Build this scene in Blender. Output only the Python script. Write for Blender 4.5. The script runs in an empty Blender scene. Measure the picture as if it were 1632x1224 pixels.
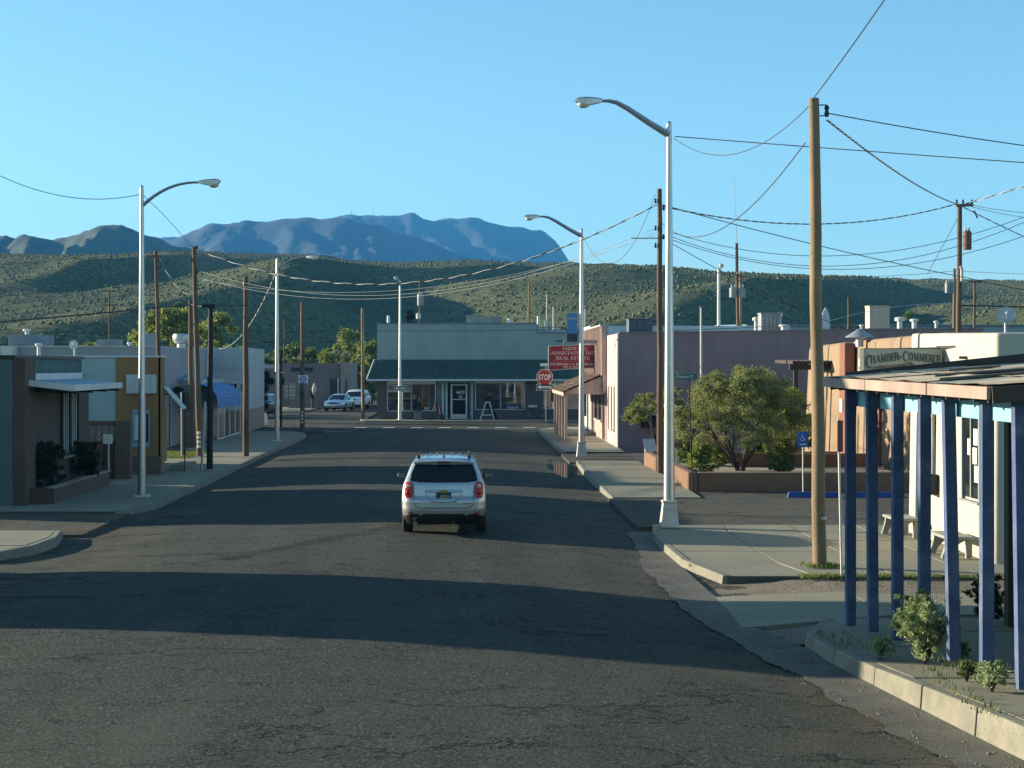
import bpy, bmesh, math, random
import numpy as np
from mathutils import Vector, Matrix
R = math.radians
random.seed(7)
rng = np.random.default_rng(7)
S = bpy.context.scene
C = S.collection

# ------------------------------------------------------------------ camera, sky, sun, exposure
CAM_H = 3.75          # metres above the street
F = 2800.0            # focal length in photo pixels (1632 wide)
CX, CY = 745.0, 582.0 # vanishing point of the street in the photo
cd = bpy.data.cameras.new('camera')
cd.sensor_width = 36.0
cd.lens = 36.0 * F / 1632.0
cd.shift_x = (816.0 - CX) / 1632.0
cd.shift_y = -(612.0 - CY) / 1632.0
cd.clip_start = 0.1
cd.clip_end = 20000.0
cam = bpy.data.objects.new('camera', cd)
cam.location = (0, 0, CAM_H)
cam.rotation_euler = (R(90), 0, 0)
C.objects.link(cam)
S.camera = cam

SUN_EL = R(12.5)
SUN_DIR = Vector((-1.0, 0.33, 0.0)).normalized() * math.cos(SUN_EL) + Vector((0, 0, math.sin(SUN_EL)))
W = bpy.data.worlds.new('World')
S.world = W
W.use_nodes = True
wn, wl = W.node_tree.nodes, W.node_tree.links
wn.clear()
sky = wn.new('ShaderNodeTexSky')
sky.sky_type = 'NISHITA'
sky.sun_disc = False
sky.sun_elevation = SUN_EL
sky.sun_rotation = math.atan2(SUN_DIR.x, SUN_DIR.y)
sky.altitude = 1300.0
sky.air_density = 1.0
sky.dust_density = 0.5
sky.ozone_density = 4.0
bg = wn.new('ShaderNodeBackground')
bg.inputs['Strength'].default_value = 0.103
wo = wn.new('ShaderNodeOutputWorld')
# white balance of the daylight: a little less blue, a little more green, the same over the whole sky
wb = wn.new('ShaderNodeMix'); wb.data_type = 'RGBA'; wb.blend_type = 'MULTIPLY'; wb.inputs[0].default_value = 1.0
wb.inputs[7].default_value = (1.06, 1.09, 0.87, 1)
wl.new(sky.outputs[0], wb.inputs[6]); wl.new(wb.outputs[2], bg.inputs['Color'])
wl.new(bg.outputs[0], wo.inputs['Surface'])

sd = bpy.data.lights.new('sun', 'SUN')
sd.energy = 5.0
sd.angle = R(0.5)
sd.color = (1.0, 0.89, 0.69)
sun = bpy.data.objects.new('sun', sd)
sun.rotation_euler = SUN_DIR.to_track_quat('Z', 'Y').to_euler()
sun.location = (-60, 40, 60)
C.objects.link(sun)

S.view_settings.view_transform = 'Standard'
S.view_settings.look = 'None'
S.view_settings.exposure = 1.35
S.view_settings.gamma = 1.0
S.view_settings.use_curve_mapping = False
S.cycles.max_bounces = 6
S.cycles.diffuse_bounces = 3
S.cycles.glossy_bounces = 3
S.cycles.transmission_bounces = 4
S.cycles.volume_bounces = 0
S.cycles.transparent_max_bounces = 8
S.cycles.use_denoising = True

# ------------------------------------------------------------------ helpers
def P(x, y, Y):
    """photo pixel (1632 wide) at distance Y -> world point"""
    return Vector(((x - CX) / F * Y, Y, CAM_H - (y - CY) / F * Y))

def G(x, y, z=0.0):
    """photo pixel on a level z -> world point"""
    return P(x, y, F * (CAM_H - z) / (y - CY))

def perlin(x, y, seed=0):
    x = np.asarray(x, float); y = np.asarray(y, float)
    xi = np.floor(x).astype(np.int64); yi = np.floor(y).astype(np.int64)
    xf = x - xi; yf = y - yi
    def grad(ix, iy):
        h = (ix * 374761393 + iy * 668265263 + seed * 974711) & 0xFFFFFFFF
        h = ((h ^ (h >> 13)) * 1274126177) & 0xFFFFFFFF
        h = h ^ (h >> 16)
        a = (h & 1023) / 1024.0 * 2 * math.pi
        return np.cos(a), np.sin(a)
    u = xf * xf * xf * (xf * (xf * 6 - 15) + 10); v = yf * yf * yf * (yf * (yf * 6 - 15) + 10)
    def d(ox, oy):
        gx, gy = grad(xi + ox, yi + oy)
        return gx * (xf - ox) + gy * (yf - oy)
    a = d(0, 0) * (1 - u) + d(1, 0) * u
    b = d(0, 1) * (1 - u) + d(1, 1) * u
    return (a * (1 - v) + b * v) * 1.5

def fbm(x, y, octv=4, seed=0, gain=0.5):
    t = 0; a = 1.0; f = 1.0
    for k in range(octv):
        t = t + a * perlin(x * f, y * f, seed + k * 17); a *= gain; f *= 2.03
    return t

def ridged(x, y, octv=4, seed=0):
    t = 0; a = 1.0; f = 1.0; n = 0
    for k in range(octv):
        t = t + a * (1 - np.abs(perlin(x * f, y * f, seed + k * 31)) * 1.6); n += a; a *= 0.5; f *= 2.1
    return t / n

def sstep(a, b, x):
    t = np.clip((x - a) / (b - a), 0, 1)
    return t * t * (3 - 2 * t)

class MB:
    """collects simple shapes into one mesh"""
    def __init__(s): s.v = []; s.f = []
    def add(s, vs, fs):
        n = len(s.v); s.v.extend([tuple(p) for p in vs]); s.f.extend([tuple(i + n for i in f) for f in fs]); return s
    def box(s, x0, x1, y0, y1, z0, z1):
        v = [(x0, y0, z0), (x1, y0, z0), (x1, y1, z0), (x0, y1, z0), (x0, y0, z1), (x1, y0, z1), (x1, y1, z1), (x0, y1, z1)]
        return s.add(v, [(0, 3, 2, 1), (4, 5, 6, 7), (0, 1, 5, 4), (1, 2, 6, 5), (2, 3, 7, 6), (3, 0, 4, 7)])
    def hexa(s, b, t):
        """four bottom points, four top points (counter-clockwise from above)"""
        return s.add(list(b) + list(t), [(0, 3, 2, 1), (4, 5, 6, 7), (0, 1, 5, 4), (1, 2, 6, 5), (2, 3, 7, 6), (3, 0, 4, 7)])
    def beam(s, p, q, w, h, up=(0, 0, 1)):
        p = Vector(p); q = Vector(q); d = (q - p).normalized(); u = Vector(up)
        a = d.cross(u)
        if a.length < 1e-4: a = d.cross(Vector((0, 1, 0)))
        a.normalize(); u = a.cross(d).normalized()
        a *= w / 2; u *= h / 2
        v = [p - a - u, p + a - u, p + a + u, p - a + u, q - a - u, q + a - u, q + a + u, q - a + u]
        return s.add(v, [(0, 1, 2, 3), (7, 6, 5, 4), (0, 4, 5, 1), (1, 5, 6, 2), (2, 6, 7, 3), (3, 7, 4, 0)])
    def tube(s, pts, r, n=8, cap=True):
        pts = [Vector(p) for p in pts]; m = len(pts)
        rr = r if isinstance(r, (list, tuple)) else [r] * m
        base = len(s.v); ref = None
        for i, p in enumerate(pts):
            d = (pts[min(i + 1, m - 1)] - pts[max(i - 1, 0)]).normalized()
            if ref is None:
                ref = Vector((0, 0, 1)) if abs(d.z) < 0.9 else Vector((1, 0, 0))
            a = d.cross(ref)
            if a.length < 1e-5: a = d.cross(Vector((0, 1, 0)))
            a.normalize(); b = a.cross(d).normalized(); ref = b
            for k in range(n):
                t = 2 * math.pi * k / n
                s.v.append(tuple(p + (a * math.cos(t) + b * math.sin(t)) * rr[i]))
        for i in range(m - 1):
            for k in range(n):
                k2 = (k + 1) % n
                s.f.append((base + i * n + k, base + (i + 1) * n + k, base + (i + 1) * n + k2, base + i * n + k2))
        if cap:
            s.f.append(tuple(base + k for k in range(n)))
            s.f.append(tuple(base + (m - 1) * n + k for k in reversed(range(n))))
        return s
    def lathe(s, prof, c=(0, 0, 0), n=16):
        """profile of (radius, z) about a vertical axis"""
        base = len(s.v); m = len(prof)
        for (r, z) in prof:
            for k in range(n):
                t = 2 * math.pi * k / n
                s.v.append((c[0] + r * math.cos(t), c[1] + r * math.sin(t), c[2] + z))
        for i in range(m - 1):
            for k in range(n):
                k2 = (k + 1) % n
                s.f.append((base + i * n + k, base + i * n + k2, base + (i + 1) * n + k2, base + (i + 1) * n + k))
        s.f.append(tuple(base + k for k in reversed(range(n))))
        s.f.append(tuple(base + (m - 1) * n + k for k in range(n)))
        return s
    def ball(s, c, r, n=10, m=6):
        rx, ry, rz = r if isinstance(r, (list, tuple)) else (r, r, r)
        base = len(s.v)
        for i in range(1, m):
            a = math.pi * i / m
            for k in range(n):
                t = 2 * math.pi * k / n
                s.v.append((c[0] + rx * math.sin(a) * math.cos(t), c[1] + ry * math.sin(a) * math.sin(t), c[2] + rz * math.cos(a)))
        s.v.append((c[0], c[1], c[2] + rz)); s.v.append((c[0], c[1], c[2] - rz))
        T = len(s.v) - 2; B = len(s.v) - 1
        for i in range(m - 2):
            for k in range(n):
                k2 = (k + 1) % n
                s.f.append((base + i * n + k, base + (i + 1) * n + k, base + (i + 1) * n + k2, base + i * n + k2))
        for k in range(n):
            k2 = (k + 1) % n
            s.f.append((T, base + k, base + k2)); s.f.append((B, base + (m - 2) * n + k2, base + (m - 2) * n + k))
        return s
    def prism(s, poly, off):
        """planar polygon (3D points) extruded by the vector off"""
        n = len(poly); off = Vector(off)
        v = [Vector(p) for p in poly] + [Vector(p) + off for p in poly]
        return s.add(v, [tuple(range(n))[::-1], tuple(range(n, 2 * n))] + [(i, (i + 1) % n, n + (i + 1) % n, n + i) for i in range(n)])
    def mesh(s, name):
        me = bpy.data.meshes.new(name); me.from_pydata(s.v, [], s.f); me.update(); return me

def finish(me, m, smooth=None, bev=0.0):
    if bev or True:
        bm = bmesh.new(); bm.from_mesh(me)
        bmesh.ops.recalc_face_normals(bm, faces=bm.faces)
        if bev:
            es = [e for e in bm.edges if len(e.link_faces) == 2 and e.calc_face_angle(0) > 0.6]
            bmesh.ops.bevel(bm, geom=es, offset=bev, segments=2, affect='EDGES', profile=0.6, clamp_overlap=True)
        bm.to_mesh(me); bm.free()
    if m: me.materials.append(m)
    if smooth is not None:
        me.polygons.foreach_set('use_smooth', [True] * len(me.polygons))
        try: me.set_sharp_from_angle(angle=R(smooth))
        except Exception: pass
    me.update()

def thing(name, label, cat, loc=(0, 0, 0), group=None):
    o = bpy.data.objects.new(name, None); o.empty_display_size = 0.2
    o.location = loc; C.objects.link(o)
    o['label'] = label; o['category'] = cat
    if group: o['group'] = group
    return o

def root_loc(o):
    v = Vector((0, 0, 0))
    while o is not None: v = v + o.location; o = o.parent
    return v

def part(name, mb, m, parent, label=None, smooth=None, bev=0.0, kind=None, loc=None):
    """one mesh object, given in world coordinates, under its parent"""
    me = mb.mesh(name) if isinstance(mb, MB) else mb
    base = root_loc(parent) if parent else Vector((0, 0, 0))
    l = Vector(loc) - base if loc is not None else Vector((0, 0, 0))
    me.transform(Matrix.Translation(-(base + l)))
    finish(me, m, smooth, bev)
    o = bpy.data.objects.new(name, me); o.location = l
    C.objects.link(o)
    if parent: o.parent = parent
    if label: o['label'] = label
    if kind: o['kind'] = kind
    return o

def solo(name, mb, m, label, cat, group=None, smooth=None, bev=0.0, loc=None):
    """a thing that is one mesh"""
    if loc is None:
        vs = np.array(mb.v); loc = ((vs[:, 0].min() + vs[:, 0].max()) / 2, (vs[:, 1].min() + vs[:, 1].max()) / 2, vs[:, 2].min())
    o = part(name, mb, m, None, smooth=smooth, bev=bev, loc=loc)
    o['label'] = label; o['category'] = cat
    if group: o['group'] = group
    return o

def struct(name, mb, m, smooth=None, bev=0.0):
    o = part(name, mb, m, None, smooth=smooth, bev=bev); o['kind'] = 'structure'; return o

def copy_tree(o, parent=None):
    c = o.copy(); C.objects.link(c)
    c.parent = parent
    for ch in o.children: copy_tree(ch, c)
    return c

def grid_mesh(name, X, Y, Z):
    ny, nx = X.shape
    v = np.stack([X, Y, Z], -1).reshape(-1, 3)
    i = np.arange(ny * nx).reshape(ny, nx)
    f = np.stack([i[:-1, :-1], i[:-1, 1:], i[1:, 1:], i[1:, :-1]], -1).reshape(-1, 4)
    return np_mesh(name, v, f)

def np_mesh(name, v, f):
    me = bpy.data.meshes.new(name)
    k = f.shape[1]
    me.vertices.add(len(v)); me.vertices.foreach_set('co', np.ascontiguousarray(v, dtype=np.float32).ravel())
    me.loops.add(f.size); me.loops.foreach_set('vertex_index', np.ascontiguousarray(f, dtype=np.int32).ravel())
    me.polygons.add(len(f)); me.polygons.foreach_set('loop_start', np.arange(0, f.size, k, dtype=np.int32))
    me.update(calc_edges=True); me.validate()
    return me

def raw(name, me, m, parent=None, smooth=True, kind=None):
    if m: me.materials.append(m)
    if smooth: me.polygons.foreach_set('use_smooth', [True] * len(me.polygons))
    o = bpy.data.objects.new(name, me); C.objects.link(o)
    if parent:
        me.transform(Matrix.Translation(-root_loc(parent))); o.parent = parent
    if kind: o['kind'] = kind
    return o

# ------------------------------------------------------------------ materials
def nn(t, typ, **kw):
    n = t.nodes.new(typ)
    for k, v in kw.items():
        if k in n.inputs: n.inputs[k].default_value = v
        else: setattr(n, k, v)
    return n

def mixc(t, fac, a, b, mode='MIX'):
    n = t.nodes.new('ShaderNodeMix'); n.data_type = 'RGBA'; n.blend_type = mode
    for i, v in ((0, fac), (6, a), (7, b)):
        if isinstance(v, bpy.types.NodeSocket): t.links.new(v, n.inputs[i])
        elif i == 0: n.inputs[0].default_value = v
        else: n.inputs[i].default_value = (*v, 1) if len(v) == 3 else v
    return n.outputs[2]

def ramp(t, src, p0, p1, c0=(0, 0, 0, 1), c1=(1, 1, 1, 1)):
    n = t.nodes.new('ShaderNodeValToRGB')
    n.color_ramp.elements[0].position = p0; n.color_ramp.elements[1].position = p1
    n.color_ramp.elements[0].color = c0; n.color_ramp.elements[1].color = c1
    t.links.new(src, n.inputs[0]); return n.outputs[0]

def coords(t, scale=(1, 1, 1), obj=False):
    m = t.nodes.new('ShaderNodeMapping'); m.inputs['Scale'].default_value = scale
    if obj:
        g = t.nodes.new('ShaderNodeTexCoord'); t.links.new(g.outputs['Object'], m.inputs[0])
    else:
        g = t.nodes.new('ShaderNodeNewGeometry'); t.links.new(g.outputs['Position'], m.inputs[0])
    return m.outputs[0]

def noise(t, vec, scale, detail=4, rough=0.55, dist=0.0):
    n = nn(t, 'ShaderNodeTexNoise', Scale=scale, Detail=detail, Roughness=rough, Distortion=dist)
    t.links.new(vec, n.inputs['Vector']); return n.outputs[0]

def mat(name, col, rough=0.7, metal=0.0, var=0.18, vscale=1.3, fine=0.1, fscale=25.0, bump=0.0, bscale=40.0,
        streak=0.0, dirt=None, dirt_amt=0.0, spec=None, obj=False, rvar=0.0, coat=0.0):
    m = bpy.data.materials.new(name); m.use_nodes = True
    t = m.node_tree; b = t.nodes['Principled BSDF']
    b.inputs['Roughness'].default_value = rough; b.inputs['Metallic'].default_value = metal
    if spec is not None: b.inputs['Specular IOR Level'].default_value = spec
    if coat: b.inputs['Coat Weight'].default_value = coat; b.inputs['Coat Roughness'].default_value = 0.04
    v = coords(t, obj=obj)
    c = tuple(0.92 * x for x in col)
    lo = tuple(x * (1 - var) for x in c); hi = tuple(min(1, x * (1 + var)) for x in c)
    out = mixc(t, ramp(t, noise(t, v, vscale, 5, 0.6), 0.3, 0.7), lo, hi)
    if fine:
        k = ramp(t, noise(t, v, fscale, 3, 0.6), 0.3, 0.7, (1 - fine,) * 3 + (1,), (1 + fine,) * 3 + (1,))
        out = mixc(t, 1.0, out, k, 'MULTIPLY')
    if streak:
        vs = coords(t, (1.1, 1.1, 0.22), obj)
        k = ramp(t, noise(t, vs, 1.6, 4, 0.6), 0.35, 0.75, (1, 1, 1, 1), (1 - streak,) * 3 + (1,))
        out = mixc(t, 1.0, out, k, 'MULTIPLY')
    if dirt_amt:
        out = mixc(t, ramp(t, noise(t, v, vscale * 0.6 + 0.2, 6, 0.65), 0.5, 0.72, (0, 0, 0, 1), (dirt_amt,) * 3 + (1,)), out, dirt)
    t.links.new(out, b.inputs['Base Color'])
    if rvar:
        mp = nn(t, 'ShaderNodeMapRange'); mp.inputs[3].default_value = max(0, rough - rvar); mp.inputs[4].default_value = min(1, rough + rvar)
        t.links.new(noise(t, v, vscale * 3, 4), mp.inputs[0]); t.links.new(mp.outputs[0], b.inputs['Roughness'])
    if bump:
        bn = nn(t, 'ShaderNodeBump', Strength=bump, Distance=0.02)
        t.links.new(noise(t, v, bscale, 4, 0.6), bn.inputs['Height']); t.links.new(bn.outputs[0], b.inputs['Normal'])
    return m

def glass_mat(name, col=(0.02, 0.025, 0.03), rough=0.06, spec=0.5):
    m = bpy.data.materials.new(name); m.use_nodes = True
    b = m.node_tree.nodes['Principled BSDF']
    b.inputs['Base Color'].default_value = (*col, 1); b.inputs['Roughness'].default_value = rough
    b.inputs['Specular IOR Level'].default_value = spec
    return m

def clear_glass(name, tint=(0.75, 0.8, 0.8)):
    """thin window pane: mostly clear, mirror-like at grazing angles"""
    m = bpy.data.materials.new(name); m.use_nodes = True
    t = m.node_tree; t.nodes.clear()
    o = t.nodes.new('ShaderNodeOutputMaterial'); mx = t.nodes.new('ShaderNodeMixShader')
    tr = nn(t, 'ShaderNodeBsdfTransparent', Color=(*tint, 1)); gl = nn(t, 'ShaderNodeBsdfGlossy', Color=(0.9, 0.9, 0.9, 1), Roughness=0.02)
    fr = nn(t, 'ShaderNodeFresnel', IOR=1.5)
    ad = nn(t, 'ShaderNodeMath', operation='MULTIPLY_ADD'); ad.inputs[1].default_value = 1.0; ad.inputs[2].default_value = 0.06
    t.links.new(fr.outputs[0], ad.inputs[0]); t.links.new(ad.outputs[0], mx.inputs[0])
    t.links.new(tr.outputs[0], mx.inputs[1]); t.links.new(gl.outputs[0], mx.inputs[2]); t.links.new(mx.outputs[0], o.inputs[0])
    return m

def block_mat(name, c1, c2, mortar, bw, bh, msize=0.012, rough=0.85, axis='XZ', bump=0.4):
    """far masonry: too small to pick apart, so courses live in the material"""
    m = bpy.data.materials.new(name); m.use_nodes = True
    t = m.node_tree; b = t.nodes['Principled BSDF']; b.inputs['Roughness'].default_value = rough
    g = t.nodes.new('ShaderNodeNewGeometry'); sp = t.nodes.new('ShaderNodeSeparateXYZ'); cb = t.nodes.new('ShaderNodeCombineXYZ')
    t.links.new(g.outputs['Position'], sp.inputs[0])
    ad = nn(t, 'ShaderNodeMath', operation='ADD')
    t.links.new(sp.outputs[0], ad.inputs[0]); t.links.new(sp.outputs[1], ad.inputs[1])
    t.links.new(ad.outputs[0], cb.inputs[0]); t.links.new(sp.outputs[2], cb.inputs[1])
    br = nn(t, 'ShaderNodeTexBrick', Scale=1.0); br.offset = 0.5
    br.inputs['Color1'].default_value = (*c1, 1); br.inputs['Color2'].default_value = (*c2, 1); br.inputs['Mortar'].default_value = (*mortar, 1)
    br.inputs['Mortar Size'].default_value = msize; br.inputs['Brick Width'].default_value = bw; br.inputs['Row Height'].default_value = bh
    t.links.new(cb.outputs[0], br.inputs['Vector'])
    k = ramp(t, noise(t, g.outputs['Position'], 1.1, 5), 0.3, 0.7, (0.78, 0.78, 0.78, 1), (1.12, 1.12, 1.12, 1))
    t.links.new(mixc(t, 1.0, br.outputs[0], k, 'MULTIPLY'), b.inputs['Base Color'])
    bn = nn(t, 'ShaderNodeBump', Strength=bump, Distance=0.01); bn.invert = True
    t.links.new(br.outputs['Fac'], bn.inputs['Height']); t.links.new(bn.outputs[0], b.inputs['Normal'])
    return m

def leaf_mat(name, c0, c1, trans=0.25, rough=0.6):
    m = bpy.data.materials.new(name); m.use_nodes = True
    t = m.node_tree; b = t.nodes['Principled BSDF']; b.inputs['Roughness'].default_value = rough
    b.inputs['Specular IOR Level'].default_value = 0.25
    g = t.nodes.new('ShaderNodeNewGeometry')
    k = ramp(t, noise(t, g.outputs['Position'], 1.4, 3), 0.35, 0.65)
    mx = mixc(t, k, c0, c1)
    k2 = ramp(t, g.outputs['Random Per Island'], 0, 1, (0.7, 0.7, 0.7, 1), (1.3, 1.3, 1.3, 1))
    col = mixc(t, 1.0, mx, k2, 'MULTIPLY')
    t.links.new(col, b.inputs['Base Color'])
    if trans:
        tl = t.nodes.new('ShaderNodeBsdfTranslucent'); t.links.new(col, tl.inputs[0])
        ms = t.nodes.new('ShaderNodeMixShader'); ms.inputs[0].default_value = trans
        o = t.nodes['Material Output']
        t.links.new(b.outputs[0], ms.inputs[1]); t.links.new(tl.outputs[0], ms.inputs[2]); t.links.new(ms.outputs[0], o.inputs[0])
    return m

def text_mesh(body, width=None, height=None, bold=0.0, extrude=0.004):
    cu = bpy.data.curves.new('lettering', 'FONT'); cu.body = body; cu.size = 1.0; cu.extrude = 0.0; cu.offset = bold
    cu.resolution_u = 3
    ob = bpy.data.objects.new('tmp_lettering', cu)
    me = bpy.data.meshes.new_from_object(ob)
    bpy.data.objects.remove(ob); bpy.data.curves.remove(cu)
    n = len(me.vertices); co = np.empty(n * 3); me.vertices.foreach_get('co', co); co = co.reshape(-1, 3)
    mn = co.min(0); mxx = co.max(0)
    co -= (mn + mxx) / 2
    sx = width / (mxx[0] - mn[0]) if width else None
    sy = height / (mxx[1] - mn[1]) if height else None
    sx = sx or sy; sy = sy or sx
    co[:, 0] *= sx; co[:, 1] *= sy
    me.vertices.foreach_set('co', co.ravel()); me.update()
    return me

def lettering(body, c, width, height, m, parent, right=(1, 0, 0), up=(0, 0, 1), bold=0.0, name='lettering'):
    """flat print on a surface: centre c, reading along right"""
    me = text_mesh(body, width, height, bold)
    r = Vector(right).normalized(); u = Vector(up).normalized(); n = r.cross(u)
    M = Matrix.Translation(Vector(c)) @ Matrix((r, u, n)).transposed().to_4x4()
    me.transform(M)
    me.transform(Matrix.Translation(-root_loc(parent)))
    me.materials.clear(); me.materials.append(m)
    o = bpy.data.objects.new(name, me); C.objects.link(o); o.parent = parent
    return o
# ------------------------------------------------------------------ ground, streets, hills, mountains
def road_rise(Y): return 0.0016 * np.clip(26.0 - Y, 0, None) ** 2
def road_z(X, Y):
    t = np.clip(np.abs((X + 2.2) / 6.2), 0, 1)
    return 0.05 - 0.20 * t ** 2 + road_rise(Y)

def asphalt(name, base, old, crack=1.0, speck=1.0, patch=True):
    m = bpy.data.materials.new(name); m.use_nodes = True
    t = m.node_tree; b = t.nodes['Principled BSDF']; b.inputs['Roughness'].default_value = 0.9
    b.inputs['Specular IOR Level'].default_value = 0.2
    v = coords(t)
    big = ramp(t, noise(t, coords(t, (1, 0.45, 1)), 0.16, 5, 0.6), 0.35, 0.65)
    col = mixc(t, big, base, old)
    tr = ramp(t, noise(t, coords(t, (1.3, 0.05, 1)), 0.9, 3, 0.5), 0.35, 0.68, (0.78, 0.79, 0.80, 1), (1.16, 1.15, 1.1, 1))
    col = mixc(t, 1.0, col, tr, 'MULTIPLY')
    st = ramp(t, noise(t, v, 24, 4, 0.8), 0.50, 0.66, (0, 0, 0, 1), (0.75 * speck,) * 3 + (1,))
    col = mixc(t, st, col, (0.22, 0.22, 0.20))
    dk = ramp(t, noise(t, v, 15, 4, 0.8), 0.34, 0.50, (0.30, 0.30, 0.30, 1), (1, 1, 1, 1))
    col = mixc(t, 1.0, col, dk, 'MULTIPLY')
    if patch:
        sx = t.nodes.new('ShaderNodeSeparateXYZ'); g_ = t.nodes.new('ShaderNodeNewGeometry'); t.links.new(g_.outputs['Position'], sx.inputs[0])
        mr = t.nodes.new('ShaderNodeMath'); mr.operation = 'ABSOLUTE'; ax_ = nn(t, 'ShaderNodeMath', operation='ADD'); ax_.inputs[1].default_value = 2.2
        t.links.new(sx.outputs[0], ax_.inputs[0]); t.links.new(ax_.outputs[0], mr.inputs[0])
        mp = nn(t, 'ShaderNodeMapRange'); mp.inputs[1].default_value = 3.6; mp.inputs[2].default_value = 6.3; t.links.new(mr.outputs[0], mp.inputs[0])
        dn = ramp(t, noise(t, coords(t, (1, 0.7, 1)), 0.55, 6, 0.65), 0.42, 0.60)
        dm = mixc(t, 1.0, dn, mp.outputs[0], 'MULTIPLY')
        col = mixc(t, mixc(t, 1.0, dm, (0.75, 0.75, 0.75), 'MULTIPLY'), col, (0.115, 0.095, 0.062))
        pt = ramp(t, noise(t, coords(t, (0.9, 0.35, 1)), 0.42, 1, 0.4), 0.66, 0.675, (0, 0, 0, 1), (0.35, 0.35, 0.35, 1))
        col = mixc(t, pt, col, (0.085, 0.085, 0.07))
    # cracks: warped cells, long ones across the street
    wv = t.nodes.new('ShaderNodeVectorMath'); wv.operation = 'MULTIPLY_ADD'
    nz = nn(t, 'ShaderNodeTexNoise', Scale=1.1, Detail=5.0, Roughness=0.65); t.links.new(v, nz.inputs['Vector'])
    wv.inputs[1].default_value = (1.3, 1.3, 0)
    t.links.new(nz.outputs['Color'], wv.inputs[0]); t.links.new(coords(t, (0.26, 0.80, 0)), wv.inputs[2])
    vo = nn(t, 'ShaderNodeTexVoronoi', Scale=0.85, feature='DISTANCE_TO_EDGE'); t.links.new(wv.outputs[0], vo.inputs['Vector'])
    c1 = ramp(t, vo.outputs['Distance'], 0.004, 0.019, (1, 1, 1, 1), (0, 0, 0, 1))
    msk = ramp(t, noise(t, v, 0.6, 3), 0.33, 0.46)
    c1 = mixc(t, 1.0, c1, msk, 'MULTIPLY')
    wv2 = t.nodes.new('ShaderNodeVectorMath'); wv2.operation = 'MULTIPLY_ADD'
    nz2 = nn(t, 'ShaderNodeTexNoise', Scale=4.0, Detail=4.0, Roughness=0.6); t.links.new(v, nz2.inputs['Vector'])
    wv2.inputs[1].default_value = (0.35, 0.35, 0); t.links.new(nz2.outputs['Color'], wv2.inputs[0]); t.links.new(v, wv2.inputs[2])
    vo2 = nn(t, 'ShaderNodeTexVoronoi', Scale=2.4, feature='DISTANCE_TO_EDGE'); t.links.new(wv2.outputs[0], vo2.inputs['Vector'])
    c2 = ramp(t, vo2.outputs['Distance'], 0.008, 0.034, (1, 1, 1, 1), (0, 0, 0, 1))
    msk2 = ramp(t, noise(t, coords(t, (1, 0.6, 1)), 0.5, 4), 0.57, 0.63)
    c2 = mixc(t, 1.0, c2, msk2, 'MULTIPLY')
    cr = mixc(t, 1.0, c1, c2, 'ADD')
    cr = mixc(t, 1.0, cr, (crack,) * 3, 'MULTIPLY')
    col = mixc(t, cr, col, (0.015, 0.014, 0.013))
    t.links.new(col, b.inputs['Base Color'])
    hb = mixc(t, 0.45, ramp(t, noise(t, v, 26, 4, 0.75), 0.25, 0.75), ramp(t, noise(t, coords(t, (1, 1.6, 1)), 2.2, 5, 0.65), 0.2, 0.8))
    hs = mixc(t, cr, hb, (0.0, 0.0, 0.0))
    bn = nn(t, 'ShaderNodeBump', Strength=0.8, Distance=0.045)
    t.links.new(hs, bn.inputs['Height']); t.links.new(bn.outputs[0], b.inputs['Normal'])
    return m

M_road = asphalt('worn_asphalt', (0.027, 0.032, 0.0235), (0.056, 0.061, 0.043))
M_lot = asphalt('lot_asphalt', (0.062, 0.062, 0.05), (0.10, 0.098, 0.078), crack=0.8)
M_dirt = mat('dirt', (0.20, 0.155, 0.105), 0.95, var=0.3, vscale=0.4, fine=0.25, fscale=14, bump=0.5, bscale=18)
M_conc = mat('sidewalk_concrete', (0.25, 0.23, 0.155), 0.9, var=0.13, vscale=0.7, fine=0.12, fscale=35, bump=0.25, bscale=60, dirt=(0.2, 0.17, 0.125), dirt_amt=0.55)
M_kerb = mat('kerb_concrete', (0.225, 0.207, 0.15), 0.9, var=0.25, vscale=2.2, fine=0.15, fscale=30, bump=0.4, bscale=30, dirt=(0.17, 0.15, 0.115), dirt_amt=0.7)
M_joint = mat('joint_dirt', (0.10, 0.085, 0.065), 0.95)
M_line = mat('worn_white_paint', (0.5, 0.5, 0.47), 0.8, var=0.25, vscale=5, dirt=(0.12, 0.115, 0.1), dirt_amt=0.8)

# big ground sheet
xs = np.concatenate([np.linspace(-3400, -200, 24), np.linspace(-160, 160, 33), np.linspace(200, 3400, 24)])
ys = np.concatenate([np.linspace(-140, 240, 39), np.linspace(280, 5300, 50)])
X, Y = np.meshgrid(xs, ys)
o = raw('ground', grid_mesh('ground', X, Y, np.full_like(X, -0.34)), M_dirt, smooth=True, kind='structure')

# main street
xs = np.arange(-11.0, 5.61, 0.2); ys = np.concatenate([np.arange(-30, 60, 0.25), np.arange(60, 101.6, 0.5)])
X, Y = np.meshgrid(xs, ys)
Z = road_z(X, Y) + 0.018 * fbm(X * 0.35, Y * 0.22, 3, 3) + 0.006 * fbm(X * 1.8, Y * 1.8, 2, 9)
raw('road', grid_mesh('road', X, Y, Z), M_road, kind='structure')

def sheet(name, pts, m, z=None):
    mb = MB(); mb.prism([(p[0], p[1], p[2] if len(p) > 2 else z) for p in pts], (0, 0, -0.25)); return struct(name, mb, m)

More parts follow.
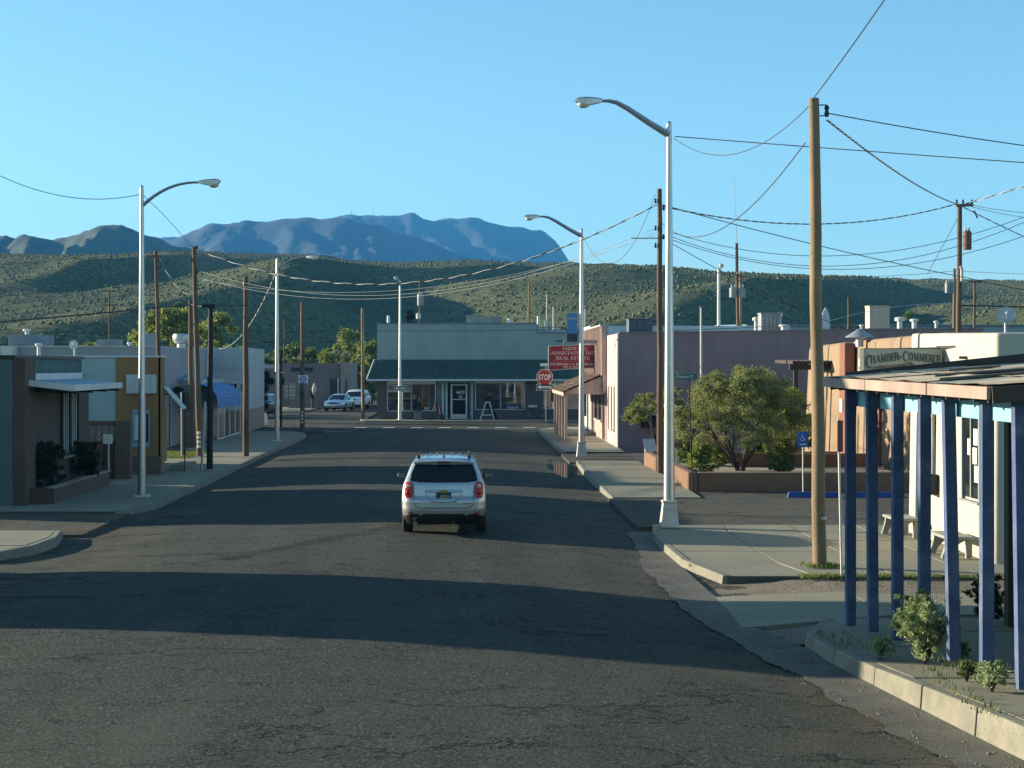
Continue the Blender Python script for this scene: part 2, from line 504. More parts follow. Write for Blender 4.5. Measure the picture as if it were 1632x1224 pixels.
sheet('cross_street', [(-75, 101.4), (75, 101.4), (75, 118.2), (-75, 118.2)], M_road, -0.075)
sheet('side_street', [(-16.5, 118.2), (-7.2, 118.2), (-7.6, 230), (-14.5, 230)], M_road, -0.071)
sheet('parking_lot', [(4.02, 41.5), (16, 41.5), (16, 53.1), (6.74, 53.1), (6.74, 50.2), (4.02, 50.2)], M_lot, -0.06)
sheet('driveway', [(4.02, 69.0), (6.75, 69.0), (30, 69.0), (30, 76.3), (4.02, 76.3)], M_lot, -0.07)
sheet('left_alley', [(-40, 39.6), (-8.7, 39.6), (-8.7, 45.3), (-40, 45.3)], M_lot, -0.07)
sheet('left_yard', [(-40, -20), (-9.6, -20), (-9.6, 34.8), (-40, 34.8)], M_lot, -0.07)
# crosswalk dashes and concrete gutter strip at the junction
mb = MB(); mb.box(-8.3, 4.3, 101.3, 101.9, -0.2, -0.068); struct('gutter_strip', mb, M_conc)
for k in range(7):
    mb = MB(); x0 = -6.9 + k * 1.72
    mb.box(x0, x0 + 0.72, 107.2, 108.1, -0.1, -0.069)
    struct('crosswalk_marking', mb, M_line)

# pavements: each has its slabs and kerb stones as children
def pavement(name, kerb, back, zs, seg=1.6, kerb_seg=3.0, cols=2, end_kerb=(False, False), kw=0.16, drop=0.34):
    """kerb and back are polylines (x, y) from near to far; zs gives the level along them"""
    kerb = [Vector((p[0], p[1], 0)) for p in kerb]; back = [Vector((p[0], p[1], 0)) for p in back]
    L = [0]
    for i in range(1, len(kerb)): L.append(L[-1] + (kerb[i] - kerb[i - 1]).length)
    LB = [0]
    for i in range(1, len(back)): LB.append(LB[-1] + (back[i] - back[i - 1]).length)
    def at(line, ll, t):
        s = t * ll[-1]
        for i in range(1, len(line)):
            if s <= ll[i] + 1e-9:
                f = (s - ll[i - 1]) / max(1e-6, ll[i] - ll[i - 1]); return line[i - 1].lerp(line[i], f)
        return line[-1].copy()
    zz = lambda t: float(np.interp(t, [k / (len(zs) - 1) for k in range(len(zs))], zs))
    n = max(1, round(L[-1] / seg)); g = 0.012
    bed = MB()
    for i in range(n):
        t0, t1 = i / n, (i + 1) / n
        a, b_ = at(kerb, L, t0), at(kerb, L, t1); c, d = at(back, LB, t1), at(back, LB, t0)
        a = a + (d - a).normalized() * 0.08; b_ = b_ + (c - b_).normalized() * 0.08
        for p, t in ((a, t0), (b_, t1), (c, t1), (d, t0)): p.z = zz(t) - 0.02
        bed.prism([a, b_, c, d] if (b_ - a).cross(d - a).z > 0 else [a, d, c, b_], (0, 0, -drop + 0.02))
    root = struct(name, bed, M_joint)
    for i in range(n):
        t0, t1 = i / n + g / L[-1], (i + 1) / n - g / L[-1]
        k0, k1, b0, b1 = at(kerb, L, t0), at(kerb, L, t1), at(back, LB, t0), at(back, LB, t1)
        u0, u1 = (b0 - k0), (b1 - k1)
        k0 = k0 + u0.normalized() * kw; k1 = k1 + u1.normalized() * kw
        for c in range(cols):
            w = min((b0 - k0).length, (b1 - k1).length)
            f0, f1 = c / cols + g / max(w, .1), (c + 1) / cols - g / max(w, .1)
            q = [k0.lerp(b0, f0), k1.lerp(b1, f0), k1.lerp(b1, f1), k0.lerp(b0, f1)]
            dz = random.uniform(-0.006, 0.008); tz = random.uniform(-0.004, 0.004)
            for p, t in zip(q, (t0, t1, t1, t0)): p.z = zz(t) + dz + (tz if t == t1 else -tz)
            if (q[1] - q[0]).cross(q[3] - q[0]).z < 0: q = q[::-1]
            mb = MB(); mb.prism([p - Vector((0, 0, 0.1)) for p in q], (0, 0, 0.1))
            part('slab', mb, M_conc, root, bev=0.008)
    nk = max(1, round(L[-1] / kerb_seg))
    for i in range(nk):
        t0, t1 = i / nk + 0.008 / L[-1], (i + 1) / nk - 0.008 / L[-1]
        k0, k1 = at(kerb, L, t0), at(kerb, L, t1)
        m0 = (at(back, LB, t0) - k0).normalized(); m1 = (at(back, LB, t1) - k1).normalized()
        j0 = random.uniform(-0.012, 0.012); j1 = random.uniform(-0.012, 0.012)
        k0 = k0 - m0 * j0; k1 = k1 - m1 * j1
        mb = MB()
        def ring(k, m_, z): return [k - m_ * 0.03 + Vector((0, 0, z - drop)), k + m_ * kw + Vector((0, 0, z - drop)), k + m_ * kw + Vector((0, 0, z + 0.004)), k + m_ * 0.015 + Vector((0, 0, z + 0.004))]
        r0, r1 = ring(k0, m0, zz(t0)), ring(k1, m1, zz(t1))
        mb.add(r0 + r1, [(0, 1, 2, 3), (7, 6, 5, 4), (0, 4, 5, 1), (1, 5, 6, 2), (2, 6, 7, 3), (3, 7, 4, 0)])
        part('kerb_stone', mb, M_kerb, root, bev=0.02)
    return root

pavement('porch_pavement', [(5.45, 13.0), (5.27, 16.6), (4.92, 20.4), (4.62, 23.6), (4.7, 24.9), (5.2, 25.7)], [(9.0, 13), (9.0, 16.6), (9.0, 20.4), (9.0, 23.6), (9.0, 24.6), (9.0, 25.7)],
         [0.42, 0.36, 0.27, 0.14, 0.07, 0.04], seg=1.5, kerb_seg=1.7, cols=3, drop=0.6)
pavement('chamber_pavement', [(4.55, 31.3), (4.12, 32.5), (4.08, 36), (4.1, 40), (4.35, 41.3)], [(10.6, 31.3), (10.6, 32.5), (10.6, 36), (10.6, 40), (10.6, 41.3)],
         [0.0, 0.02, 0.02, 0.02, 0.0], seg=1.95, kerb_seg=2.6, cols=4)
pavement('planter_pavement', [(4.12, 50.2), (4.08, 56), (4.1, 62), (4.25, 69)], [(6.7, 50.2), (6.7, 56), (6.7, 62), (6.7, 69)], [-0.03, 0.02, 0.02, 0.0], seg=3.0, kerb_seg=3.0, cols=1)
pavement('office_pavement', [(4.18, 76.2), (4.1, 80), (4.08, 98), (4.12, 103), (4.6, 105.6), (5.8, 106.8)], [(6.84, 76.2), (6.84, 80), (6.84, 98), (6.84, 103), (6.84, 105), (6.84, 106.6)], [0.0, 0.02, 0.02, 0.02, 0.02, 0.0], seg=3.0, kerb_seg=3.0, cols=1)
pavement('near_left_pavement', [(-9.5, 34.4), (-8.95, 35.2), (-8.85, 37), (-8.82, 39.0), (-9.1, 39.5)], [(-13.5, 34.4), (-13.5, 35.2), (-13.5, 37), (-13.5, 39.0), (-13.5, 39.5)], [0.03, 0.05, 0.05, 0.05, 0.03], seg=1.7, kerb_seg=1.8, cols=3)
pavement('left_pavement', [(-9.0, 45.2), (-8.42, 46.0), (-8.45, 58), (-8.6, 72), (-8.6, 92), (-8.8, 97), (-10.0, 100)], [(-12.6, 45.2), (-12.6, 46), (-12.6, 58), (-12.6, 72), (-12.6, 92), (-12.6, 97), (-12.6, 100)],
         [0.0, 0.01, 0.01, 0.01, 0.01, 0.01, 0.0], seg=2.4, kerb_seg=2.6, cols=2)
pavement('shop_pavement', [(13.0, 117.6), (0, 117.6), (-6.2, 117.6), (-7.3, 118.6), (-7.4, 121.0)], [(13.0, 121), (0, 121), (-5.5, 121), (-6.2, 121.3), (-6.2, 121.6)], [0.02, 0.02, 0.02, 0.02, 0.02], seg=2.5, kerb_seg=3.0, cols=1)
pavement('far_pavement', [(-13.5, 142), (-12.6, 160), (-12.6, 190)], [(-22, 142), (-15.3, 160), (-15.3, 190)], [0.02, 0.02, 0.02], seg=3.0, kerb_seg=4.0, cols=1)

# concrete apron and dirt between the porch and the chamber pavement
def apron_z(X, Y): return -0.13 + 0.10 * sstep(4.2, 6.5, X) + 0.10 * sstep(27.5, 25.6, Y) * sstep(4.0, 6.0, X)
xs = np.linspace(3.35, 13.5, 60); ys = np.linspace(24.4, 32.0, 50)
X, Y = np.meshgrid(xs, ys)
Zd = apron_z(X, Y) - 0.03 + 0.02 * fbm(X * 2, Y * 2, 3, 21)
raw('verge', grid_mesh('verge', X, Y, Zd), M_dirt, kind='structure')
ap = MB()
for (x0, x1, y0, y1) in ((4.05, 6.3, 25.9, 27.5), (4.05, 6.3, 27.52, 29.3), (6.33, 8.6, 25.9, 27.5), (6.33, 8.6, 27.52, 29.0), (8.63, 11, 25.9, 27.5)):
    q = [(x0, y0), (x1, y0), (x1, y1), (x0, y1)]
    mb = MB(); mb.hexa([(a, b, float(apron_z(a, b)) - 0.12) for a, b in q], [(a, b, float(apron_z(a, b)) + 0.012) for a, b in q])
    o = part('slab', mb, M_conc, None, bev=0.006)
    o.parent = bpy.data.objects['verge']
# gutter pan of concrete along the right kerb near the camera
ys = np.concatenate([np.arange(12, 41, 0.25)])
kx = np.interp(ys, [12, 16.6, 20.4, 23.6, 26, 30, 34, 41], [5.5, 5.27, 4.92, 4.62, 4.2, 4.08, 4.06, 4.2])
jag = 0.10 * fbm(ys * 1.7, ys * 0 + 1.5, 4, 77) + 0.22 * sstep(32, 40, ys)
X = np.stack([kx - 0.72 + jag, kx - 0.4 + jag * .5, kx + 0.05], 1); Y = np.stack([ys] * 3, 1)
Z = np.stack([road_z(X[:, 0], ys) + 0.02, road_z(X[:, 1], ys) + 0.016, road_z(X[:, 2], ys) + 0.035], 1)
raw('gutter', grid_mesh('gutter', X, Y, Z), mat('gutter_concrete', (0.125, 0.113, 0.085), 0.9, var=0.3, vscale=1.2, fine=0.25, bump=0.5, dirt=(0.09, 0.075, 0.052), dirt_amt=0.9), kind='structure')
# puddle in the far gutter
m = bpy.data.materials.new('still_water'); m.use_nodes = True
b = m.node_tree.nodes['Principled BSDF']; b.inputs['Base Color'].default_value = (0.02, 0.018, 0.014, 1); b.inputs['Roughness'].default_value = 0.03
pts = [(3.05 + 0.5 * math.cos(a) * (1 + 0.25 * math.sin(3 * a)) + 0.35, 65.8 + 5.2 * math.sin(a) * (1 + 0.12 * math.cos(4 * a)), -0.098) for a in np.linspace(0, 2 * math.pi, 40, endpoint=False)]
mb = MB(); mb.prism(pts, (0, 0, -0.02)); struct('puddle', mb, m)

# ---- hills
def px_of(X, Y): return CX + F * X / Y
crest_px = [-900, -300, 0, 130, 215, 400, 450, 490, 520, 560, 640, 800, 905, 960, 1060, 1130, 1300, 1400, 1500, 1632, 2000, 2600]
crest_py = [410, 405, 403, 404, 404, 403, 404, 402, 405, 411, 417, 415, 415, 417, 422, 430, 437, 440, 441, 444, 448, 455]
YC = 720.0
M_hill = bpy.data.materials.new('scrub_hillside'); M_hill.use_nodes = True
t = M_hill.node_tree; b = t.nodes['Principled BSDF']; b.inputs['Roughness'].default_value = 0.95; b.inputs['Specular IOR Level'].default_value = 0.1
v = coords(t)
c = mixc(t, ramp(t, noise(t, v, 0.02, 5, 0.6), 0.4, 0.62), (0.095, 0.108, 0.046), (0.20, 0.185, 0.09))
c = mixc(t, ramp(t, noise(t, v, 0.9, 3, 0.6), 0.40, 0.58), c, (0.07, 0.086, 0.036))
c = mixc(t, ramp(t, noise(t, coords(t, (1, 0.4, 1)), 0.012, 4, 0.6), 0.62, 0.72, (0, 0, 0, 1), (0.6, 0.6, 0.6, 1)), c, (0.22, 0.18, 0.11))
t.links.new(c, b.inputs['Base Color'])
bn = nn(t, 'ShaderNodeBump', Strength=0.8, Distance=1.0); t.links.new(noise(t, v, 0.5, 5, 0.65), bn.inputs['Height']); t.links.new(bn.outputs[0], b.inputs['Normal'])

def hill_z(X, Y):
    u = px_of(X, np.maximum(Y, 150.0))
    c = np.interp(u, crest_px, crest_py)
    H = CAM_H + (CY - c) / F * YC
    wx = X + 30 * fbm(X / 130.0, Y / 130.0, 2, 5)
    # spurs run down from the crest towards the town, leaning to the right
    q = wx + 0.35 * (YC - Y)
    ph = q / 92.0 + 0.55 * fbm(X / 160.0, Y / 210.0, 2, 41)
    fr = ph - np.floor(ph); rd = np.where(fr < 0.74, (fr / 0.74) ** 1.15, 0.5 + 0.5 * np.cos(np.pi * (fr - 0.74) / 0.26))
    rd = rd * np.clip(0.75 + 0.7 * fbm(X / 120.0, Y / 120.0, 2, 44), 0.15, 1.3)
    big = fbm(q / 50.0 + 4.4, Y / 110.0 + 1.7, 2, 52, 0.35)
    t = np.clip((Y - 175) / (YC - 175), 0, 1.6)
    prof = np.where(t < 1, sstep(0, 1.0, t ** 0.86), 1 - 0.25 * np.clip(t - 1, 0, 1))
    env = np.sin(np.pi * np.clip(t, 0, 1)) ** 0.8
    z = H * prof + env * (11.0 * (rd - 0.45) + 2.6 * big) + 0.5 * env * fbm(X / 16, Y / 16, 3, 70)
    z = np.where(t < 1, np.minimum(z, 0.8 * (CAM_H + (CY - c - 6) / F * Y) + 0.2 * z), z)
    z = z + 0.9 * (1 - env) * fbm(X / 9, Y / 30, 3, 71) * np.clip(t, 0, 1)
    return np.where(Y < 176, -1.2, z - 0.6)
xs = np.linspace(-420, 460, 330); ys = np.concatenate([np.linspace(172, 760, 250), np.linspace(770, 1100, 26)])
X, Y = np.meshgrid(xs, ys)
raw('hill', grid_mesh('hill', X, Y, hill_z(X, Y)), M_hill, kind='structure')

# scrub on the hill: nobody could count it
def blob_scatter(name, pos, size, m, squash=0.8, seed=1):
    ico = bmesh.new(); bmesh.ops.create_icosphere(ico, subdivisions=1, radius=1.0)
    bv = np.array([v.co[:] for v in ico.verts]); bf = np.array([[v.index for v in f.verts] for f in ico.faces]); ico.free()
    r = np.random.default_rng(seed); n = len(pos); k = len(bv)
    V = bv[None] * (1 + 0.45 * (r.random((n, k, 1)) - 0.5)) * size[:, None, None]
    V[..., 2] *= squash
    V = V + pos[:, None, :]
    Fc = bf[None] + (np.arange(n) * k)[:, None, None]
    return np_mesh(name, V.reshape(-1, 3), Fc.reshape(-1, 3))
n = 46000
yy = 190 + (760 - 190) * rng.random(n) ** 0.8
uu = rng.uniform(-120, 1760, n)
xx = (uu - CX) / F * yy
den = fbm(xx / 24.0, yy / 24.0, 3, 55)
keep = den > rng.uniform(-1.0, 0.3, n)
xx, yy = xx[keep], yy[keep]
sz = (0.16 + 0.34 * rng.random(len(xx)) ** 3) * np.where(yy > 640, 0.6, 1.0)
zz = hill_z(xx, yy) + sz * 0.4
M_scrub = leaf_mat('scrub', (0.065, 0.082, 0.036), (0.145, 0.145, 0.064), trans=0, rough=0.9)
o = raw('scrub', blob_scatter('scrub', np.stack([xx, yy, zz], 1), sz, M_scrub), M_scrub, smooth=False, kind='stuff')
o['label'] = 'low dark green desert scrub dotted over the hillside behind the town'; o['category'] = 'scrub'

# ---- far ranges
def range_mesh(name, px_, py_, YR, depth, m, amp, seed, spread=(-700, 2400), n=420, foot=0.0):
    u = np.linspace(spread[0], spread[1], n)
    crest = CAM_H + (CY - np.interp(u, px_, py_)) / F * YR
    Xc = (u - CX) / F * YR
    crest = crest + amp * 0.09 * fbm(Xc / (YR * 0.012), Xc * 0 + 3.3, 4, seed)
    rows = 70
    tt = np.linspace(-1, 0.6, rows)
    Xg = np.repeat(Xc[None], rows, 0); Yg = YR + tt[:, None] * depth + np.zeros_like(Xg)
    prof = np.where(tt < 0, (1 + tt) ** 1.15, 1 - tt * 1.4)[:, None]
    q = Xg + 0.25 * Yg
    L = YR * 0.035
    rd = ridged(q / L, Yg / (L * 4.0), 4, seed + 5)
    env = np.where(tt < 0, np.abs(np.sin(np.pi * (tt + 1))) ** 0.9, 0.0)[:, None]
    Z = foot + (crest[None] - foot) * prof + env * amp * (rd - 0.62) * 2.2
    Z = np.where(tt[:, None] < 0, np.minimum(Z, CAM_H + (crest[None] - CAM_H) * Yg / YR * (1 + 0.02 * tt[:, None])), Z)
    return raw(name, grid_mesh(name, Xg, Yg, Z), m, kind='structure')
M_brown = mat('brown_hills', (0.045, 0.062, 0.032), 0.95, var=0.3, vscale=0.008, fine=0.35, fscale=0.05, bump=0)
M_mtn = mat('haze_blue_rock', (0.018, 0.029, 0.040), 0.95, var=0.2, vscale=0.004, fine=0.25, fscale=0.03, bump=0)  # rock colour carries painted haze blue on top of the air volume
range_mesh('hills', [-700, -60, 0, 10, 25, 37, 60, 85, 110, 150, 180, 195, 215, 250, 285, 320, 360, 420, 2400], [385, 378, 374, 372, 377, 371, 380, 381, 374, 365, 358, 358, 364, 379, 392, 402, 415, 440, 470], 1500, 560, M_brown, 26, 11)
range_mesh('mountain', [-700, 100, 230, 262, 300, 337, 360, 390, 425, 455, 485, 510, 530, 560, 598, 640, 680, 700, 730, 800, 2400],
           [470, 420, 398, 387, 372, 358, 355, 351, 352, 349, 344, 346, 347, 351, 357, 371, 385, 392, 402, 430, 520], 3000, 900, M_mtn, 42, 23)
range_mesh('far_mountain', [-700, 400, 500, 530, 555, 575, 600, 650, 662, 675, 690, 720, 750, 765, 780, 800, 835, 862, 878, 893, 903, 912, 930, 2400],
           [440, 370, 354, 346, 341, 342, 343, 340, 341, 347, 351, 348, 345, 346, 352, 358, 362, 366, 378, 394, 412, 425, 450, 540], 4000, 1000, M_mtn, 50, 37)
# transmitter masts on the far ridge
M_mast = mat('mast_steel', (0.25, 0.25, 0.26), 0.6)
for k, (x, y0, y1, lab) in enumerate(((560, 342, 334, 'thin radio mast at the left end of the far mountain ridge'), (595, 344, 336, 'thin radio mast standing second along the far mountain ridge'),
                      (661, 342, 334, 'taller radio mast at the right end of the flat far ridge'), (667, 343, 337, 'short radio mast right beside the taller one on the far ridge'))):
    p = P(x, y0, 4000); q = P(x, y1, 4000)
    mb = MB(); mb.tube([p - Vector((0, 0, 12)), q], [0.9, 0.4], 5)
    solo('radio_mast', mb, M_mast, lab, 'radio mast', 'radio masts on the far ridge')

# ---- the air: closed box of pale haze round everything
hz = MB(); hz.box(-3450, 3450, -150, 5350, -1.7, 420)
M_haze = bpy.data.materials.new('haze'); M_haze.use_nodes = True
t = M_haze.node_tree; t.nodes.clear()
ho = t.nodes.new('ShaderNodeOutputMaterial'); pv = t.nodes.new('ShaderNodeVolumePrincipled')
pv.inputs['Color'].default_value = (0.10, 0.46, 1.0, 1); pv.inputs['Density'].default_value = 0.00014; pv.inputs['Anisotropy'].default_value = 0.0
t.links.new(pv.outputs[0], ho.inputs['Volume'])
o = part('haze', hz, M_haze, None); o['kind'] = 'stuff'
o['label'] = 'thin blue haze hanging between the town and the mountains'; o['category'] = 'haze'
# ------------------------------------------------------------------ left side of the street
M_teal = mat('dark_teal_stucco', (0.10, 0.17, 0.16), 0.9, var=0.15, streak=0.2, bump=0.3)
M_brick = block_mat('brown_brick', (0.13, 0.075, 0.052), (0.11, 0.063, 0.045), (0.09, 0.075, 0.06), 0.23, 0.08)
M_brickd = block_mat('dark_brown_block', (0.15, 0.095, 0.07), (0.13, 0.085, 0.06), (0.09, 0.075, 0.06), 0.4, 0.2)
M_tanblock = block_mat('tan_block', (0.34, 0.27, 0.21), (0.31, 0.25, 0.19), (0.24, 0.2, 0.16), 0.4, 0.2)
M_white = mat('white_paint', (0.72, 0.72, 0.68), 0.6, var=0.08, streak=0.15, dirt=(0.4, 0.37, 0.3), dirt_amt=0.3)
M_palewall = mat('pale_teal_paint', (0.42, 0.52, 0.50), 0.85, var=0.08, streak=0.15, vscale=0.6)
M_palegreen = mat('pale_green_paint', (0.32, 0.40, 0.30), 0.85, var=0.1, streak=0.25, vscale=0.6)
M_orange = mat('ochre_stucco', (0.36, 0.185, 0.07), 0.9, var=0.1, streak=0.15, bump=0.3, vscale=0.8)
M_panel = mat('weathered_white_panel', (0.6, 0.62, 0.58), 0.7, var=0.1, streak=0.2)
M_dark = mat('dark_metal', (0.03, 0.032, 0.035), 0.5, var=0.2)
M_black = mat('black_paint', (0.012, 0.012, 0.013), 0.55, var=0.2)
M_steel = mat('galvanised_steel', (0.48, 0.50, 0.51), 0.45, metal=0.6, var=0.12, vscale=2.5, streak=0.12)
M_glass = clear_glass('window_glass')
M_darkglass = glass_mat('dark_window_glass', (0.012, 0.016, 0.02), 0.05)
M_interior = mat('dim_interior', (0.06, 0.05, 0.045), 0.9)
M_blue_skytint = mat('blue_and_sky_tint_roofing', (0.20, 0.32, 0.42), 0.55, var=0.15, vscale=1.5, streak=0.1)  # blue roofs; on the near canopy the blue paints in the sky's reflection
M_wood = mat('weathered_wood', (0.20, 0.13, 0.08), 0.85, var=0.2, vscale=2, streak=0.3)
M_roofgrey = mat('grey_roof_coating', (0.30, 0.33, 0.35), 0.8, var=0.15, vscale=0.4, dirt=(0.15, 0.14, 0.13), dirt_amt=0.5)

# tall building outside the frame on the left: its shadow crosses the street
b = thing('brick_building', 'tall plain brick building standing out of view left of the near street', 'building', (-16, 31.7, 0))
mb = MB(); mb.box(-24, -12, 31.0, 34.1, -0.3, 8.3); part('wall', mb, M_brick, b)
mb = MB(); mb.box(-24.1, -11.9, 30.9, 34.2, 8.3, 8.5); part('parapet', mb, M_conc, b)
mb = MB(); mb.box(-11.99, -11.95, 31.4, 32.4, 0, 2.2); part('door', mb, M_dark, b)
for y in (31.3, 32.7):
    for z in (4.6,):
        mb = MB(); mb.box(-11.99, -11.96, y, y + 1.3, z, z + 1.5); part('window', mb, M_darkglass, b)

# --- near building with canopy
b = thing('brick_building', 'low brick building with dark teal end wall and metal canopy tinted with reflected sky, at the left edge', 'building', (-15, 49, 0))
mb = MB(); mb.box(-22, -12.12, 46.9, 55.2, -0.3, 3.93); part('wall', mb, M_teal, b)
mb = MB(); mb.box(-12.1, -11.8, 46.85, 48.0, -0.3, 3.95); part('pilaster', mb, M_brick, b)
mb = MB(); mb.box(-12.1, -11.9, 48.02, 55.2, -0.3, 3.2); part('brick_facing', mb, M_brick, b)
mb = MB(); mb.box(-22.05, -12.05, 46.84, 55.25, 3.94, 4.02); part('coping', mb, M_dark, b)
# canopy: sloped sheets on a white fascia
mb = MB()
for k in range(11):
    y0 = 47.3 + k * 0.62
    mb.hexa([(-11.88, y0, 3.30), (-10.66, y0, 3.16), (-10.66, y0 + 0.6, 3.16), (-11.88, y0 + 0.6, 3.30)],
            [(-11.88, y0, 3.34), (-10.66, y0, 3.20), (-10.66, y0 + 0.6, 3.20), (-11.88, y0 + 0.6, 3.34)])
part('canopy_roof', mb, M_blue_skytint, b)
mb = MB(); mb.box(-10.66, -10.62, 47.25, 54.1, 3.05, 3.22); mb.hexa([(-11.88, 47.24, 3.20), (-10.62, 47.24, 3.05), (-10.62, 47.28, 3.05), (-11.88, 47.28, 3.20)], [(-11.88, 47.24, 3.36), (-10.62, 47.24, 3.22), (-10.62, 47.28, 3.22), (-11.88, 47.28, 3.36)])
part('canopy_fascia', mb, M_white, b)
mb = MB(); mb.box(-12.0, -11.86, 47.3, 54.1, 3.34, 3.52); part('flashing', mb, M_white, b)
for y in (48.2, 50.2, 52.2, 53.9):
    mb = MB(); mb.beam((-11.9, y, 3.08), (-10.7, y, 3.02), 0.08, 0.12); part('rafter', mb, M_black, b)
for (y0, y1) in ((51.4, 52.4), (52.5, 53.5)):
    w = part('window', MB().box(-11.90, -11.86, y0, y1, 1.15, 2.95), M_darkglass, b)
    fr = MB(); fr.box(-11.87, -11.82, y0 - 0.04, y0 + 0.03, 1.1, 3.0); fr.box(-11.87, -11.82, y1 - 0.03, y1 + 0.04, 1.1, 3.0); fr.box(-11.87, -11.82, y0, y1, 1.1, 1.16); fr.box(-11.87, -11.82, y0, y1, 2.93, 3.0)
    part('frame', fr, M_dark, w)
    for k in range(1, 4):
        yk = y0 + (y1 - y0) * k / 4
        part('bar', MB().box(-11.865, -11.84, yk - 0.012, yk + 0.012, 1.16, 2.93), M_white, w)
mb = MB(); mb.box(-11.9, -11.74, 51.2, 53.7, 1.02, 1.09); part('sill', mb, M_conc, b)
# planter
pl = thing('brick_planter', 'long low brick planter along the front of the canopied building', 'planter', (-11.4, 51, 0))
mb = MB(); mb.box(-11.35, -11.18, 47.5, 54.9, 0, 0.42); part('front_wall', mb, M_brick, pl)
for y in (47.45, 54.75): part('end_wall', MB().box(-11.8, -11.36, y, y + 0.17, 0, 0.42), M_brick, pl)
mb = MB(); mb.box(-11.79, -11.36, 47.63, 54.74, 0, 0.34); part('soil', mb, M_dirt, pl)
mb = MB(); mb.box(-11.37, -11.15, 47.42, 54.95, 0.421, 0.46); part('coping', mb, M_tanblock, pl)

# block wall with pierced blocks
w = thing('block_wall', 'dark block wall with a row of pierced decorative blocks beside the ochre shop', 'wall', (-11.8, 57.6, 0))
Yw = 57.6; sc = F / Yw
def wx(x): return (x - CX) / sc
def wz(y): return CAM_H - (y - CY) / sc
mb = MB(); mb.box(wx(95), wx(184), Yw, Yw + 0.2, 0, wz(703)); part('lower_courses', mb, M_brickd, w)
mb = MB(); mb.box(wx(95), wx(184), Yw - 0.01, Yw + 0.2, wz(679), wz(671)); part('coping', mb, M_brickd, w)
mb = MB(); mb.box(wx(184.3), wx(208), Yw - 0.1, Yw + 0.3, 0, wz(671)); part('pillar', mb, M_brickd, w)
bl = None; M_pierced = mat('pierced_block', (0.27, 0.20, 0.15), 0.9, var=0.15)
zb, zt = wz(703) + 0.003, wz(679) - 0.003; bw_ = (zt - zb) / 2
for r_ in range(2):
    for k in range(8):
        x0 = wx(98) + k * bw_ * 0.91 if False else wx(98) + k * (wx(183) - wx(98)) / 8
        x1 = x0 + (wx(183) - wx(98)) / 8 - 0.006; z0 = zb + r_ * bw_; z1 = z0 + bw_ - 0.006
        mb = MB(); t_ = 0.022; cxm, czm = (x0 + x1) / 2, (z0 + z1) / 2
        mb.box(x0, x1, Yw + 0.02, Yw + 0.18, z0, z0 + t_); mb.box(x0, x1, Yw + 0.02, Yw + 0.18, z1 - t_, z1)
        mb.box(x0, x0 + t_, Yw + 0.02, Yw + 0.18, z0 + t_, z1 - t_); mb.box(x1 - t_, x1, Yw + 0.02, Yw + 0.18, z0 + t_, z1 - t_)
        for a, c_ in (((x0 + t_, z0 + t_), (x1 - t_, z1 - t_)), ((x0 + t_, z1 - t_), (x1 - t_, z0 + t_))):
            mb.beam((a[0], Yw + 0.1, a[1]), (c_[0], Yw + 0.1, c_[1]), 0.14, 0.022, up=(0, 0, 1))
        part('pierced_block', mb, M_pierced, w)
o = thing('metal_gate', 'narrow dark metal gate set beside the pillar of the block wall', 'gate', (wx(178), Yw - 0.2, 0))
fr = MB()
for x in (168, 188 - 5): fr.box(wx(x) - 0.02, wx(x) + 0.02, Yw - 0.24, Yw - 0.2, 0.03, 1.2)
fr.box(wx(168), wx(183), Yw - 0.24, Yw - 0.2, 1.2, 1.24); fr.box(wx(168), wx(183), Yw - 0.24, Yw - 0.2, 0.08, 0.12)
part('gate_frame', fr, M_black, o)
for k in range(3): part('bar', MB().box(wx(171.5 + k * 3.6) - 0.01, wx(171.5 + k * 3.6) + 0.01, Yw - 0.23, Yw - 0.21, 0.125, 1.195), M_black, o)
o = thing('letterbox', 'pale blue-grey letterbox on a thin post in front of the block wall', 'letterbox', (wx(178), Yw - 0.6, 0))
part('box', MB().box(wx(171.5), wx(184.5), Yw - 0.75, Yw - 0.5, wz(706), wz(691)), M_panel, o, bev=0.02)
part('post', MB().box(wx(179.5) - 0.02, wx(179.5) + 0.02, Yw - 0.64, Yw - 0.6, 0, wz(706)), M_panel, o)

# --- ochre shop
Y2 = 60.4; sc = F / Y2
b = thing('ochre_shop', 'flat roofed shop painted ochre at its corner and pale green and teal along its side', 'shop building', (-14, 64, 0))
part('wall', MB().box(-34, -10.62, Y2 + 0.03, 61.2, -0.3, 4.0), M_palegreen, b); part('rear_wall', MB().box(-34, -12.15, 61.22, 67.6, -0.3, 4.0), M_palegreen, b)
part('painted_side', MB().box(wx(104), wx(184.5), Y2, Y2 + 0.028, 0, 3.99), M_palewall, b, label='pale teal painted side wall')
part('front', MB().box(wx(185), wx(256.5), Y2 - 0.03, Y2 + 0.028, 0, 4.02), M_orange, b)
part('side', MB().box(-10.618, -10.55, Y2 - 0.03, 61.2, 0, 4.02), M_orange, b)
part('coping', MB().box(-34, -10.52, Y2 - 0.06, 61.3, 4.021, 4.08), M_white, b)
part('dark_top_board', MB().box(-34, wx(104), Y2 - 0.04, Y2 + 0.028, 3.85, 4.02), M_dark, b)  # dark strip along the wall top, under the coping
part('plinth', MB().box(wx(209), -10.5, Y2 - 0.32, Y2 - 0.031, 0, 0.62), M_brickd, b)
part('sign_panel', MB().box(wx(203), wx(250), Y2 - 0.2, Y2 - 0.032, wz(627), wz(597)), M_panel, b, bev=0.01)
part('meter_box', MB().box(wx(119), wx(132), Y2 - 0.12, Y2 - 0.002, wz(602), wz(593)), M_palewall, b)
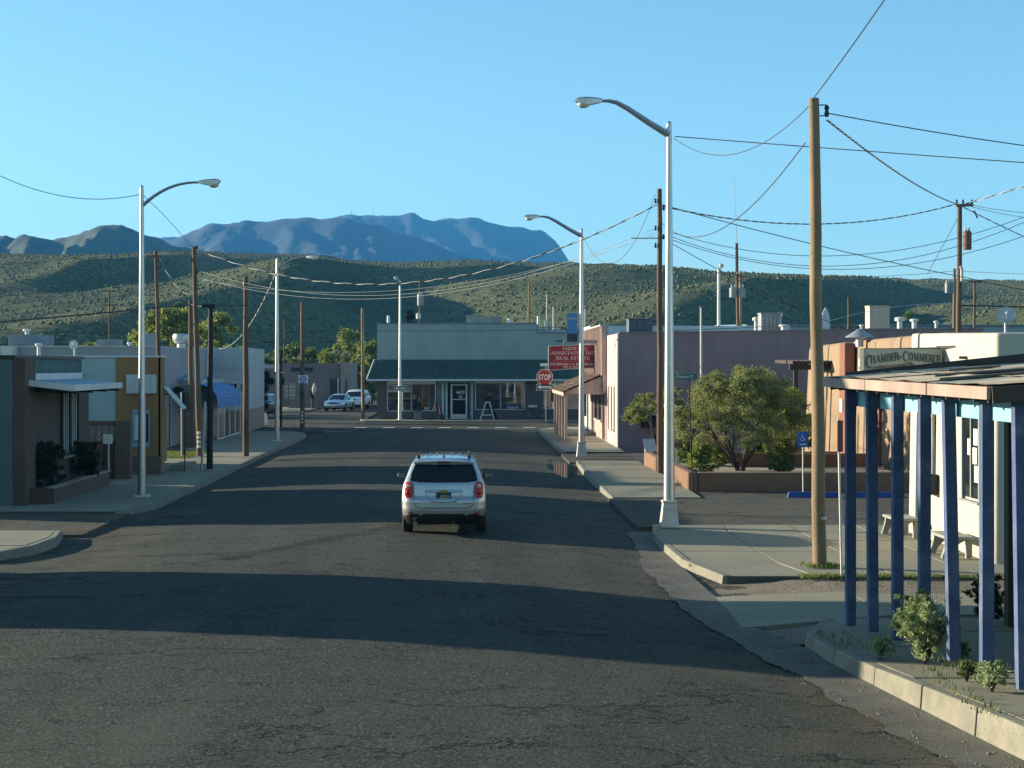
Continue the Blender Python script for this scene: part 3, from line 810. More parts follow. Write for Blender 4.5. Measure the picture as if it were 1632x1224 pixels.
wd = part('window', MB().box(wx(214), wx(237), Y2 - 0.05, Y2 - 0.032, wz(704), wz(659)), M_darkglass, b)
fr = MB(); M_wframe = mat('blue_grey_frame', (0.22, 0.33, 0.40), 0.6)
fr.box(wx(211), wx(214), Y2 - 0.1, Y2 - 0.032, wz(713), wz(653)); fr.box(wx(237), wx(239), Y2 - 0.1, Y2 - 0.032, wz(713), wz(653)); fr.box(wx(214), wx(237), Y2 - 0.1, Y2 - 0.032, wz(659), wz(653)); fr.box(wx(214), wx(237), Y2 - 0.1, Y2 - 0.032, wz(713), wz(704))
part('frame', fr, M_wframe, wd)
part('blind', MB().box(wx(214.5), wx(233), Y2 - 0.06, Y2 - 0.052, wz(702), wz(660)), M_white, wd, label='white window blind')
mb = MB(); mb.prism([(-10.54, 61.0, 3.0), (-10.54, 61.0, 2.95), (-9.9, 61.0, 2.22), (-9.9, 61.0, 2.27)], (0, 0.9, 0)); part('awning', mb, M_panel, b, label='thin sloped side awning')
part('awning_post', MB().tube([(-9.95, 61.85, 0), (-9.95, 61.85, 2.26)], 0.025, 6), M_dark, b)
part('low_wall', MB().box(-10.5, -9.95, 62.0, 64.5, 0, 0.22), M_conc, b)
# roof lights / plumbing stack seen on the ochre shop's roof
def roofbox(name, x0, x1, y0, y1, Y, m, label, cat, depth=None, group=None, z0=None):
    s_ = F / Y; X0, X1 = (x0 - CX) / s_, (x1 - CX) / s_; Z1 = CAM_H - (y0 - CY) / s_; Z0 = CAM_H - (y1 - CY) / s_ if z0 is None else z0
    mb = MB(); d = depth or (X1 - X0); mb.box(X0, X1, Y, Y + d, Z0, Z1)
    return solo(name, mb, m, label, cat, group, bev=0.015)

# --- long grey roofed building behind, seen over the parapet
b = thing('long_building', 'long low grey building with ribbed wall rising behind the ochre shop', 'building', (-26, 90, 0))
part('wall', MB().box(-34, P(243, 0, 82).x, 82, 100, -0.3, P(0, 553, 82).z), M_roofgrey, b)
part('coping', MB().box(-34, P(243.5, 0, 82).x, 81.95, 100, P(0, 553, 82).z + 0.002, P(0, 551, 82).z), M_steel, b)
part('service_box', MB().box(P(1, 0, 81).x, P(20, 0, 81).x, 81, 81.9, P(0, 570, 81).z, P(0, 552, 81).z), M_panel, b)
part('roof_house', MB().box(P(13, 0, 86).x, P(55, 0, 86).x, 86, 90, 3, P(0, 533, 86).z), mat('grey_blue_wall', (0.24, 0.27, 0.30), 0.85, streak=0.2), b)
part('roof_house_window', MB().box(P(27, 0, 86).x, P(41, 0, 86).x, 85.95, 85.99, P(0, 557, 86).z, P(0, 550, 86).z), M_darkglass, b)
roofbox('roof_cooler', 154, 189, 541, 556, 84, M_roofgrey, 'grey box cooler on the long grey roof, left of the near lamp post', 'air cooler')
roofbox('roof_cooler', 229, 247, 531, 556, 84, M_roofgrey, 'tall grey cooler at the right end of the long grey roof', 'air cooler')
def vent(x, y0, y1, Y, r, label, cap=True, m=None):
    p = P(x, y1, Y); q = P(x, y0, Y); mb = MB()
    h = q.z - p.z
    mb.lathe([(r, -0.3), (r, h * 0.62), (r * 1.9, h * 0.66), (r * 1.9, h * 0.92), (r * 0.4, h)] if cap else [(r, -0.3), (r, h)], p, 10)
    return solo('roof_vent', mb, m or M_white, label, 'vent pipe', 'roof vents', smooth=40)
vent(62, 547, 558, 80, 0.09, 'white capped vent at the left of the long grey roof')
vent(207, 545, 556, 83, 0.07, 'short white vent pipe just left of the near lamp post')
vent(43, 524, 534, 87, 0.10, 'pale ball capped vent on top of the grey roof house')
# satellite dish
def dish(x, y, Y, r, base_y, label, face=(0.1, -1, 0.25), m=None):
    c = P(x, y, Y); o = thing('satellite_dish', label, 'satellite dish', (c.x, Y, P(x, base_y, Y).z))
    f = Vector(face).normalized(); rot = f.to_track_quat('Z', 'Y').to_matrix()
    mb = MB(); prof = [(0.001, 0.02), (r * 0.5, 0.03 + r * 0.03), (r, 0.03 + r * 0.16), (r * 0.98, r * 0.16), (r * 0.5, r * 0.02), (0.001, 0)]
    mb.lathe(prof, (0, 0, 0), 24)
    mb.v = [tuple(c + rot @ (Vector(v) - Vector((0, 0, 0)))) for v in mb.v]
    part('reflector', mb, m or M_panel, o, smooth=40)
    part('mast', MB().tube([(c.x, Y + 0.12, P(x, base_y, Y).z - 0.2), (c.x, Y + 0.12, c.z)], 0.035, 8), M_steel, o)
    tip = c + f * r * 0.9
    part('feed_arm', MB().tube([c + Vector((0, 0, -r * 0.9)), tip], 0.015, 6), M_steel, o)
    part('feed_horn', MB().ball(tip, 0.05, 8, 5), M_panel, o)
    return o
dish(117.5, 550, 61.5, 0.16, 571, 'small round grey satellite dish on the ochre shop roof')

# --- white warehouse
b = thing('warehouse', 'white painted warehouse with tan lower wall behind the timber poles', 'warehouse', (-15, 103, 0))
Yh = 99.0; sc = F / Yh
part('wall', MB().box(wx(240), wx(388.5), Yh, Yh + 10, 1.2, wz(554)), mat('warehouse_white', (0.48, 0.52, 0.53), 0.85, var=0.08, streak=0.22, vscale=0.5), b)
part('lower_wall', MB().box(wx(240), wx(388.5), Yh - 0.03, Yh + 10, -0.3, 1.195), M_tanblock, b)
part('cable_tray', MB().box(wx(262), wx(388), Yh - 0.05, Yh - 0.01, wz(590.5), wz(589)), M_steel, b)
part('cable_tray', MB().box(wx(262), wx(388), Yh - 0.05, Yh - 0.01, wz(586), wz(585)), M_steel, b)
part('downpipe', MB().tube([(wx(265), Yh - 0.06, wz(600)), (wx(265), Yh - 0.06, wz(552))], 0.05, 8), M_steel, b)
part('conduit', MB().tube([(wx(299), Yh - 0.06, wz(660)), (wx(299), Yh - 0.06, wz(554))], 0.03, 8), M_dark, b)
for (a, c_) in ((349, 359), (367, 377), (384, 388)):
    wd = part('window', MB().box(wx(a), wx(c_), Yh - 0.03, Yh - 0.005, wz(624), wz(611)), M_darkglass, b)
    fr = MB(); fr.box(wx(a) - 0.05, wx(c_) + 0.05, Yh - 0.06, Yh - 0.031, wz(626), wz(624)); fr.box(wx(a) - 0.05, wx(c_) + 0.05, Yh - 0.06, Yh - 0.031, wz(611), wz(609.6)); fr.box((wx(a) + wx(c_)) / 2 - 0.02, (wx(a) + wx(c_)) / 2 + 0.02, Yh - 0.05, Yh - 0.031, wz(624), wz(611))
    part('frame', fr, M_white, wd)
o = solo('roof_ventilator', MB().lathe([(0.26, 0.0), (0.26, 0.22), (0.42, 0.28), (0.44, 0.36), (0.51, 0.46), (0.51, 0.70), (0.47, 0.79), (0.1, 0.81)], (P(284.5, 0, 99.5).x, 100.6, P(0, 553.5, 99).z - 0.02), 20), M_steel, 'round galvanised kitchen ventilator on the white warehouse roof', 'roof ventilator', smooth=40)
# low wing with awnings between the ochre shop and the warehouse
Yl = 90.0; sc = F / Yl
b = thing('low_wing', 'low tan and white building wing under the blue barrel awning', 'building', (-15.5, 93, 0))
part('wall', MB().box(wx(240), -13.62, Yl, Yh - 0.05, 1.05, 3.0), mat('dull_white_wall', (0.48, 0.50, 0.50), 0.85, streak=0.25), b)
part('lower_wall', MB().box(wx(240), -13.60, Yl - 0.02, Yh - 0.05, -0.3, 1.045), M_tanblock, b)
mb = MB(); mb.hexa([(wx(250), Yl - 1.2, 2.95), (wx(300), Yl - 1.2, 2.95), (wx(300), Yl + 3, 3.3), (wx(250), Yl + 3, 3.3)], [(wx(250), Yl - 1.2, 3.05), (wx(300), Yl - 1.2, 3.05), (wx(300), Yl + 3, 3.4), (wx(250), Yl + 3, 3.4)])
part('porch_roof', mb, M_blue_skytint, b)
for (a, c_) in ((289, 295), (297, 302)):
    wd = part('window', MB().box(wx(a), wx(c_), Yl - 0.04, Yl - 0.005, 1.3, 2.35), M_darkglass, b)
    part('frame', MB().box(wx(a) - 0.04, wx(c_) + 0.04, Yl - 0.08, Yl - 0.041, 1.22, 1.3), M_white, wd)
# barrel awning
aw = thing('barrel_awning', 'blue canvas barrel awning on thin white posts along the low wing', 'awning', (-13.0, 92.5, 0))
M_bluecanvas = mat('blue_canvas', (0.09, 0.24, 0.50), 0.75, var=0.12, vscale=1.5)
arc = [(-13.6 + 1.08 * math.sin(a), 1.78 + 1.0 * math.cos(a) ** 0.8 if a < 1.55 else 1.78) for a in np.linspace(0, math.pi / 2, 9)]
secs = np.linspace(88.0, 96.8, 7)
for i in range(6):
    mb = MB(); y0, y1 = secs[i] + 0.02, secs[i + 1] - 0.02
    for k in range(8):
        (xa, za), (xb, zb_) = arc[k], arc[k + 1]
        mb.hexa([(xa, y0, za), (xb, y0, zb_), (xb, y1, zb_), (xa, y1, za)], [(xa, y0, za + 0.03), (xb + 0.02, y0, zb_ + 0.02), (xb + 0.02, y1, zb_ + 0.02), (xa, y1, za + 0.03)])
    part('canvas_panel', mb, M_bluecanvas, aw)
part('valance', MB().box(-12.53, -12.49, 88.0, 96.8, 1.58, 1.79), M_bluecanvas, aw)
for y in np.linspace(88.1, 96.7, 5): part('post', MB().tube([(-12.51, y, -0.3), (-12.51, y, 1.6)], 0.03, 8), M_white, aw)
part('base_rail', MB().box(-12.54, -12.48, 88, 96.8, 0.02, 0.08), M_white, aw)
# dark carport shade between poles
cp = thing('shade_canopy', 'dark pitched canvas shade beside the ochre shop', 'shade canopy', (-13.2, 86, 0))
x0, x1 = P(263, 0, 84).x, P(301, 0, 84).x; xm = (x0 + x1) / 2; zt, ze = P(0, 615, 84).z, P(0, 640, 84).z
mb = MB()
for (xa, za, xb, zb_) in ((x0, ze + 0.35, xm, zt), (xm, zt, x1, zt - 0.25)):
    mb.hexa([(xa, 84, za - 0.03), (xb, 84, zb_ - 0.03), (xb, 88, zb_ - 0.03), (xa, 88, za - 0.03)], [(xa, 84, za), (xb, 84, zb_), (xb, 88, zb_), (xa, 88, za)])
part('canvas', mb, mat('dark_brown_canvas', (0.045, 0.035, 0.03), 0.85), cp)
for x, y in ((x0 + 0.2, 84.1), (x1 - 0.1, 84.1), (x0 + 0.2, 87.9), (x1 - 0.1, 87.9)): part('post', MB().tube([(x, y, -0.1), (x, y, zt - 0.3)], 0.03, 6), M_dark, cp)

# --- purple grey building beyond the junction
Yp = 158.0; sc = F / Yp
b = thing('adobe_building', 'long purple-grey flat roofed building beyond the junction, left of the shop', 'building', (-13, 163, 0))
M_purplegrey = mat('purple_grey_stucco', (0.20, 0.165, 0.165), 0.9, var=0.1, streak=0.15, vscale=0.4)
part('wall', MB().box(wx(446), wx(543), Yp, Yp + 9, -0.3, wz(579)), M_purplegrey, b)
part('low_wing', MB().box(wx(402), wx(445.8), Yp + 0.4, Yp + 9, -0.3, wz(587)), M_purplegrey, b)
part('corner_block', MB().box(wx(543.2), wx(560), Yp - 0.3, Yp + 9, -0.3, wz(577.5)), mat('sunlit_tan_stucco', (0.36, 0.29, 0.24), 0.9, streak=0.15), b)  # sunlit lightness of the end face put into its tan colour
part('roof_parapet_vents', MB().box(wx(416), wx(432), Yp + 1, Yp + 2, wz(587), wz(581)), M_steel, b)
part('sign_board', MB().box(wx(464.5), wx(499), Yp - 0.12, Yp - 0.003, wz(591.5), wz(586)), M_black, b)
for a, c_ in ((454, 459), (461, 471)):
    wd = part('window', MB().box(wx(a), wx(c_), Yp - 0.03, Yp - 0.003, wz(636), wz(610)), glass_mat('pale_window_glass', (0.25, 0.25, 0.2), 0.1), b)  # even pale glass colour
    for k in range(1, 4): part('bar', MB().box(wx(a), wx(c_), Yp - 0.06, Yp - 0.031, wz(610 + k * 6.5) - 0.02, wz(610 + k * 6.5) + 0.02), M_white, wd)
part('door', MB().box(wx(526), wx(538), Yp - 0.05, Yp - 0.003, 0, wz(604)), M_dark, b)
part('door_post', MB().box(wx(538.3), wx(540.2), Yp - 0.3, Yp - 0.003, 0, wz(602)), M_panel, b)
part('downpipe', MB().tube([(wx(552), Yp - 0.36, 0.5), (wx(552), Yp - 0.36, wz(604))], 0.06, 6), M_dark, b)
part('low_garden_wall', MB().box(wx(470), wx(512), Yp - 4.0, Yp - 3.7, -0.1, 0.75), M_purplegrey, b)
part('kerb_line', MB().box(wx(470), wx(522), Yp - 5.6, Yp - 5.4, -0.1, 0.12), M_kerb, b)
# ------------------------------------------------------------------ right side of the street
# serif capitals drawn as strokes: x, y in a unit box; thick and thin strokes with foot serifs
SERIF = {
 'A': (0.95, [((0.08, 0), (0.47, 1), 0), ((0.47, 1), (0.87, 0), 1), ((0.22, 0.34), (0.72, 0.34), 0)], [(0.08, 0), (0.87, 0)]),
 'B': (0.8, [((0.2, 0), (0.2, 1), 1), ((0.2, 0.97), (0.5, 0.97), 0), ((0.5, 0.97), (0.64, 0.86), 1), ((0.64, 0.86), (0.64, 0.66), 1), ((0.64, 0.66), (0.48, 0.53), 0), ((0.2, 0.53), (0.5, 0.53), 0), ((0.5, 0.53), (0.68, 0.4), 1), ((0.68, 0.4), (0.68, 0.15), 1), ((0.68, 0.15), (0.52, 0.03), 0), ((0.2, 0.03), (0.52, 0.03), 0)], [(0.16, 0), (0.16, 1)]),
 'C': (0.9, [((0.84, 0.8), (0.7, 0.95), 0), ((0.7, 0.95), (0.45, 0.98), 0), ((0.45, 0.98), (0.2, 0.8), 1), ((0.2, 0.8), (0.12, 0.5), 1), ((0.12, 0.5), (0.2, 0.2), 1), ((0.2, 0.2), (0.45, 0.02), 1), ((0.45, 0.02), (0.72, 0.05), 0), ((0.72, 0.05), (0.86, 0.2), 0), ((0.84, 0.98), (0.84, 0.74), 0)], []),
 'D': (0.92, [((0.2, 0), (0.2, 1), 1), ((0.2, 0.97), (0.5, 0.97), 0), ((0.5, 0.97), (0.76, 0.78), 1), ((0.76, 0.78), (0.82, 0.5), 1), ((0.82, 0.5), (0.76, 0.22), 1), ((0.76, 0.22), (0.5, 0.03), 1), ((0.2, 0.03), (0.5, 0.03), 0)], [(0.16, 0), (0.16, 1)]),
 'E': (0.76, [((0.2, 0), (0.2, 1), 1), ((0.2, 0.97), (0.68, 0.97), 0), ((0.2, 0.51), (0.55, 0.51), 0), ((0.2, 0.03), (0.7, 0.03), 0), ((0.68, 1), (0.68, 0.78), 0), ((0.7, 0), (0.7, 0.22), 0), ((0.55, 0.4), (0.55, 0.62), 0)], [(0.16, 0), (0.16, 1)]),
 'F': (0.72, [((0.2, 0), (0.2, 1), 1), ((0.2, 0.97), (0.66, 0.97), 0), ((0.2, 0.51), (0.52, 0.51), 0), ((0.66, 1), (0.66, 0.78), 0)], [(0.2, 0), (0.16, 1)]),
 'H': (1.0, [((0.2, 0), (0.2, 1), 1), ((0.8, 0), (0.8, 1), 1), ((0.2, 0.52), (0.8, 0.52), 0)], [(0.2, 0), (0.2, 1), (0.8, 0), (0.8, 1)]),
 'I': (0.45, [((0.22, 0), (0.22, 1), 1)], [(0.22, 0), (0.22, 1)]),
 'L': (0.74, [((0.2, 0), (0.2, 1), 1), ((0.2, 0.03), (0.68, 0.03), 0), ((0.68, 0), (0.68, 0.25), 0)], [(0.16, 0), (0.2, 1)]),
 'M': (1.15, [((0.16, 0), (0.2, 1), 0), ((0.2, 1), (0.57, 0.08), 1), ((0.57, 0.08), (0.94, 1), 0), ((0.94, 1), (0.98, 0), 1)], [(0.16, 0), (0.98, 0), (0.16, 1), (0.98, 1)]),
 'N': (1.0, [((0.18, 0), (0.18, 1), 0), ((0.18, 1), (0.82, 0), 1), ((0.82, 0), (0.82, 1), 0)], [(0.18, 0), (0.16, 1), (0.82, 1)]),
 'O': (1.0, [((0.5, 0.98), (0.2, 0.82), 1), ((0.2, 0.82), (0.12, 0.5), 1), ((0.12, 0.5), (0.2, 0.18), 1), ((0.2, 0.18), (0.5, 0.02), 1), ((0.5, 0.02), (0.8, 0.18), 1), ((0.8, 0.18), (0.88, 0.5), 1), ((0.88, 0.5), (0.8, 0.82), 1), ((0.8, 0.82), (0.5, 0.98), 1)], []),
 'R': (0.9, [((0.2, 0), (0.2, 1), 1), ((0.2, 0.97), (0.52, 0.97), 0), ((0.52, 0.97), (0.68, 0.85), 1), ((0.68, 0.85), (0.68, 0.63), 1), ((0.68, 0.63), (0.5, 0.49), 0), ((0.2, 0.49), (0.5, 0.49), 0), ((0.45, 0.49), (0.84, 0.0), 1)], [(0.2, 0), (0.16, 1), (0.86, 0)]),
 'S': (0.72, [((0.6, 0.82), (0.45, 0.97), 0), ((0.45, 0.97), (0.22, 0.9), 0), ((0.22, 0.9), (0.18, 0.7), 1), ((0.18, 0.7), (0.55, 0.42), 1), ((0.55, 0.42), (0.6, 0.2), 1), ((0.6, 0.2), (0.45, 0.03), 0), ((0.45, 0.03), (0.22, 0.06), 0), ((0.22, 0.06), (0.13, 0.2), 0), ((0.6, 1), (0.6, 0.76), 0), ((0.13, 0), (0.13, 0.26), 0)], []),
 'T': (0.85, [((0.42, 0), (0.42, 1), 1), ((0.08, 0.97), (0.77, 0.97), 0), ((0.08, 1), (0.08, 0.76), 0), ((0.77, 1), (0.77, 0.76), 0)], [(0.42, 0)]),
 'W': (1.3, [((0.12, 1), (0.38, 0), 1), ((0.38, 0), (0.65, 0.95), 0), ((0.65, 0.95), (0.9, 0), 1), ((0.9, 0), (1.18, 1), 0)], [(0.12, 1), (0.65, 1), (1.18, 1)]),
 ',': (0.35, [((0.15, 0.08), (0.1, -0.15), 1)], []), '.': (0.3, [((0.12, 0.0), (0.12, 0.1), 1)], []), ' ': (0.45, [], []),
}
def serif_text(items, c, width, m, parent, name='lettering', thick=0.17, thin=0.075, y=None):
    """items: (text, height, base line offset, rise function or None). Letters face -Y at distance c.y"""
    segs = []; x = 0.0
    for (txt, h, dz, asp) in items:
        for ch in txt:
            w, st, sf = SERIF[ch]
            for (a, b_, k) in st:
                segs.append((x + a[0] * h * asp, dz + a[1] * h, x + b_[0] * h * asp, dz + b_[1] * h, (thick if k else thin) * h))
            for (sx, sy) in sf:
                yy_ = dz + (0.03 if sy == 0 else 0.97) * h
                segs.append((x + (sx - 0.15) * h * asp, yy_, x + (sx + 0.15) * h * asp, yy_, 0.07 * h))
            x += w * h * asp
    tot = x; k = width / tot; mb = MB()
    for i, (x0, z0, x1, z1, w) in enumerate(segs):
        a = Vector(((x0 - tot / 2) * k, 0, z0)); b_ = Vector(((x1 - tot / 2) * k, 0, z1)); d = (b_ - a)
        if d.length < 1e-5: continue
        d.normalize(); n_ = Vector((-d.z, 0, d.x)) * w * 0.5; e = d * w * 0.12
        off = Vector(c) - Vector((0, 0.0002 * (i % 9), 0))
        mb.add([a - e - n_ + off, b_ + e - n_ + off, b_ + e + n_ + off, a - e + n_ + off], [(0, 1, 2, 3)])
    me = mb.mesh(name); me.transform(Matrix.Translation(-root_loc(parent))); me.materials.append(m)
    o = bpy.data.objects.new(name, me); C.objects.link(o); o.parent = parent
    return o

M_lav = mat('lavender_stucco', (0.30, 0.215, 0.225), 0.9, var=0.11, vscale=0.35, streak=0.2, bump=0.25, dirt=(0.19, 0.145, 0.15), dirt_amt=0.6)
M_pink = mat('pale_pink_stucco', (0.56, 0.43, 0.39), 0.9, var=0.08, vscale=0.6, streak=0.12, bump=0.2)
M_board = mat('pink_brown_boards', (0.52, 0.39, 0.33), 0.85, var=0.15, vscale=1.2, streak=0.25)
M_shingle = mat('wood_shingles', (0.14, 0.085, 0.055), 0.9, var=0.35, vscale=3, fine=0.3, fscale=9)
M_adobe = mat('tan_adobe', (0.29, 0.20, 0.12), 0.92, var=0.12, vscale=0.5, streak=0.0, bump=0.5, bscale=6)
M_adobed = mat('red_brown_adobe', (0.24, 0.10, 0.065), 0.92, var=0.12, bump=0.4, bscale=6)
M_cream = mat('cream_stucco', (0.50, 0.475, 0.385), 0.9, var=0.07, vscale=0.6, bump=0.35, bscale=14, dirt=(0.42, 0.37, 0.27), dirt_amt=0.25)
M_red = mat('red_sign_paint', (0.30, 0.016, 0.022), 0.5, var=0.08)
M_signwhite = mat('sign_white', (0.80, 0.78, 0.74), 0.6, var=0.04)
M_brownwood = mat('brown_fascia_paint', (0.40, 0.29, 0.23), 0.85, var=0.12, vscale=1.5, streak=0.3)
M_darkwood = mat('dark_brown_wood', (0.065, 0.045, 0.035), 0.85, var=0.2, streak=0.2)

# ---- lavender office with shingled awning
b = thing('office_building', 'long lavender stucco office with pink street front and shingled awning', 'office building', (14, 84, 0))
Yo = 79.7; sc = F / Yo
zL, zR = wz(531.5), wz(524.5); xR = wx(1567)
mb = MB(); mb.hexa([(6.87, Yo, -0.3), (xR, Yo, -0.3), (xR, 98, -0.3), (6.87, 98, -0.3)], [(6.87, Yo, zL), (xR, Yo, zR), (xR, 98, zR), (6.87, 98, zL)])
part('wall', mb, M_lav, b)
mb = MB(); mb.hexa([(6.86, Yo - 0.03, zL + 0.002), (xR + .03, Yo - 0.03, zR + 0.002), (xR + .03, Yo + 0.3, zR + 0.002), (6.86, Yo + 0.3, zL + 0.002)], [(6.86, Yo - 0.03, zL + 0.07), (xR + .03, Yo - 0.03, zR + 0.07), (xR + .03, Yo + 0.3, zR + 0.07), (6.86, Yo + 0.3, zL + 0.07)])
part('coping', mb, M_lav, b)
part('front_bay', MB().box(6.80, 6.868, Yo - 0.02, 85.6, -0.2, zL), M_pink, b)
for y0, y1 in ((81.2, 81.65), (82.7, 83.15), (84.5, 84.9)):
    wd = part('slit_window', MB().box(6.79, 6.799, y0, y1, 0.75, 2.75), M_darkglass, b)
    part('sill', MB().box(6.74, 6.799, y0 - 0.08, y1 + 0.08, 0.66, 0.75), M_pink, wd)
# window in the shaded wall, with sill
wd = part('window', MB().box(wx(1021), wx(1053), Yo - 0.02, Yo - 0.003, wz(683), wz(662)), M_darkglass, b)
part('sill', MB().box(wx(1019), wx(1055), Yo - 0.09, Yo - 0.003, wz(685.5), wz(683)), M_lav, wd)
part('frame', MB().box((wx(1021) + wx(1053)) / 2 - .03, (wx(1021) + wx(1053)) / 2 + .03, Yo - 0.04, Yo - 0.021, wz(683), wz(662)), M_lav, wd)
# boarded gable section
zB = 5.65
part('board_front', MB().box(6.52, 6.62, 85.62, 97.9, 3.25, zB), M_board, b)
part('board_return', MB().box(6.625, 6.86, 85.62, 85.72, 2.4, zB), M_board, b)
for k in range(20):
    y = 85.9 + k * 0.62
    part('batten', MB().box(6.48, 6.519, y, y + 0.07, 3.26, zB), M_board, b)
part('board_coping', MB().box(6.46, 6.9, 85.6, 97.92, zB + 0.002, zB + 0.08), M_pink, b)
part('shop_front', MB().box(6.78, 6.86, 85.62, 97.9, -0.2, 2.7), M_board, b)
for y0, y1, z0, z1, nm in ((86.5, 87.7, 0.05, 2.2, 'door'), (88.4, 90.6, 0.95, 2.35, 'window'), (91.2, 93.4, 0.95, 2.35, 'window'), (94.2, 95.3, 0.05, 2.2, 'door')):
    wd = part(nm, MB().box(6.755, 6.775, y0, y1, z0, z1), M_darkglass, b)
    fr = MB(); fr.box(6.73, 6.777, y0 - 0.08, y0, z0, z1 + 0.08); fr.box(6.73, 6.777, y1, y1 + 0.08, z0, z1 + 0.08); fr.box(6.73, 6.777, y0, y1, z1, z1 + 0.08)
    if nm == 'window': fr.box(6.70, 6.777, y0, y1, z0 - 0.08, z0)
    part('frame', fr, M_pink, wd)
# awning: gable end, shingles, posts
aw = part('awning', MB().prism([(4.80, 86.0, 2.36), (6.76, 86.0, 2.30), (6.76, 86.0, 3.30), (4.80, 86.0, 2.44)], (0, 0.06, 0)), M_board, b, label='pink-brown boarded awning gable')
for k in range(5):
    x = 5.15 + k * 0.38; zt_ = 2.44 + (x - 4.8) / 1.96 * 0.86
    part('gable_batten', MB().box(x, x + 0.05, 85.97, 85.999, 2.34, zt_ - 0.04), M_board, aw)
sh = MB(); r2 = random.Random(4)
for row in range(8):
    t0 = row / 8; 
    y = 85.9
    while y < 97.6:
        w_ = r2.uniform(0.22, 0.4); xa = 4.62 + 2.0 * t0; xb = xa + 0.34; za = 2.42 + 0.90 * t0 + r2.uniform(0, 0.035); zb_ = za + 0.13
        sh.hexa([(xa, y, za), (xb, y, zb_), (xb, y + w_ - .015, zb_), (xa, y + w_ - .015, za)], [(xa, y, za + 0.035), (xb, y, zb_ + 0.02), (xb, y + w_ - .015, zb_ + 0.02), (xa, y + w_ - .015, za + 0.035)])
        y += w_
part('shingles', sh, M_shingle, aw, kind='stuff')
part('eave_board', MB().box(4.70, 4.74, 86.0, 97.5, 2.24, 2.42), M_board, aw)
part('soffit', MB().hexa([(4.74, 86.07, 2.33), (6.76, 86.07, 3.12), (6.76, 97.5, 3.12), (4.74, 97.5, 2.33)], [(4.74, 86.07, 2.36), (6.76, 86.07, 3.15), (6.76, 97.5, 3.15), (4.74, 97.5, 2.36)]), M_board, aw)
for k in range(5):
    y = 86.5 + k * 2.62
    part('post', MB().box(4.78, 4.92, y - 0.07, y + 0.07, 0.03, 2.34), M_board, aw, bev=0.01)
# sign beam
part('sign_beam', MB().box(4.85, 7.3, 88.35, 88.55, 4.84, 5.02), mat('grey_beam', (0.24, 0.25, 0.27), 0.6), b)
part('light_conduit', MB().tube([(7.2, 79.66, 4.9), (6.72, 79.66, 4.9), (6.72, 79.66, 4.6)], 0.03, 6), M_steel, b)
# pale end bay
b2 = thing('end_shop', 'narrow white and pale blue shop front at the far end of the office row', 'shop building', (10, 102, 0))
part('wall', MB().box(6.84, 18, 98.1, 106.4, -0.2, 5.95), mat('pale_blue_white', (0.62, 0.68, 0.68), 0.85, streak=0.15), b2)
part('door', MB().box(6.80, 6.838, 99.2, 100.2, 0.03, 2.2), M_dark, b2)
part('window', MB().box(6.80, 6.838, 101, 103.5, 0.8, 2.4), M_darkglass, b2)

# hanging red sign
Ys = 90.2; sc = F / Ys
s_ = thing('hanging_sign', 'dark red hanging real estate sign behind the second lamp post', 'sign', (wx(912), Ys, wz(590)))
mb = MB(); mb.hexa([(wx(874.5), Ys, wz(590)), (wx(950.5), Ys, wz(586)), (wx(950.5), Ys + 0.09, wz(586)), (wx(874.5), Ys + 0.09, wz(590))], [(wx(874.5), Ys, wz(551.5)), (wx(950.5), Ys, wz(549)), (wx(950.5), Ys + 0.09, wz(549)), (wx(874.5), Ys + 0.09, wz(551.5))])
part('board', mb, M_red, s_)
fr = MB()
for (a, b_) in (((874.5, 590), (950.5, 586)), ((874.5, 551.5), (950.5, 549))):
    fr.beam((wx(a[0]), Ys + 0.04, wz(a[1])), (wx(b_[0]), Ys + 0.04, wz(b_[1])), 0.13, 0.035)
fr.beam((wx(874.3), Ys + 0.04, wz(590)), (wx(874.3), Ys + 0.04, wz(551.5)), 0.13, 0.035, up=(1, 0, 0)); fr.beam((wx(950.7), Ys + 0.04, wz(586)), (wx(950.7), Ys + 0.04, wz(549)), 0.13, 0.035, up=(1, 0, 0))
part('frame', fr, M_panel, s_)
for x in (890, 940): part('hanger', MB().tube([(wx(x), Ys + 0.04, wz(550)), (wx(x), Ys + 0.04, 4.95)], 0.015, 6), M_dark, s_)
part('hanger_beam', MB().box(wx(886), wx(958), Ys, Ys + 0.1, 4.95, 5.03), M_dark, s_)
yy_ = Ys - 0.006
serif_text([('HOWELL', 0.15, 0, 1.0)], (wx(917), yy_, wz(558)), 1.30, M_signwhite, s_)
serif_text([('ASSOCIATES, INC', 0.155, 0, 1.0)], (wx(913), yy_, wz(565)), 2.28, M_signwhite, s_)
serif_text([('REAL ESTATE', 0.155, 0, 1.0)], (wx(913), yy_, wz(573)), 1.76, M_signwhite, s_)
M_dimred = mat('faded_sign_lettering', (0.45, 0.16, 0.16), 0.6)
lettering('Bill Howell Qualifying Broker', (wx(913), yy_, wz(575.7)), 2.0, 0.09, M_dimred, s_)
lettering('575-894-6611 or 800-898-6611', (wx(913), yy_, wz(580.3)), 2.32, 0.13, M_signwhite, s_, bold=0.01)
lettering('573 S. FOCH', (wx(913), yy_, wz(585.2)), 1.0, 0.11, M_signwhite, s_, bold=0.01)

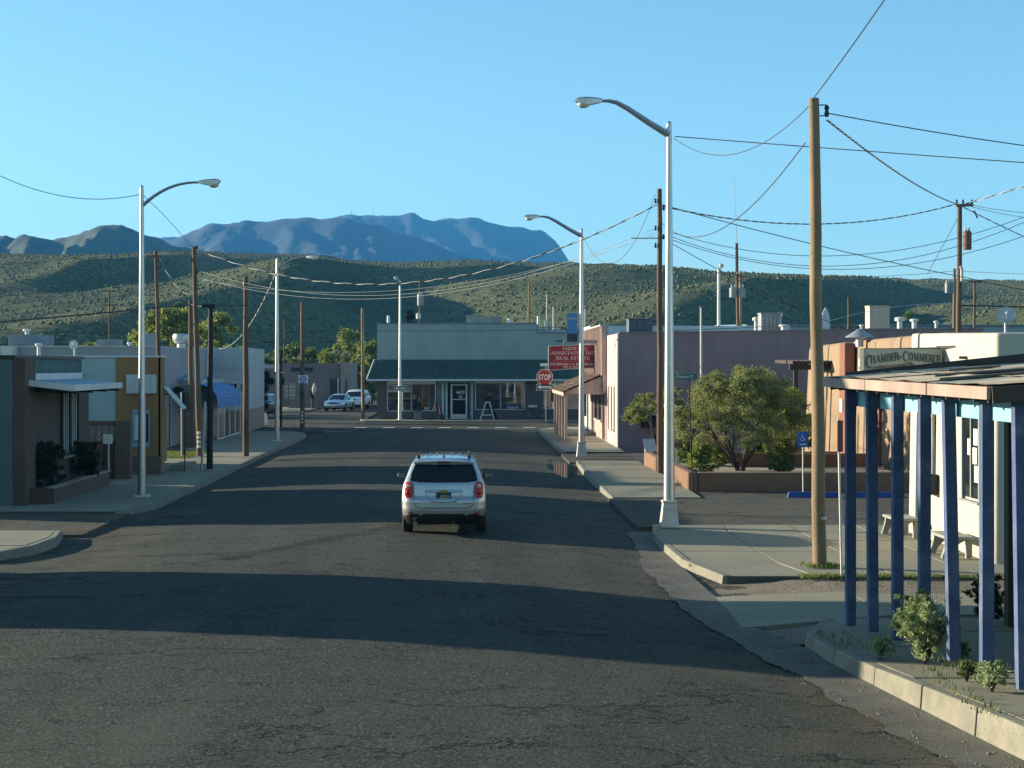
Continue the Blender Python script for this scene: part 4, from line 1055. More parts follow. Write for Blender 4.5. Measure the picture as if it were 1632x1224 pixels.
# ---- roof clutter on and behind the lavender office
M_coolgrey = mat('cooler_grey', (0.33, 0.34, 0.33), 0.6, metal=0.2, var=0.12, streak=0.2)
M_tanbox = mat('cooler_tan', (0.50, 0.45, 0.34), 0.7, var=0.1, streak=0.15)
def louvre_box(x0, x1, y0, y1, Y, m, label, n=5, name='air_cooler'):
    s_ = F / Y; X0, X1 = (x0 - CX) / s_, (x1 - CX) / s_; Z1 = CAM_H - (y0 - CY) / s_; Z0 = CAM_H - (y1 - CY) / s_
    o = thing(name, label, 'air cooler', ((X0 + X1) / 2, Y, Z0), 'rooftop coolers')
    part('casing', MB().box(X0, X1, Y, Y + (X1 - X0), Z0, Z1), m, o, bev=0.02)
    for k in range(n):
        a = X0 + (X1 - X0) * (k + 0.15) / n; c_ = X0 + (X1 - X0) * (k + 0.85) / n
        part('panel', MB().box(a, c_, Y - 0.03, Y - 0.002, Z0 + (Z1 - Z0) * 0.12, Z0 + (Z1 - Z0) * 0.9), m, o)
    part('cap', MB().box(X0 - 0.03, X1 + 0.03, Y - 0.04, Y + (X1 - X0) + 0.03, Z1 + 0.002, Z1 + 0.05), m, o)
    return o
louvre_box(1213, 1244, 500, 527, 84, M_coolgrey, 'grey louvred cooler on the lavender roof left of the near timber pole')
louvre_box(1386, 1418, 488.5, 523, 88, M_tanbox, 'tan box cooler on the lavender roof right of the near timber pole', 1)
louvre_box(1002, 1040, 509, 529, 90, mat('cooler_dark', (0.12, 0.14, 0.16), 0.7, streak=0.2), 'dark blue-grey cooler behind the top of the lavender wall', 3)
for (x, y0, y1, Y, r, lab) in ((1249, 517, 526, 83, 0.12, 'white elbow vent right of the grey louvred cooler'), (1373, 517, 526, 86, 0.06, 'thin white vent left of the tan box cooler'), (1434, 505, 524, 86, 0.13, 'white double vent pipe right of the tan box cooler'),
                               (1457, 508, 520, 92, 0.12, 'short white ball vent on the pale blue far roof'), (1492, 511, 521, 92, 0.07, 'thin grey vent standing on the pale blue far roof'), (1205, 505, 522, 95, 0.10, 'white ball topped vent beside the far transformer poles'), (1243, 498, 515, 95, 0.08, 'white vent behind the grey louvred cooler')):
    vent(x, y0, y1, Y, r, lab)
solo('roof_ventilator', MB().lathe([(0.14, 0), (0.14, 0.3), (0.52, 0.34), (0.5, 0.37), (0.03, 0.66)], (P(1385, 0, 62).x, 63.5, P(0, 552, 62).z), 16), M_steel, 'grey cone capped ventilator on the tan adobe roof', 'roof ventilator', smooth=30)
# far pale blue metal roofed building with board
b = thing('metal_building', 'long pale blue metal building behind the lavender office roof', 'building', (30, 130, 0))
Yb = 128.0; sc = F / Yb
part('wall', MB().box(wx(1190), wx(1900), Yb, Yb + 16, -0.3, wz(519)), mat('pale_blue_metal', (0.36, 0.47, 0.55), 0.6, var=0.08, streak=0.15), b)
part('roof', MB().hexa([(wx(1188), Yb - 0.5, wz(519)), (wx(1900), Yb - 0.5, wz(519)), (wx(1900), Yb + 16, wz(512)), (wx(1188), Yb + 16, wz(512))], [(wx(1188), Yb - 0.5, wz(517.5)), (wx(1900), Yb - 0.5, wz(517.5)), (wx(1900), Yb + 16, wz(510.5)), (wx(1188), Yb + 16, wz(510.5))]), M_blue_skytint, b)
for k in range(4): part('window', MB().box(wx(1324 + k * 13), wx(1333 + k * 13), Yb - 0.05, Yb - 0.005, wz(525), wz(520.5)), mat('brown_window%d' % k, (0.16, 0.12, 0.1), 0.5) if k == 0 else bpy.data.materials['brown_window0'], b)
def lens(z): return max(0.02, math.sin(math.pi * min(1, (z + 0.25) / 1.25)) if z > 0.3 else 0.95)
p = P(1316, 524, 110); hh = P(1316, 490, 110).z - p.z; mb = MB()
rows = [0, .15, .3, .45, .6, .75, .88, .96, 1.0]; wd_ = [.95, 1, 1, .96, .86, .66, .38, .16, .03]
prev = None
for f_, w_ in zip(rows, wd_):
    cur = [(p.x - 0.27 * w_, 110, p.z + hh * f_), (p.x + 0.27 * w_, 110, p.z + hh * f_), (p.x + 0.27 * w_, 110.1, p.z + hh * f_), (p.x - 0.27 * w_, 110.1, p.z + hh * f_)]
    if prev: mb.hexa(prev, cur)
    prev = cur
solo('surfboard', mb, mat('white_board', (0.62, 0.60, 0.66), 0.4, var=0.25, vscale=4), 'white pointed board standing upright on the roof right of the near timber pole', 'board')
dish(1604, 503, 60, 0.30, 528, 'large grey satellite dish above the cream chamber roof', face=(-0.25, -1, 0.35), m=mat('dish_grey', (0.40, 0.46, 0.50), 0.6))

# ---- tan adobe building
b = thing('adobe_building', 'rounded tan adobe building set back behind the planter', 'adobe building', (17, 63, 0))
mb = MB(); mb.hexa([(13.9, 66.0, -0.3), (21, 66.0, -0.3), (21, 72.8, -0.3), (13.9, 72.8, -0.3)], [(14.05, 66.05, 4.62), (21, 66.05, 4.55), (21, 72.8, 4.5), (14.1, 72.6, 4.52)])
part('wall', mb, M_adobe, b, bev=0.18, smooth=60)
mb = MB(); mb.hexa([(14.32, 53.2, -0.3), (21, 53.2, -0.3), (21, 65.9, -0.3), (14.32, 65.9, -0.3)], [(14.42, 53.3, 4.75), (21, 53.3, 4.75), (21, 65.9, 4.7), (14.42, 65.9, 4.66)])
part('wall', mb, M_adobe, b, bev=0.16, smooth=60)
part('side_return', MB().box(13.95, 14.34, 65.0, 65.94, -0.2, 4.58), M_adobed, b, bev=0.08)
wd = part('door', MB().box(14.26, 14.33, 60.9, 61.9, 0.0, 2.2), M_adobed, b)
for k in range(4): part('panel', MB().box(14.235, 14.258, 61.0, 61.8, 0.15 + k * 0.5, 0.55 + k * 0.5), M_adobed, wd)
for (y, z) in ((64.0, 3.85), (64.0, 3.45)): part('number_plate', MB().box(14.30, 14.33, y - 0.2, y + 0.2, z - 0.13, z + 0.13), M_signwhite, b)
part('notice', MB().box(13.90, 13.94, 65.2, 65.6, 2.0, 2.5), M_signwhite, b)
part('lintel', MB().box(14.2, 14.36, 60.6, 62.2, 2.22, 2.42), M_darkwood, b)
for k in range(0):
    y = 54.8 + k * 2.2
    part('viga', MB().tube([(14.5, y, 3.95), (13.85, y, 3.93)], 0.09, 8), M_darkwood, b)
# pergola beam with rafter ends
pg = thing('pergola', 'dark timber pergola beams on the front of the tan adobe building', 'pergola', (13.0, 69, 0))
part('beam', MB().beam((P(1258, 0, 68).x, 68, 3.68), (P(1326, 0, 68).x, 68, 3.68), 0.16, 0.22), M_darkwood, pg)
for k in range(9):
    x = P(1262 + k * 7.5, 0, 68).x
    part('rafter', MB().beam((x, 67.6, 3.86), (x, 71.5, 3.9), 0.08, 0.13), M_darkwood, pg)
for x in (1268, 1326): part('post', MB().box(P(x, 0, 68).x - 0.08, P(x, 0, 68).x + 0.08, 67.92, 68.08, -0.1, 3.57), M_darkwood, pg)

# ---- cream chamber building
b = thing('chamber_building', 'cream stucco chamber building behind the blue porch posts', 'office building', (14, 36, 0))
XC = 9.90
mb = MB(); mb.hexa([(XC, 33.0, -0.3), (20, 33.0, -0.3), (20, 39.5, -0.3), (XC, 39.5, -0.3)], [(XC + 0.05, 33.05, 4.36), (20, 33.05, 4.4), (20, 39.4, 4.45), (XC + 0.05, 39.4, 4.46)])
part('wall', mb, M_cream, b, bev=0.07, smooth=60)
def cwin(y0, y1, z0, z1, name='window', papers=False):
    rv = part(name, MB().box(XC - 0.012, XC + 0.005, y0, y1, z0, z1), M_darkglass, b)
    fr = MB(); fr.box(XC - 0.05, XC + 0.004, y0 - 0.07, y0, z0 - 0.05, z1 + 0.06); fr.box(XC - 0.05, XC + 0.004, y1, y1 + 0.07, z0 - 0.05, z1 + 0.06); fr.box(XC - 0.05, XC + 0.004, y0, y1, z1, z1 + 0.06); fr.box(XC - 0.09, XC + 0.004, y0 - 0.1, y1 + 0.1, z0 - 0.1, z0 - 0.05)
    fr.box(XC - 0.04, XC + 0.004, (y0 + y1) / 2 - 0.03, (y0 + y1) / 2 + 0.03, z0, z1)
    part('frame', fr, mat('grey_green_frame', (0.25, 0.27, 0.24), 0.7) if 'grey_green_frame' not in bpy.data.materials else bpy.data.materials['grey_green_frame'], rv)
    if papers:
        for (py, pz) in ((0.25, 0.75), (0.3, 0.52), (0.2, 0.3), (0.62, 0.62)):
            yc = y0 + (y1 - y0) * py; zc = z0 + (z1 - z0) * pz
            part('notice', MB().box(XC - 0.02, XC - 0.0125, yc - 0.13, yc + 0.13, zc - 0.16, zc + 0.16), M_signwhite, rv)
    return rv
cwin(33.9, 35.0, 1.15, 2.75, papers=True)
cwin(37.3, 38.2, 1.25, 2.65)
part('door', MB().box(XC - 0.03, XC + 0.005, 35.9, 36.7, 0.04, 2.15), M_cream, b, label='cream door')
mbx = part('letterbox', MB().box(XC - 0.22, XC - 0.01, 36.95, 37.2, 1.02, 1.45), M_black, b, label='black wall letterbox')
part('newspaper', MB().box(XC - 0.1, XC - 0.01, 37.22, 37.36, 1.0, 1.35), M_signwhite, b)
for (y, z) in ((35.0, 3.9), (34.6, 3.55), (38.0, 3.6)): part('wall_bracket', MB().box(XC - 0.1, XC + 0.05, y - 0.04, y + 0.04, z - 0.03, z + 0.03), M_dark, b)
part('roof_drain', MB().tube([(XC + 3.3, 32.96, 4.1), (XC + 3.3, 32.6, 4.05)], 0.06, 8), M_dark, b)
# sign board at right angles to the wall
Yc = 36.6; sc = F / Yc
s_ = thing('chamber_sign', 'grey-green chamber sign board with carved lettering and mountain picture', 'sign', (wx(1440), Yc, 2.9))
mb = MB(); mb.hexa([(wx(1377), Yc, 2.95), (wx(1499), Yc, 2.95), (wx(1499), Yc + 0.36, 2.95), (wx(1377), Yc + 0.36, 2.95)], [(wx(1377), Yc, wz(555.8)), (wx(1499), Yc, wz(553)), (wx(1499), Yc + 0.36, wz(553)), (wx(1377), Yc + 0.36, wz(555.8))])
part('board', mb, mat('sign_grey_green', (0.40, 0.42, 0.36), 0.8, var=0.06), s_)
M_carve = mat('sign_dark_green', (0.07, 0.085, 0.07), 0.7)
fr = MB(); fr.box(wx(1376.3), wx(1377), Yc - 0.02, Yc + 0.36, 2.95, wz(555)); fr.box(wx(1377), wx(1499), Yc - 0.02, Yc, wz(555.8), wz(555))
part('frame', fr, M_carve, s_)
part('end_cap', MB().box(wx(1499), wx(1500.5), Yc - 0.02, Yc + 0.38, 2.95, wz(553)), M_cream, s_)
yy_ = Yc - 0.012; px1 = 1 / sc
serif_text([('C', 22 * px1, 0, 0.6)], (wx(1384), yy_, wz(587.5)), 9.0 * px1, M_carve, s_, thick=0.14)
for k, ch in enumerate('HAMBER'):
    xs_ = [1391, 1399.5, 1408, 1416.5, 1423.5, 1429]
    serif_text([(ch, 12.2 * px1, 0, 0.7)], (wx(xs_[k]), yy_ - 0.001 * k, wz(579.2 - k * 1.0)), 8.0 * px1 * (1.05 if ch == 'M' else 0.92), M_carve, s_, thick=0.16)
serif_text([('OF', 4.5 * px1, 0, 0.9)], (wx(1434.5), yy_, wz(571.2)), 5.5 * px1, M_carve, s_, thick=0.2)
serif_text([('C', 16 * px1, 0, 0.7)], (wx(1443), yy_, wz(576)), 8.5 * px1, M_carve, s_, thick=0.14)
for k, ch in enumerate('OMMERCE'):
    xs_ = [1451.5, 1460, 1469, 1477, 1483.5, 1490, 1496]
    serif_text([(ch, 12.5 * px1, 0, 0.7)], (wx(xs_[k]), yy_ - 0.001 * k, wz(574.6 + k * 0.75)), 7.6 * px1 * (1.1 if ch == 'M' else 0.9), M_carve, s_, thick=0.16)
pts = [(1379, 604), (1388, 590), (1392, 584.5), (1400, 583), (1412, 582.5), (1425, 581.5), (1438, 580), (1446, 577.5), (1452, 577), (1457, 580), (1462, 584), (1472, 587), (1484, 589), (1484, 604)]
mb = MB(); mb.prism([(wx(x), Yc - 0.001, wz(y)) for x, y in pts], (0, -0.008, 0)); part('mountain_picture', mb, mat('sign_mountain_brown', (0.17, 0.14, 0.10), 0.8, var=0.35, vscale=6, fine=0.3, fscale=14), s_)
part('bracket', MB().beam((wx(1497), Yc + 0.15, wz(553)), (XC + 0.1, Yc - 1.0, wz(553)), 0.05, 0.05), M_dark, s_)

# benches against the cream wall
def bench(y, label):
    o = thing('concrete_bench', label, 'bench', (XC - 0.5, y, 0.03), 'benches by the cream wall')
    M_b = bpy.data.materials.get('bench_concrete') or mat('bench_concrete', (0.30, 0.30, 0.26), 0.85, var=0.1)
    part('seat', MB().box(XC - 0.72, XC - 0.18, y - 0.62, y + 0.62, 0.40, 0.46), M_b, o, bev=0.02)
    for dy in (-0.45, 0.45):
        mb = MB(); prev = None
        for k in range(9):
            a = k / 8; z = 0.03 + 0.37 * a; off = 0.20 * math.sin(a * math.pi * 0.5) ** 2 if a < 1 else .2
            x0 = XC - 0.72 + 0.0 + off * 0.2 - (1 - a) ** 2 * 0.05; w_ = 0.12 + 0.3 * a ** 3
            cur = [(x0, y + dy - 0.05, z), (x0 + w_, y + dy - 0.05, z), (x0 + w_, y + dy + 0.05, z), (x0, y + dy + 0.05, z)]
            if prev: mb.hexa(prev, cur)
            prev = cur
        part('leg', mb, M_b, o)
        part('rear_leg', MB().box(XC - 0.3, XC - 0.2, y + dy - 0.05, y + dy + 0.05, 0.03, 0.40), M_b, o)
bench(34.3, 'concrete bench with curved legs below the papered chamber window')
bench(38.3, 'concrete bench farther along the cream wall, past the black letterbox')

# ---- blue porch
pc = thing('porch', 'blue posted timber porch with brown fascia and patched roof, at the right edge', 'porch', (6.5, 22, 0))
PY0, PY1 = 25.05, 18.4
def fx(Y): return np.interp(Y, [PY1, PY0], [5.46, 5.09])
def zs(Y): return float(np.interp(Y, [16.6, 20.4, 23.6, 24.9, 25.7], [0.36, 0.27, 0.14, 0.07, 0.04]))
M_postblue = mat('blue_post_paint', (0.066, 0.10, 0.205), 0.8, var=0.2, vscale=2.5, fine=0.15, fscale=18, streak=0.3, bump=0.25, bscale=30, dirt=(0.2, 0.22, 0.30), dirt_amt=0.5)
M_beamblue = mat('light_blue_paint', (0.25, 0.56, 0.68), 0.75, var=0.08, vscale=1.5, streak=0.12)
tilt = [0.0, 0.01, 0.0, 0.0, 0.03, 0.0, 0.02]
PB = []
for k in range(7):
    Y = 25.0 - 1.058 * k; X_ = 5.45 + 0.075 * k; z0 = zs(Y); zt_ = 3.425 - 0.006 * k; w = 0.068
    dx = -tilt[k] * 2.2
    mb = MB(); mb.hexa([(X_ - w, Y - w, z0), (X_ + w, Y - w, z0), (X_ + w, Y + w, z0), (X_ - w, Y + w, z0)], [(X_ - w + dx, Y - w, zt_), (X_ + w + dx, Y - w, zt_), (X_ + w + dx, Y + w, zt_), (X_ - w + dx, Y + w, zt_)])
    part('post', mb, M_postblue, pc, bev=0.008); PB.append((X_ + dx, Y, zt_))
a, c_ = PB[0], PB[-1]
part('beam', MB().beam((a[0] + 0.13, 25.2, 3.29), (c_[0] + 0.13, 18.45, 3.25), 0.10, 0.25), M_beamblue, pc, bev=0.006)
fz = lambda Y: float(np.interp(Y, [PY1, PY0], [3.455, 3.51]))   # fascia middle
segs = [(PY0, 22.95), (22.93, 20.42), (20.38, PY1)]
for i, (ya, yb) in enumerate(segs):
    part('fascia_board', MB().beam((fx(ya), ya, fz(ya)), (fx(yb), yb, fz(yb)), 0.045, 0.135), M_brownwood if i else M_brownwood, pc, bev=0.004)
slope = 0.072
for k in range(15):
    Y = 24.85 - k * 0.452; X0 = fx(Y) + 0.03; z = fz(Y) - 0.035
    part('rafter', MB().beam((X0, Y, z), (8.6, Y, z + slope * (8.6 - X0)), 0.045, 0.14), M_darkwood, pc)
mb = MB(); mb.hexa([(fx(PY0) + .02, PY0, fz(PY0) + .045), (8.7, PY0, fz(PY0) + .045 + slope * 3.6), (8.7, PY1, fz(PY1) + .045 + slope * 3.24), (fx(PY1) + .02, PY1, fz(PY1) + .045)][::-1],
               [(fx(PY0) + .02, PY0, fz(PY0) + .066), (8.7, PY0, fz(PY0) + .066 + slope * 3.6), (8.7, PY1, fz(PY1) + .066 + slope * 3.24), (fx(PY1) + .02, PY1, fz(PY1) + .066)][::-1])
part('roof_deck', mb, M_wood, pc)
M_roll = mat('worn_roll_roofing', (0.52, 0.41, 0.27), 0.95, var=0.35, vscale=1.6, fine=0.25, fscale=20, dirt=(0.16, 0.13, 0.10), dirt_amt=0.8)
M_patch = mat('grey_green_felt', (0.30, 0.31, 0.25), 0.95, var=0.3, vscale=2, fine=0.2)
M_tar = mat('tar_patch', (0.10, 0.09, 0.075), 0.85, var=0.3)
def roofz(X_, Y): return fz(Y) + 0.067 + slope * (X_ - fx(Y))
rr_ = random.Random(9)
for i in range(6):     # sheets of roll roofing along the eave, overlapping and lifted in places
    yb = PY0 - 0.02 - i * 1.1; ya = max(yb - 1.13, PY1 + 0.01)
    for j, (xa, xb) in enumerate(((0.0, 0.85), (0.82, 1.8), (1.77, 3.3))):
        nx_ = 7; ny_ = 5; v = []; f = []
        lift = 0.006 + 0.012 * ((i + j) % 2)
        for q in range(ny_):
            Y = yb + (ya - yb) * q / (ny_ - 1)
            for p_ in range(nx_):
                X_ = fx(Y) - 0.03 + 0.03 * (j > 0) + xa + (xb - xa) * p_ / (nx_ - 1)
                v.append((X_, Y, roofz(X_, Y) + lift + (0.02 * rr_.random() if p_ in (0, nx_ - 1) else 0.006 * rr_.random())))
        for q in range(ny_ - 1):
            for p_ in range(nx_ - 1): f.append((q * nx_ + p_, q * nx_ + p_ + 1, (q + 1) * nx_ + p_ + 1, (q + 1) * nx_ + p_))
        n_ = len(v); v2 = [(x, y, z - 0.005) for x, y, z in v]
        mb = MB(); mb.add(v, f); mb.add(v2, [t_[::-1] for t_ in f])
        part('roofing_sheet', mb, (M_patch if (i, j) in ((2, 1), (4, 0)) else M_roll), pc)
for (xa, xb, ya, yb, m_) in ((0.15, 1.3, 20.45, 20.6, M_tar), (0.5, 2.6, 21.7, 21.95, M_tar), (0.9, 2.8, 19.6, 19.75, M_tar), (1.2, 1.9, 23.3, 23.5, M_tar)):
    q = [(fx(ya) + xa, ya), (fx(ya) + xb, ya + 0.05), (fx(yb) + xb, yb), (fx(yb) + xa + 0.1, yb)]
    mb = MB(); mb.hexa([(x, y, roofz(x, y) + 0.02) for x, y in q], [(x, y, roofz(x, y) + 0.05) for x, y in q]); part('tar_patch', mb, m_, pc)
mb = MB(); mb.hexa([(fx(PY0) + .3, PY0 - 0.06, roofz(fx(PY0) + .3, PY0)), (8.7, PY0 - 0.06, roofz(8.7, PY0)), (8.7, PY0 + 0.02, roofz(8.7, PY0)), (fx(PY0) + .3, PY0 + 0.02, roofz(fx(PY0) + .3, PY0))],
               [(fx(PY0) + .3, PY0 - 0.06, roofz(fx(PY0) + .3, PY0) + 0.05), (8.7, PY0 - 0.06, roofz(8.7, PY0) + 0.16), (8.7, PY0 + 0.02, roofz(8.7, PY0) + 0.16), (fx(PY0) + .3, PY0 + 0.02, roofz(fx(PY0) + .3, PY0) + 0.05)])
part('verge_board', mb, M_darkwood, pc)
mb = MB(); mb.beam((fx(PY1) + 0.03, PY1 - 0.02, fz(PY1) - 0.02), (8.7, PY1 - 0.02, fz(PY1) - 0.02 + slope * 3.2), 0.04, 0.17); part('verge_board', mb, M_darkwood, pc)
bb = thing('porch_building', 'dim teal walled building under the blue porch roof, at the right edge', 'building', (10, 20, 0))
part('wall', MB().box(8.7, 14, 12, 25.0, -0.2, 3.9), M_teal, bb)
part('corner_post', MB().box(7.62, 7.82, 24.75, 24.95, 0.05, 3.6), M_darkwood, bb)
part('window', MB().box(8.66, 8.699, 19, 22, 1.0, 2.4), M_darkglass, bb)

# ---- planter walls of brown adobe
pl = thing('adobe_planter', 'low brown adobe planter walls around the spreading tree', 'planter', (9, 58, 0))
M_adw = mat('brown_adobe_wall', (0.235, 0.125, 0.07), 0.92, var=0.12, bump=0.5, bscale=8, streak=0.15)
for (x0, x1, y0, y1, h_) in ((6.64, 6.94, 62.0, 66.3, 0.50), (6.64, 6.94, 52.9, 58.2, 0.52), (6.95, 16.0, 52.9, 53.25, 0.52), (6.95, 14.0, 66.0, 66.3, 0.5)):
    part('wall', MB().box(x0, x1, y0, y1, -0.2, h_), M_adw, pl, bev=0.05, smooth=60)
part('gravel_bed', MB().box(6.96, 13.8, 53.27, 65.98, -0.2, 0.30), mat('pale_gravel', (0.36, 0.32, 0.26), 0.95, var=0.5, vscale=8, fine=0.4, fscale=30, bump=0.8, bscale=20), pl)
part('inner_wall', MB().box(9.2, 13.8, 59.6, 59.9, 0.3, 0.75), M_adw, pl, bev=0.05)
# ------------------------------------------------------------------ the shop at the end of the street
Ye = 121.2; sc = F / Ye
b = thing('corner_shop', 'teal stucco shop with green tiled awning facing down the street', 'shop building', (wx(760), Ye + 5, 0))
M_shopwall = mat('shop_teal_stucco', (0.30, 0.385, 0.365), 0.9, var=0.06, vscale=0.5, streak=0.14, dirt=(0.2, 0.27, 0.27), dirt_amt=0.25)
M_tile = mat('dark_green_tile', (0.042, 0.09, 0.075), 0.6, var=0.2, vscale=1.5)
M_shopbrick = mat('dark_brown_brick', (0.10, 0.085, 0.085), 0.85, var=0.15, vscale=1)
M_trim = mat('grey_white_trim', (0.55, 0.60, 0.60), 0.7, var=0.08)
XL, XR = wx(601), 12.6
part('upper_wall', MB().box(XL, wx(855.5), Ye, Ye + 10, 2.95, wz(516.5)), M_shopwall, b)
part('upper_wall', MB().box(wx(855.55), XR, Ye, Ye + 10, 2.95, wz(531)), M_shopwall, b)
M_parapet = mat('blue_parapet_cap', (0.12, 0.19, 0.23), 0.6)
part('parapet_cap', MB().box(XL - 0.05, wx(855.5), Ye - 0.06, Ye + 0.3, wz(516.5) + 0.002, wz(514.5)), M_parapet, b)
part('parapet_cap', MB().box(wx(855.55), XR, Ye - 0.06, Ye + 0.3, wz(531) + 0.002, wz(529)), M_parapet, b)
rl = MB()
rl.box(wx(856), wx(905), Ye - 0.03, Ye + 0.02, wz(522), wz(521)); rl.box(wx(856), wx(905), Ye - 0.03, Ye + 0.02, wz(526), wz(525.2))
for k in range(6): rl.box(wx(856 + k * 9.6), wx(857 + k * 9.6), Ye - 0.03, Ye + 0.02, wz(531) + 0.08, wz(516))
part('roof_railing', rl, M_parapet, b)
for k in range(5): part('roof_drum', MB().box(wx(862 + k * 8.5), wx(868 + k * 8.5), Ye + 1, Ye + 1.4, wz(532), wz(523 + (k % 3))), M_trim, b)
# lower wall: brick piers, opening for windows and the set-back door
def X_(x): return wx(x)
zTop = 2.92
piers = [(601, 617), (872, 873)]
part('brick_pier', MB().box(XL, wx(617), Ye, Ye + 0.4, -0.2, zTop), M_shopbrick, b)
part('brick_pier', MB().box(wx(837), wx(866), Ye, Ye + 0.4, -0.2, zTop), M_shopbrick, b)
part('brick_base', MB().box(wx(617), wx(696), Ye, Ye + 0.4, -0.2, wz(655.5)), M_shopbrick, b)
part('brick_base', MB().box(wx(757), wx(837), Ye, Ye + 0.4, -0.2, wz(653)), M_shopbrick, b)
part('brick_base', MB().box(wx(866), XR, Ye, Ye + 0.4, -0.2, wz(652)), M_shopbrick, b)
part('transom', MB().box(wx(617), wx(694), Ye + 0.05, Ye + 0.35, wz(611.5), zTop), M_trim, b)
part('transom', MB().box(wx(757), wx(837), Ye + 0.05, Ye + 0.35, wz(610.5), zTop), M_trim, b)
part('transom', MB().box(wx(866), XR, Ye + 0.05, Ye + 0.35, wz(610), zTop), M_trim, b)
part('interior_back', MB().box(XL + 0.3, XR, Ye + 2.6, Ye + 2.7, -0.1, zTop), M_interior, b)
part('interior_floor', MB().box(XL + 0.3, XR, Ye + 0.41, Ye + 2.59, -0.1, 0.03), M_interior, b)
def pane(x0, x1, y0, y1, lab=None):
    p = part('window', MB().box(wx(x0), wx(x1), Ye + 0.12, Ye + 0.13, wz(y1), wz(y0)), M_glass, b)
    fr = MB(); t_ = 0.05
    fr.box(wx(x0) - t_, wx(x0) + .01, Ye + 0.03, Ye + 0.2, wz(y1) - t_, wz(y0) + t_); fr.box(wx(x1) - .01, wx(x1) + t_, Ye + 0.03, Ye + 0.2, wz(y1) - t_, wz(y0) + t_)
    fr.box(wx(x0) + .011, wx(x1) - .011, Ye + 0.03, Ye + 0.2, wz(y0), wz(y0) + t_); fr.box(wx(x0) + .011, wx(x1) - .011, Ye + 0.03, Ye + 0.2, wz(y1) - t_, wz(y1))
    part('frame', fr, M_trim, p)
    return p
w1 = pane(618, 655, 612.5, 654.5); w2 = pane(656.5, 693.5, 612.5, 654); w3 = pane(758.5, 797, 611, 652); w4 = pane(798.5, 836, 611, 652); w5 = pane(867.5, 925, 611, 651)
# things behind the panes
M_show = [mat('display_%d' % k, c, 0.8, var=0.2) for k, c in enumerate(((0.45, 0.42, 0.38), (0.30, 0.17, 0.08), (0.22, 0.24, 0.28), (0.5, 0.48, 0.42), (0.12, 0.13, 0.22)))]
def show(x0, x1, y0, y1, k, dy=0.5, par=None):
    part('display', MB().box(wx(x0), wx(x1), Ye + dy, Ye + dy + 0.12, wz(y1), wz(y0)), M_show[k], par or b, bev=0.03)
for a in ((619, 654, 634.5, 636, 3, .4), (620, 628, 637, 644, 2, .5), (642, 655, 642, 650, 4, .6), (631, 638, 645, 652, 2, .45), (618.5, 654.5, 649, 654, 2, .5)): show(*a, par=w1)
for a in ((659, 663, 630, 637, 3, .3), (666.5, 671, 633, 640, 3, .3), (672, 686, 613, 650, 1, .9), (683, 692.5, 634, 654, 2, .5)): show(*a, par=w2)
for a in ((761, 773, 620, 651, 1, .6), (764, 797, 612, 617, 2, .4), (774, 777.5, 627, 631.5, 3, .3), (778, 785, 625.5, 631, 3, .3), (785, 796, 629, 637, 2, .4)): show(*a, par=w3)
for a in ((799, 836, 612, 617, 2, .4), (805, 811, 623, 633, 3, .35), (812, 825, 624, 634, 3, .5), (820, 835, 632, 641, 1, .8), (799, 835, 641, 651, 4, .6)): show(*a, par=w4)
M_print = mat('white_window_print', (0.7, 0.72, 0.72), 0.7)
M_printblue = mat('pale_blue_window_print', (0.45, 0.5, 0.75), 0.7)
yg = Ye + 0.112
part('window_band', MB().box(wx(618.6), wx(654.4), yg - 0.002, yg + 0.002, wz(625), wz(613.5)), mat('window_poster_grey', (0.42, 0.46, 0.48), 0.7), w1)
lettering('WI', (wx(624), yg - 0.01, wz(619)), 0.48, 0.36, M_black, w1, bold=0.03); lettering('TS', (wx(650.5), yg - 0.01, wz(619)), 0.32, 0.36, M_black, w1, bold=0.03)
lettering('EAT', (wx(680.5), yg, wz(651)), 0.38, 0.17, M_print, w2, bold=0.02)
lettering('learn', (wx(817), yg, wz(649)), 0.75, 0.20, M_printblue, w4, bold=0.02)
# recessed door
part('recess_wall', MB().box(wx(696), wx(713), Ye + 0.5, Ye + 0.6, -0.1, zTop), mat('teal_boards', (0.16, 0.25, 0.30), 0.8, streak=0.2), b)
part('recess_wall', MB().box(wx(748), wx(757), Ye + 0.5, Ye + 0.6, -0.1, zTop), bpy.data.materials['teal_boards'], b)
part('recess_lintel', MB().box(wx(694.3), wx(756.8), Ye + 0.02, Ye + 0.6, wz(610), zTop), bpy.data.materials['teal_boards'], b)
for x in (704, 710, 751): part('pilaster', MB().box(wx(x), wx(x + 3), Ye + 0.4, Ye + 0.499, 0, zTop - 0.3), M_trim, b)
dr = part('door', MB().box(wx(721), wx(742), Ye + 0.55, Ye + 0.57, wz(661), wz(614)), M_darkglass, b)
fr = MB(); fr.box(wx(718), wx(721), Ye + 0.5, Ye + 0.6, 0, wz(612)); fr.box(wx(742), wx(745), Ye + 0.5, Ye + 0.6, 0, wz(612)); fr.box(wx(721), wx(742), Ye + 0.5, Ye + 0.6, wz(614.5), wz(612)); fr.box(wx(721), wx(742), Ye + 0.5, Ye + 0.6, wz(637.5), wz(636)); fr.box(wx(721), wx(742), Ye + 0.5, Ye + 0.6, 0.02, wz(660.5))
part('frame', fr, M_trim, dr)
lettering('400', (wx(733.5), Ye + 0.54, wz(625.5)), 0.60, 0.26, M_print, dr, bold=0.02)
part('door_notice', MB().box(wx(731), wx(737), Ye + 0.53, Ye + 0.548, wz(635), wz(630.5)), M_show[0], dr)
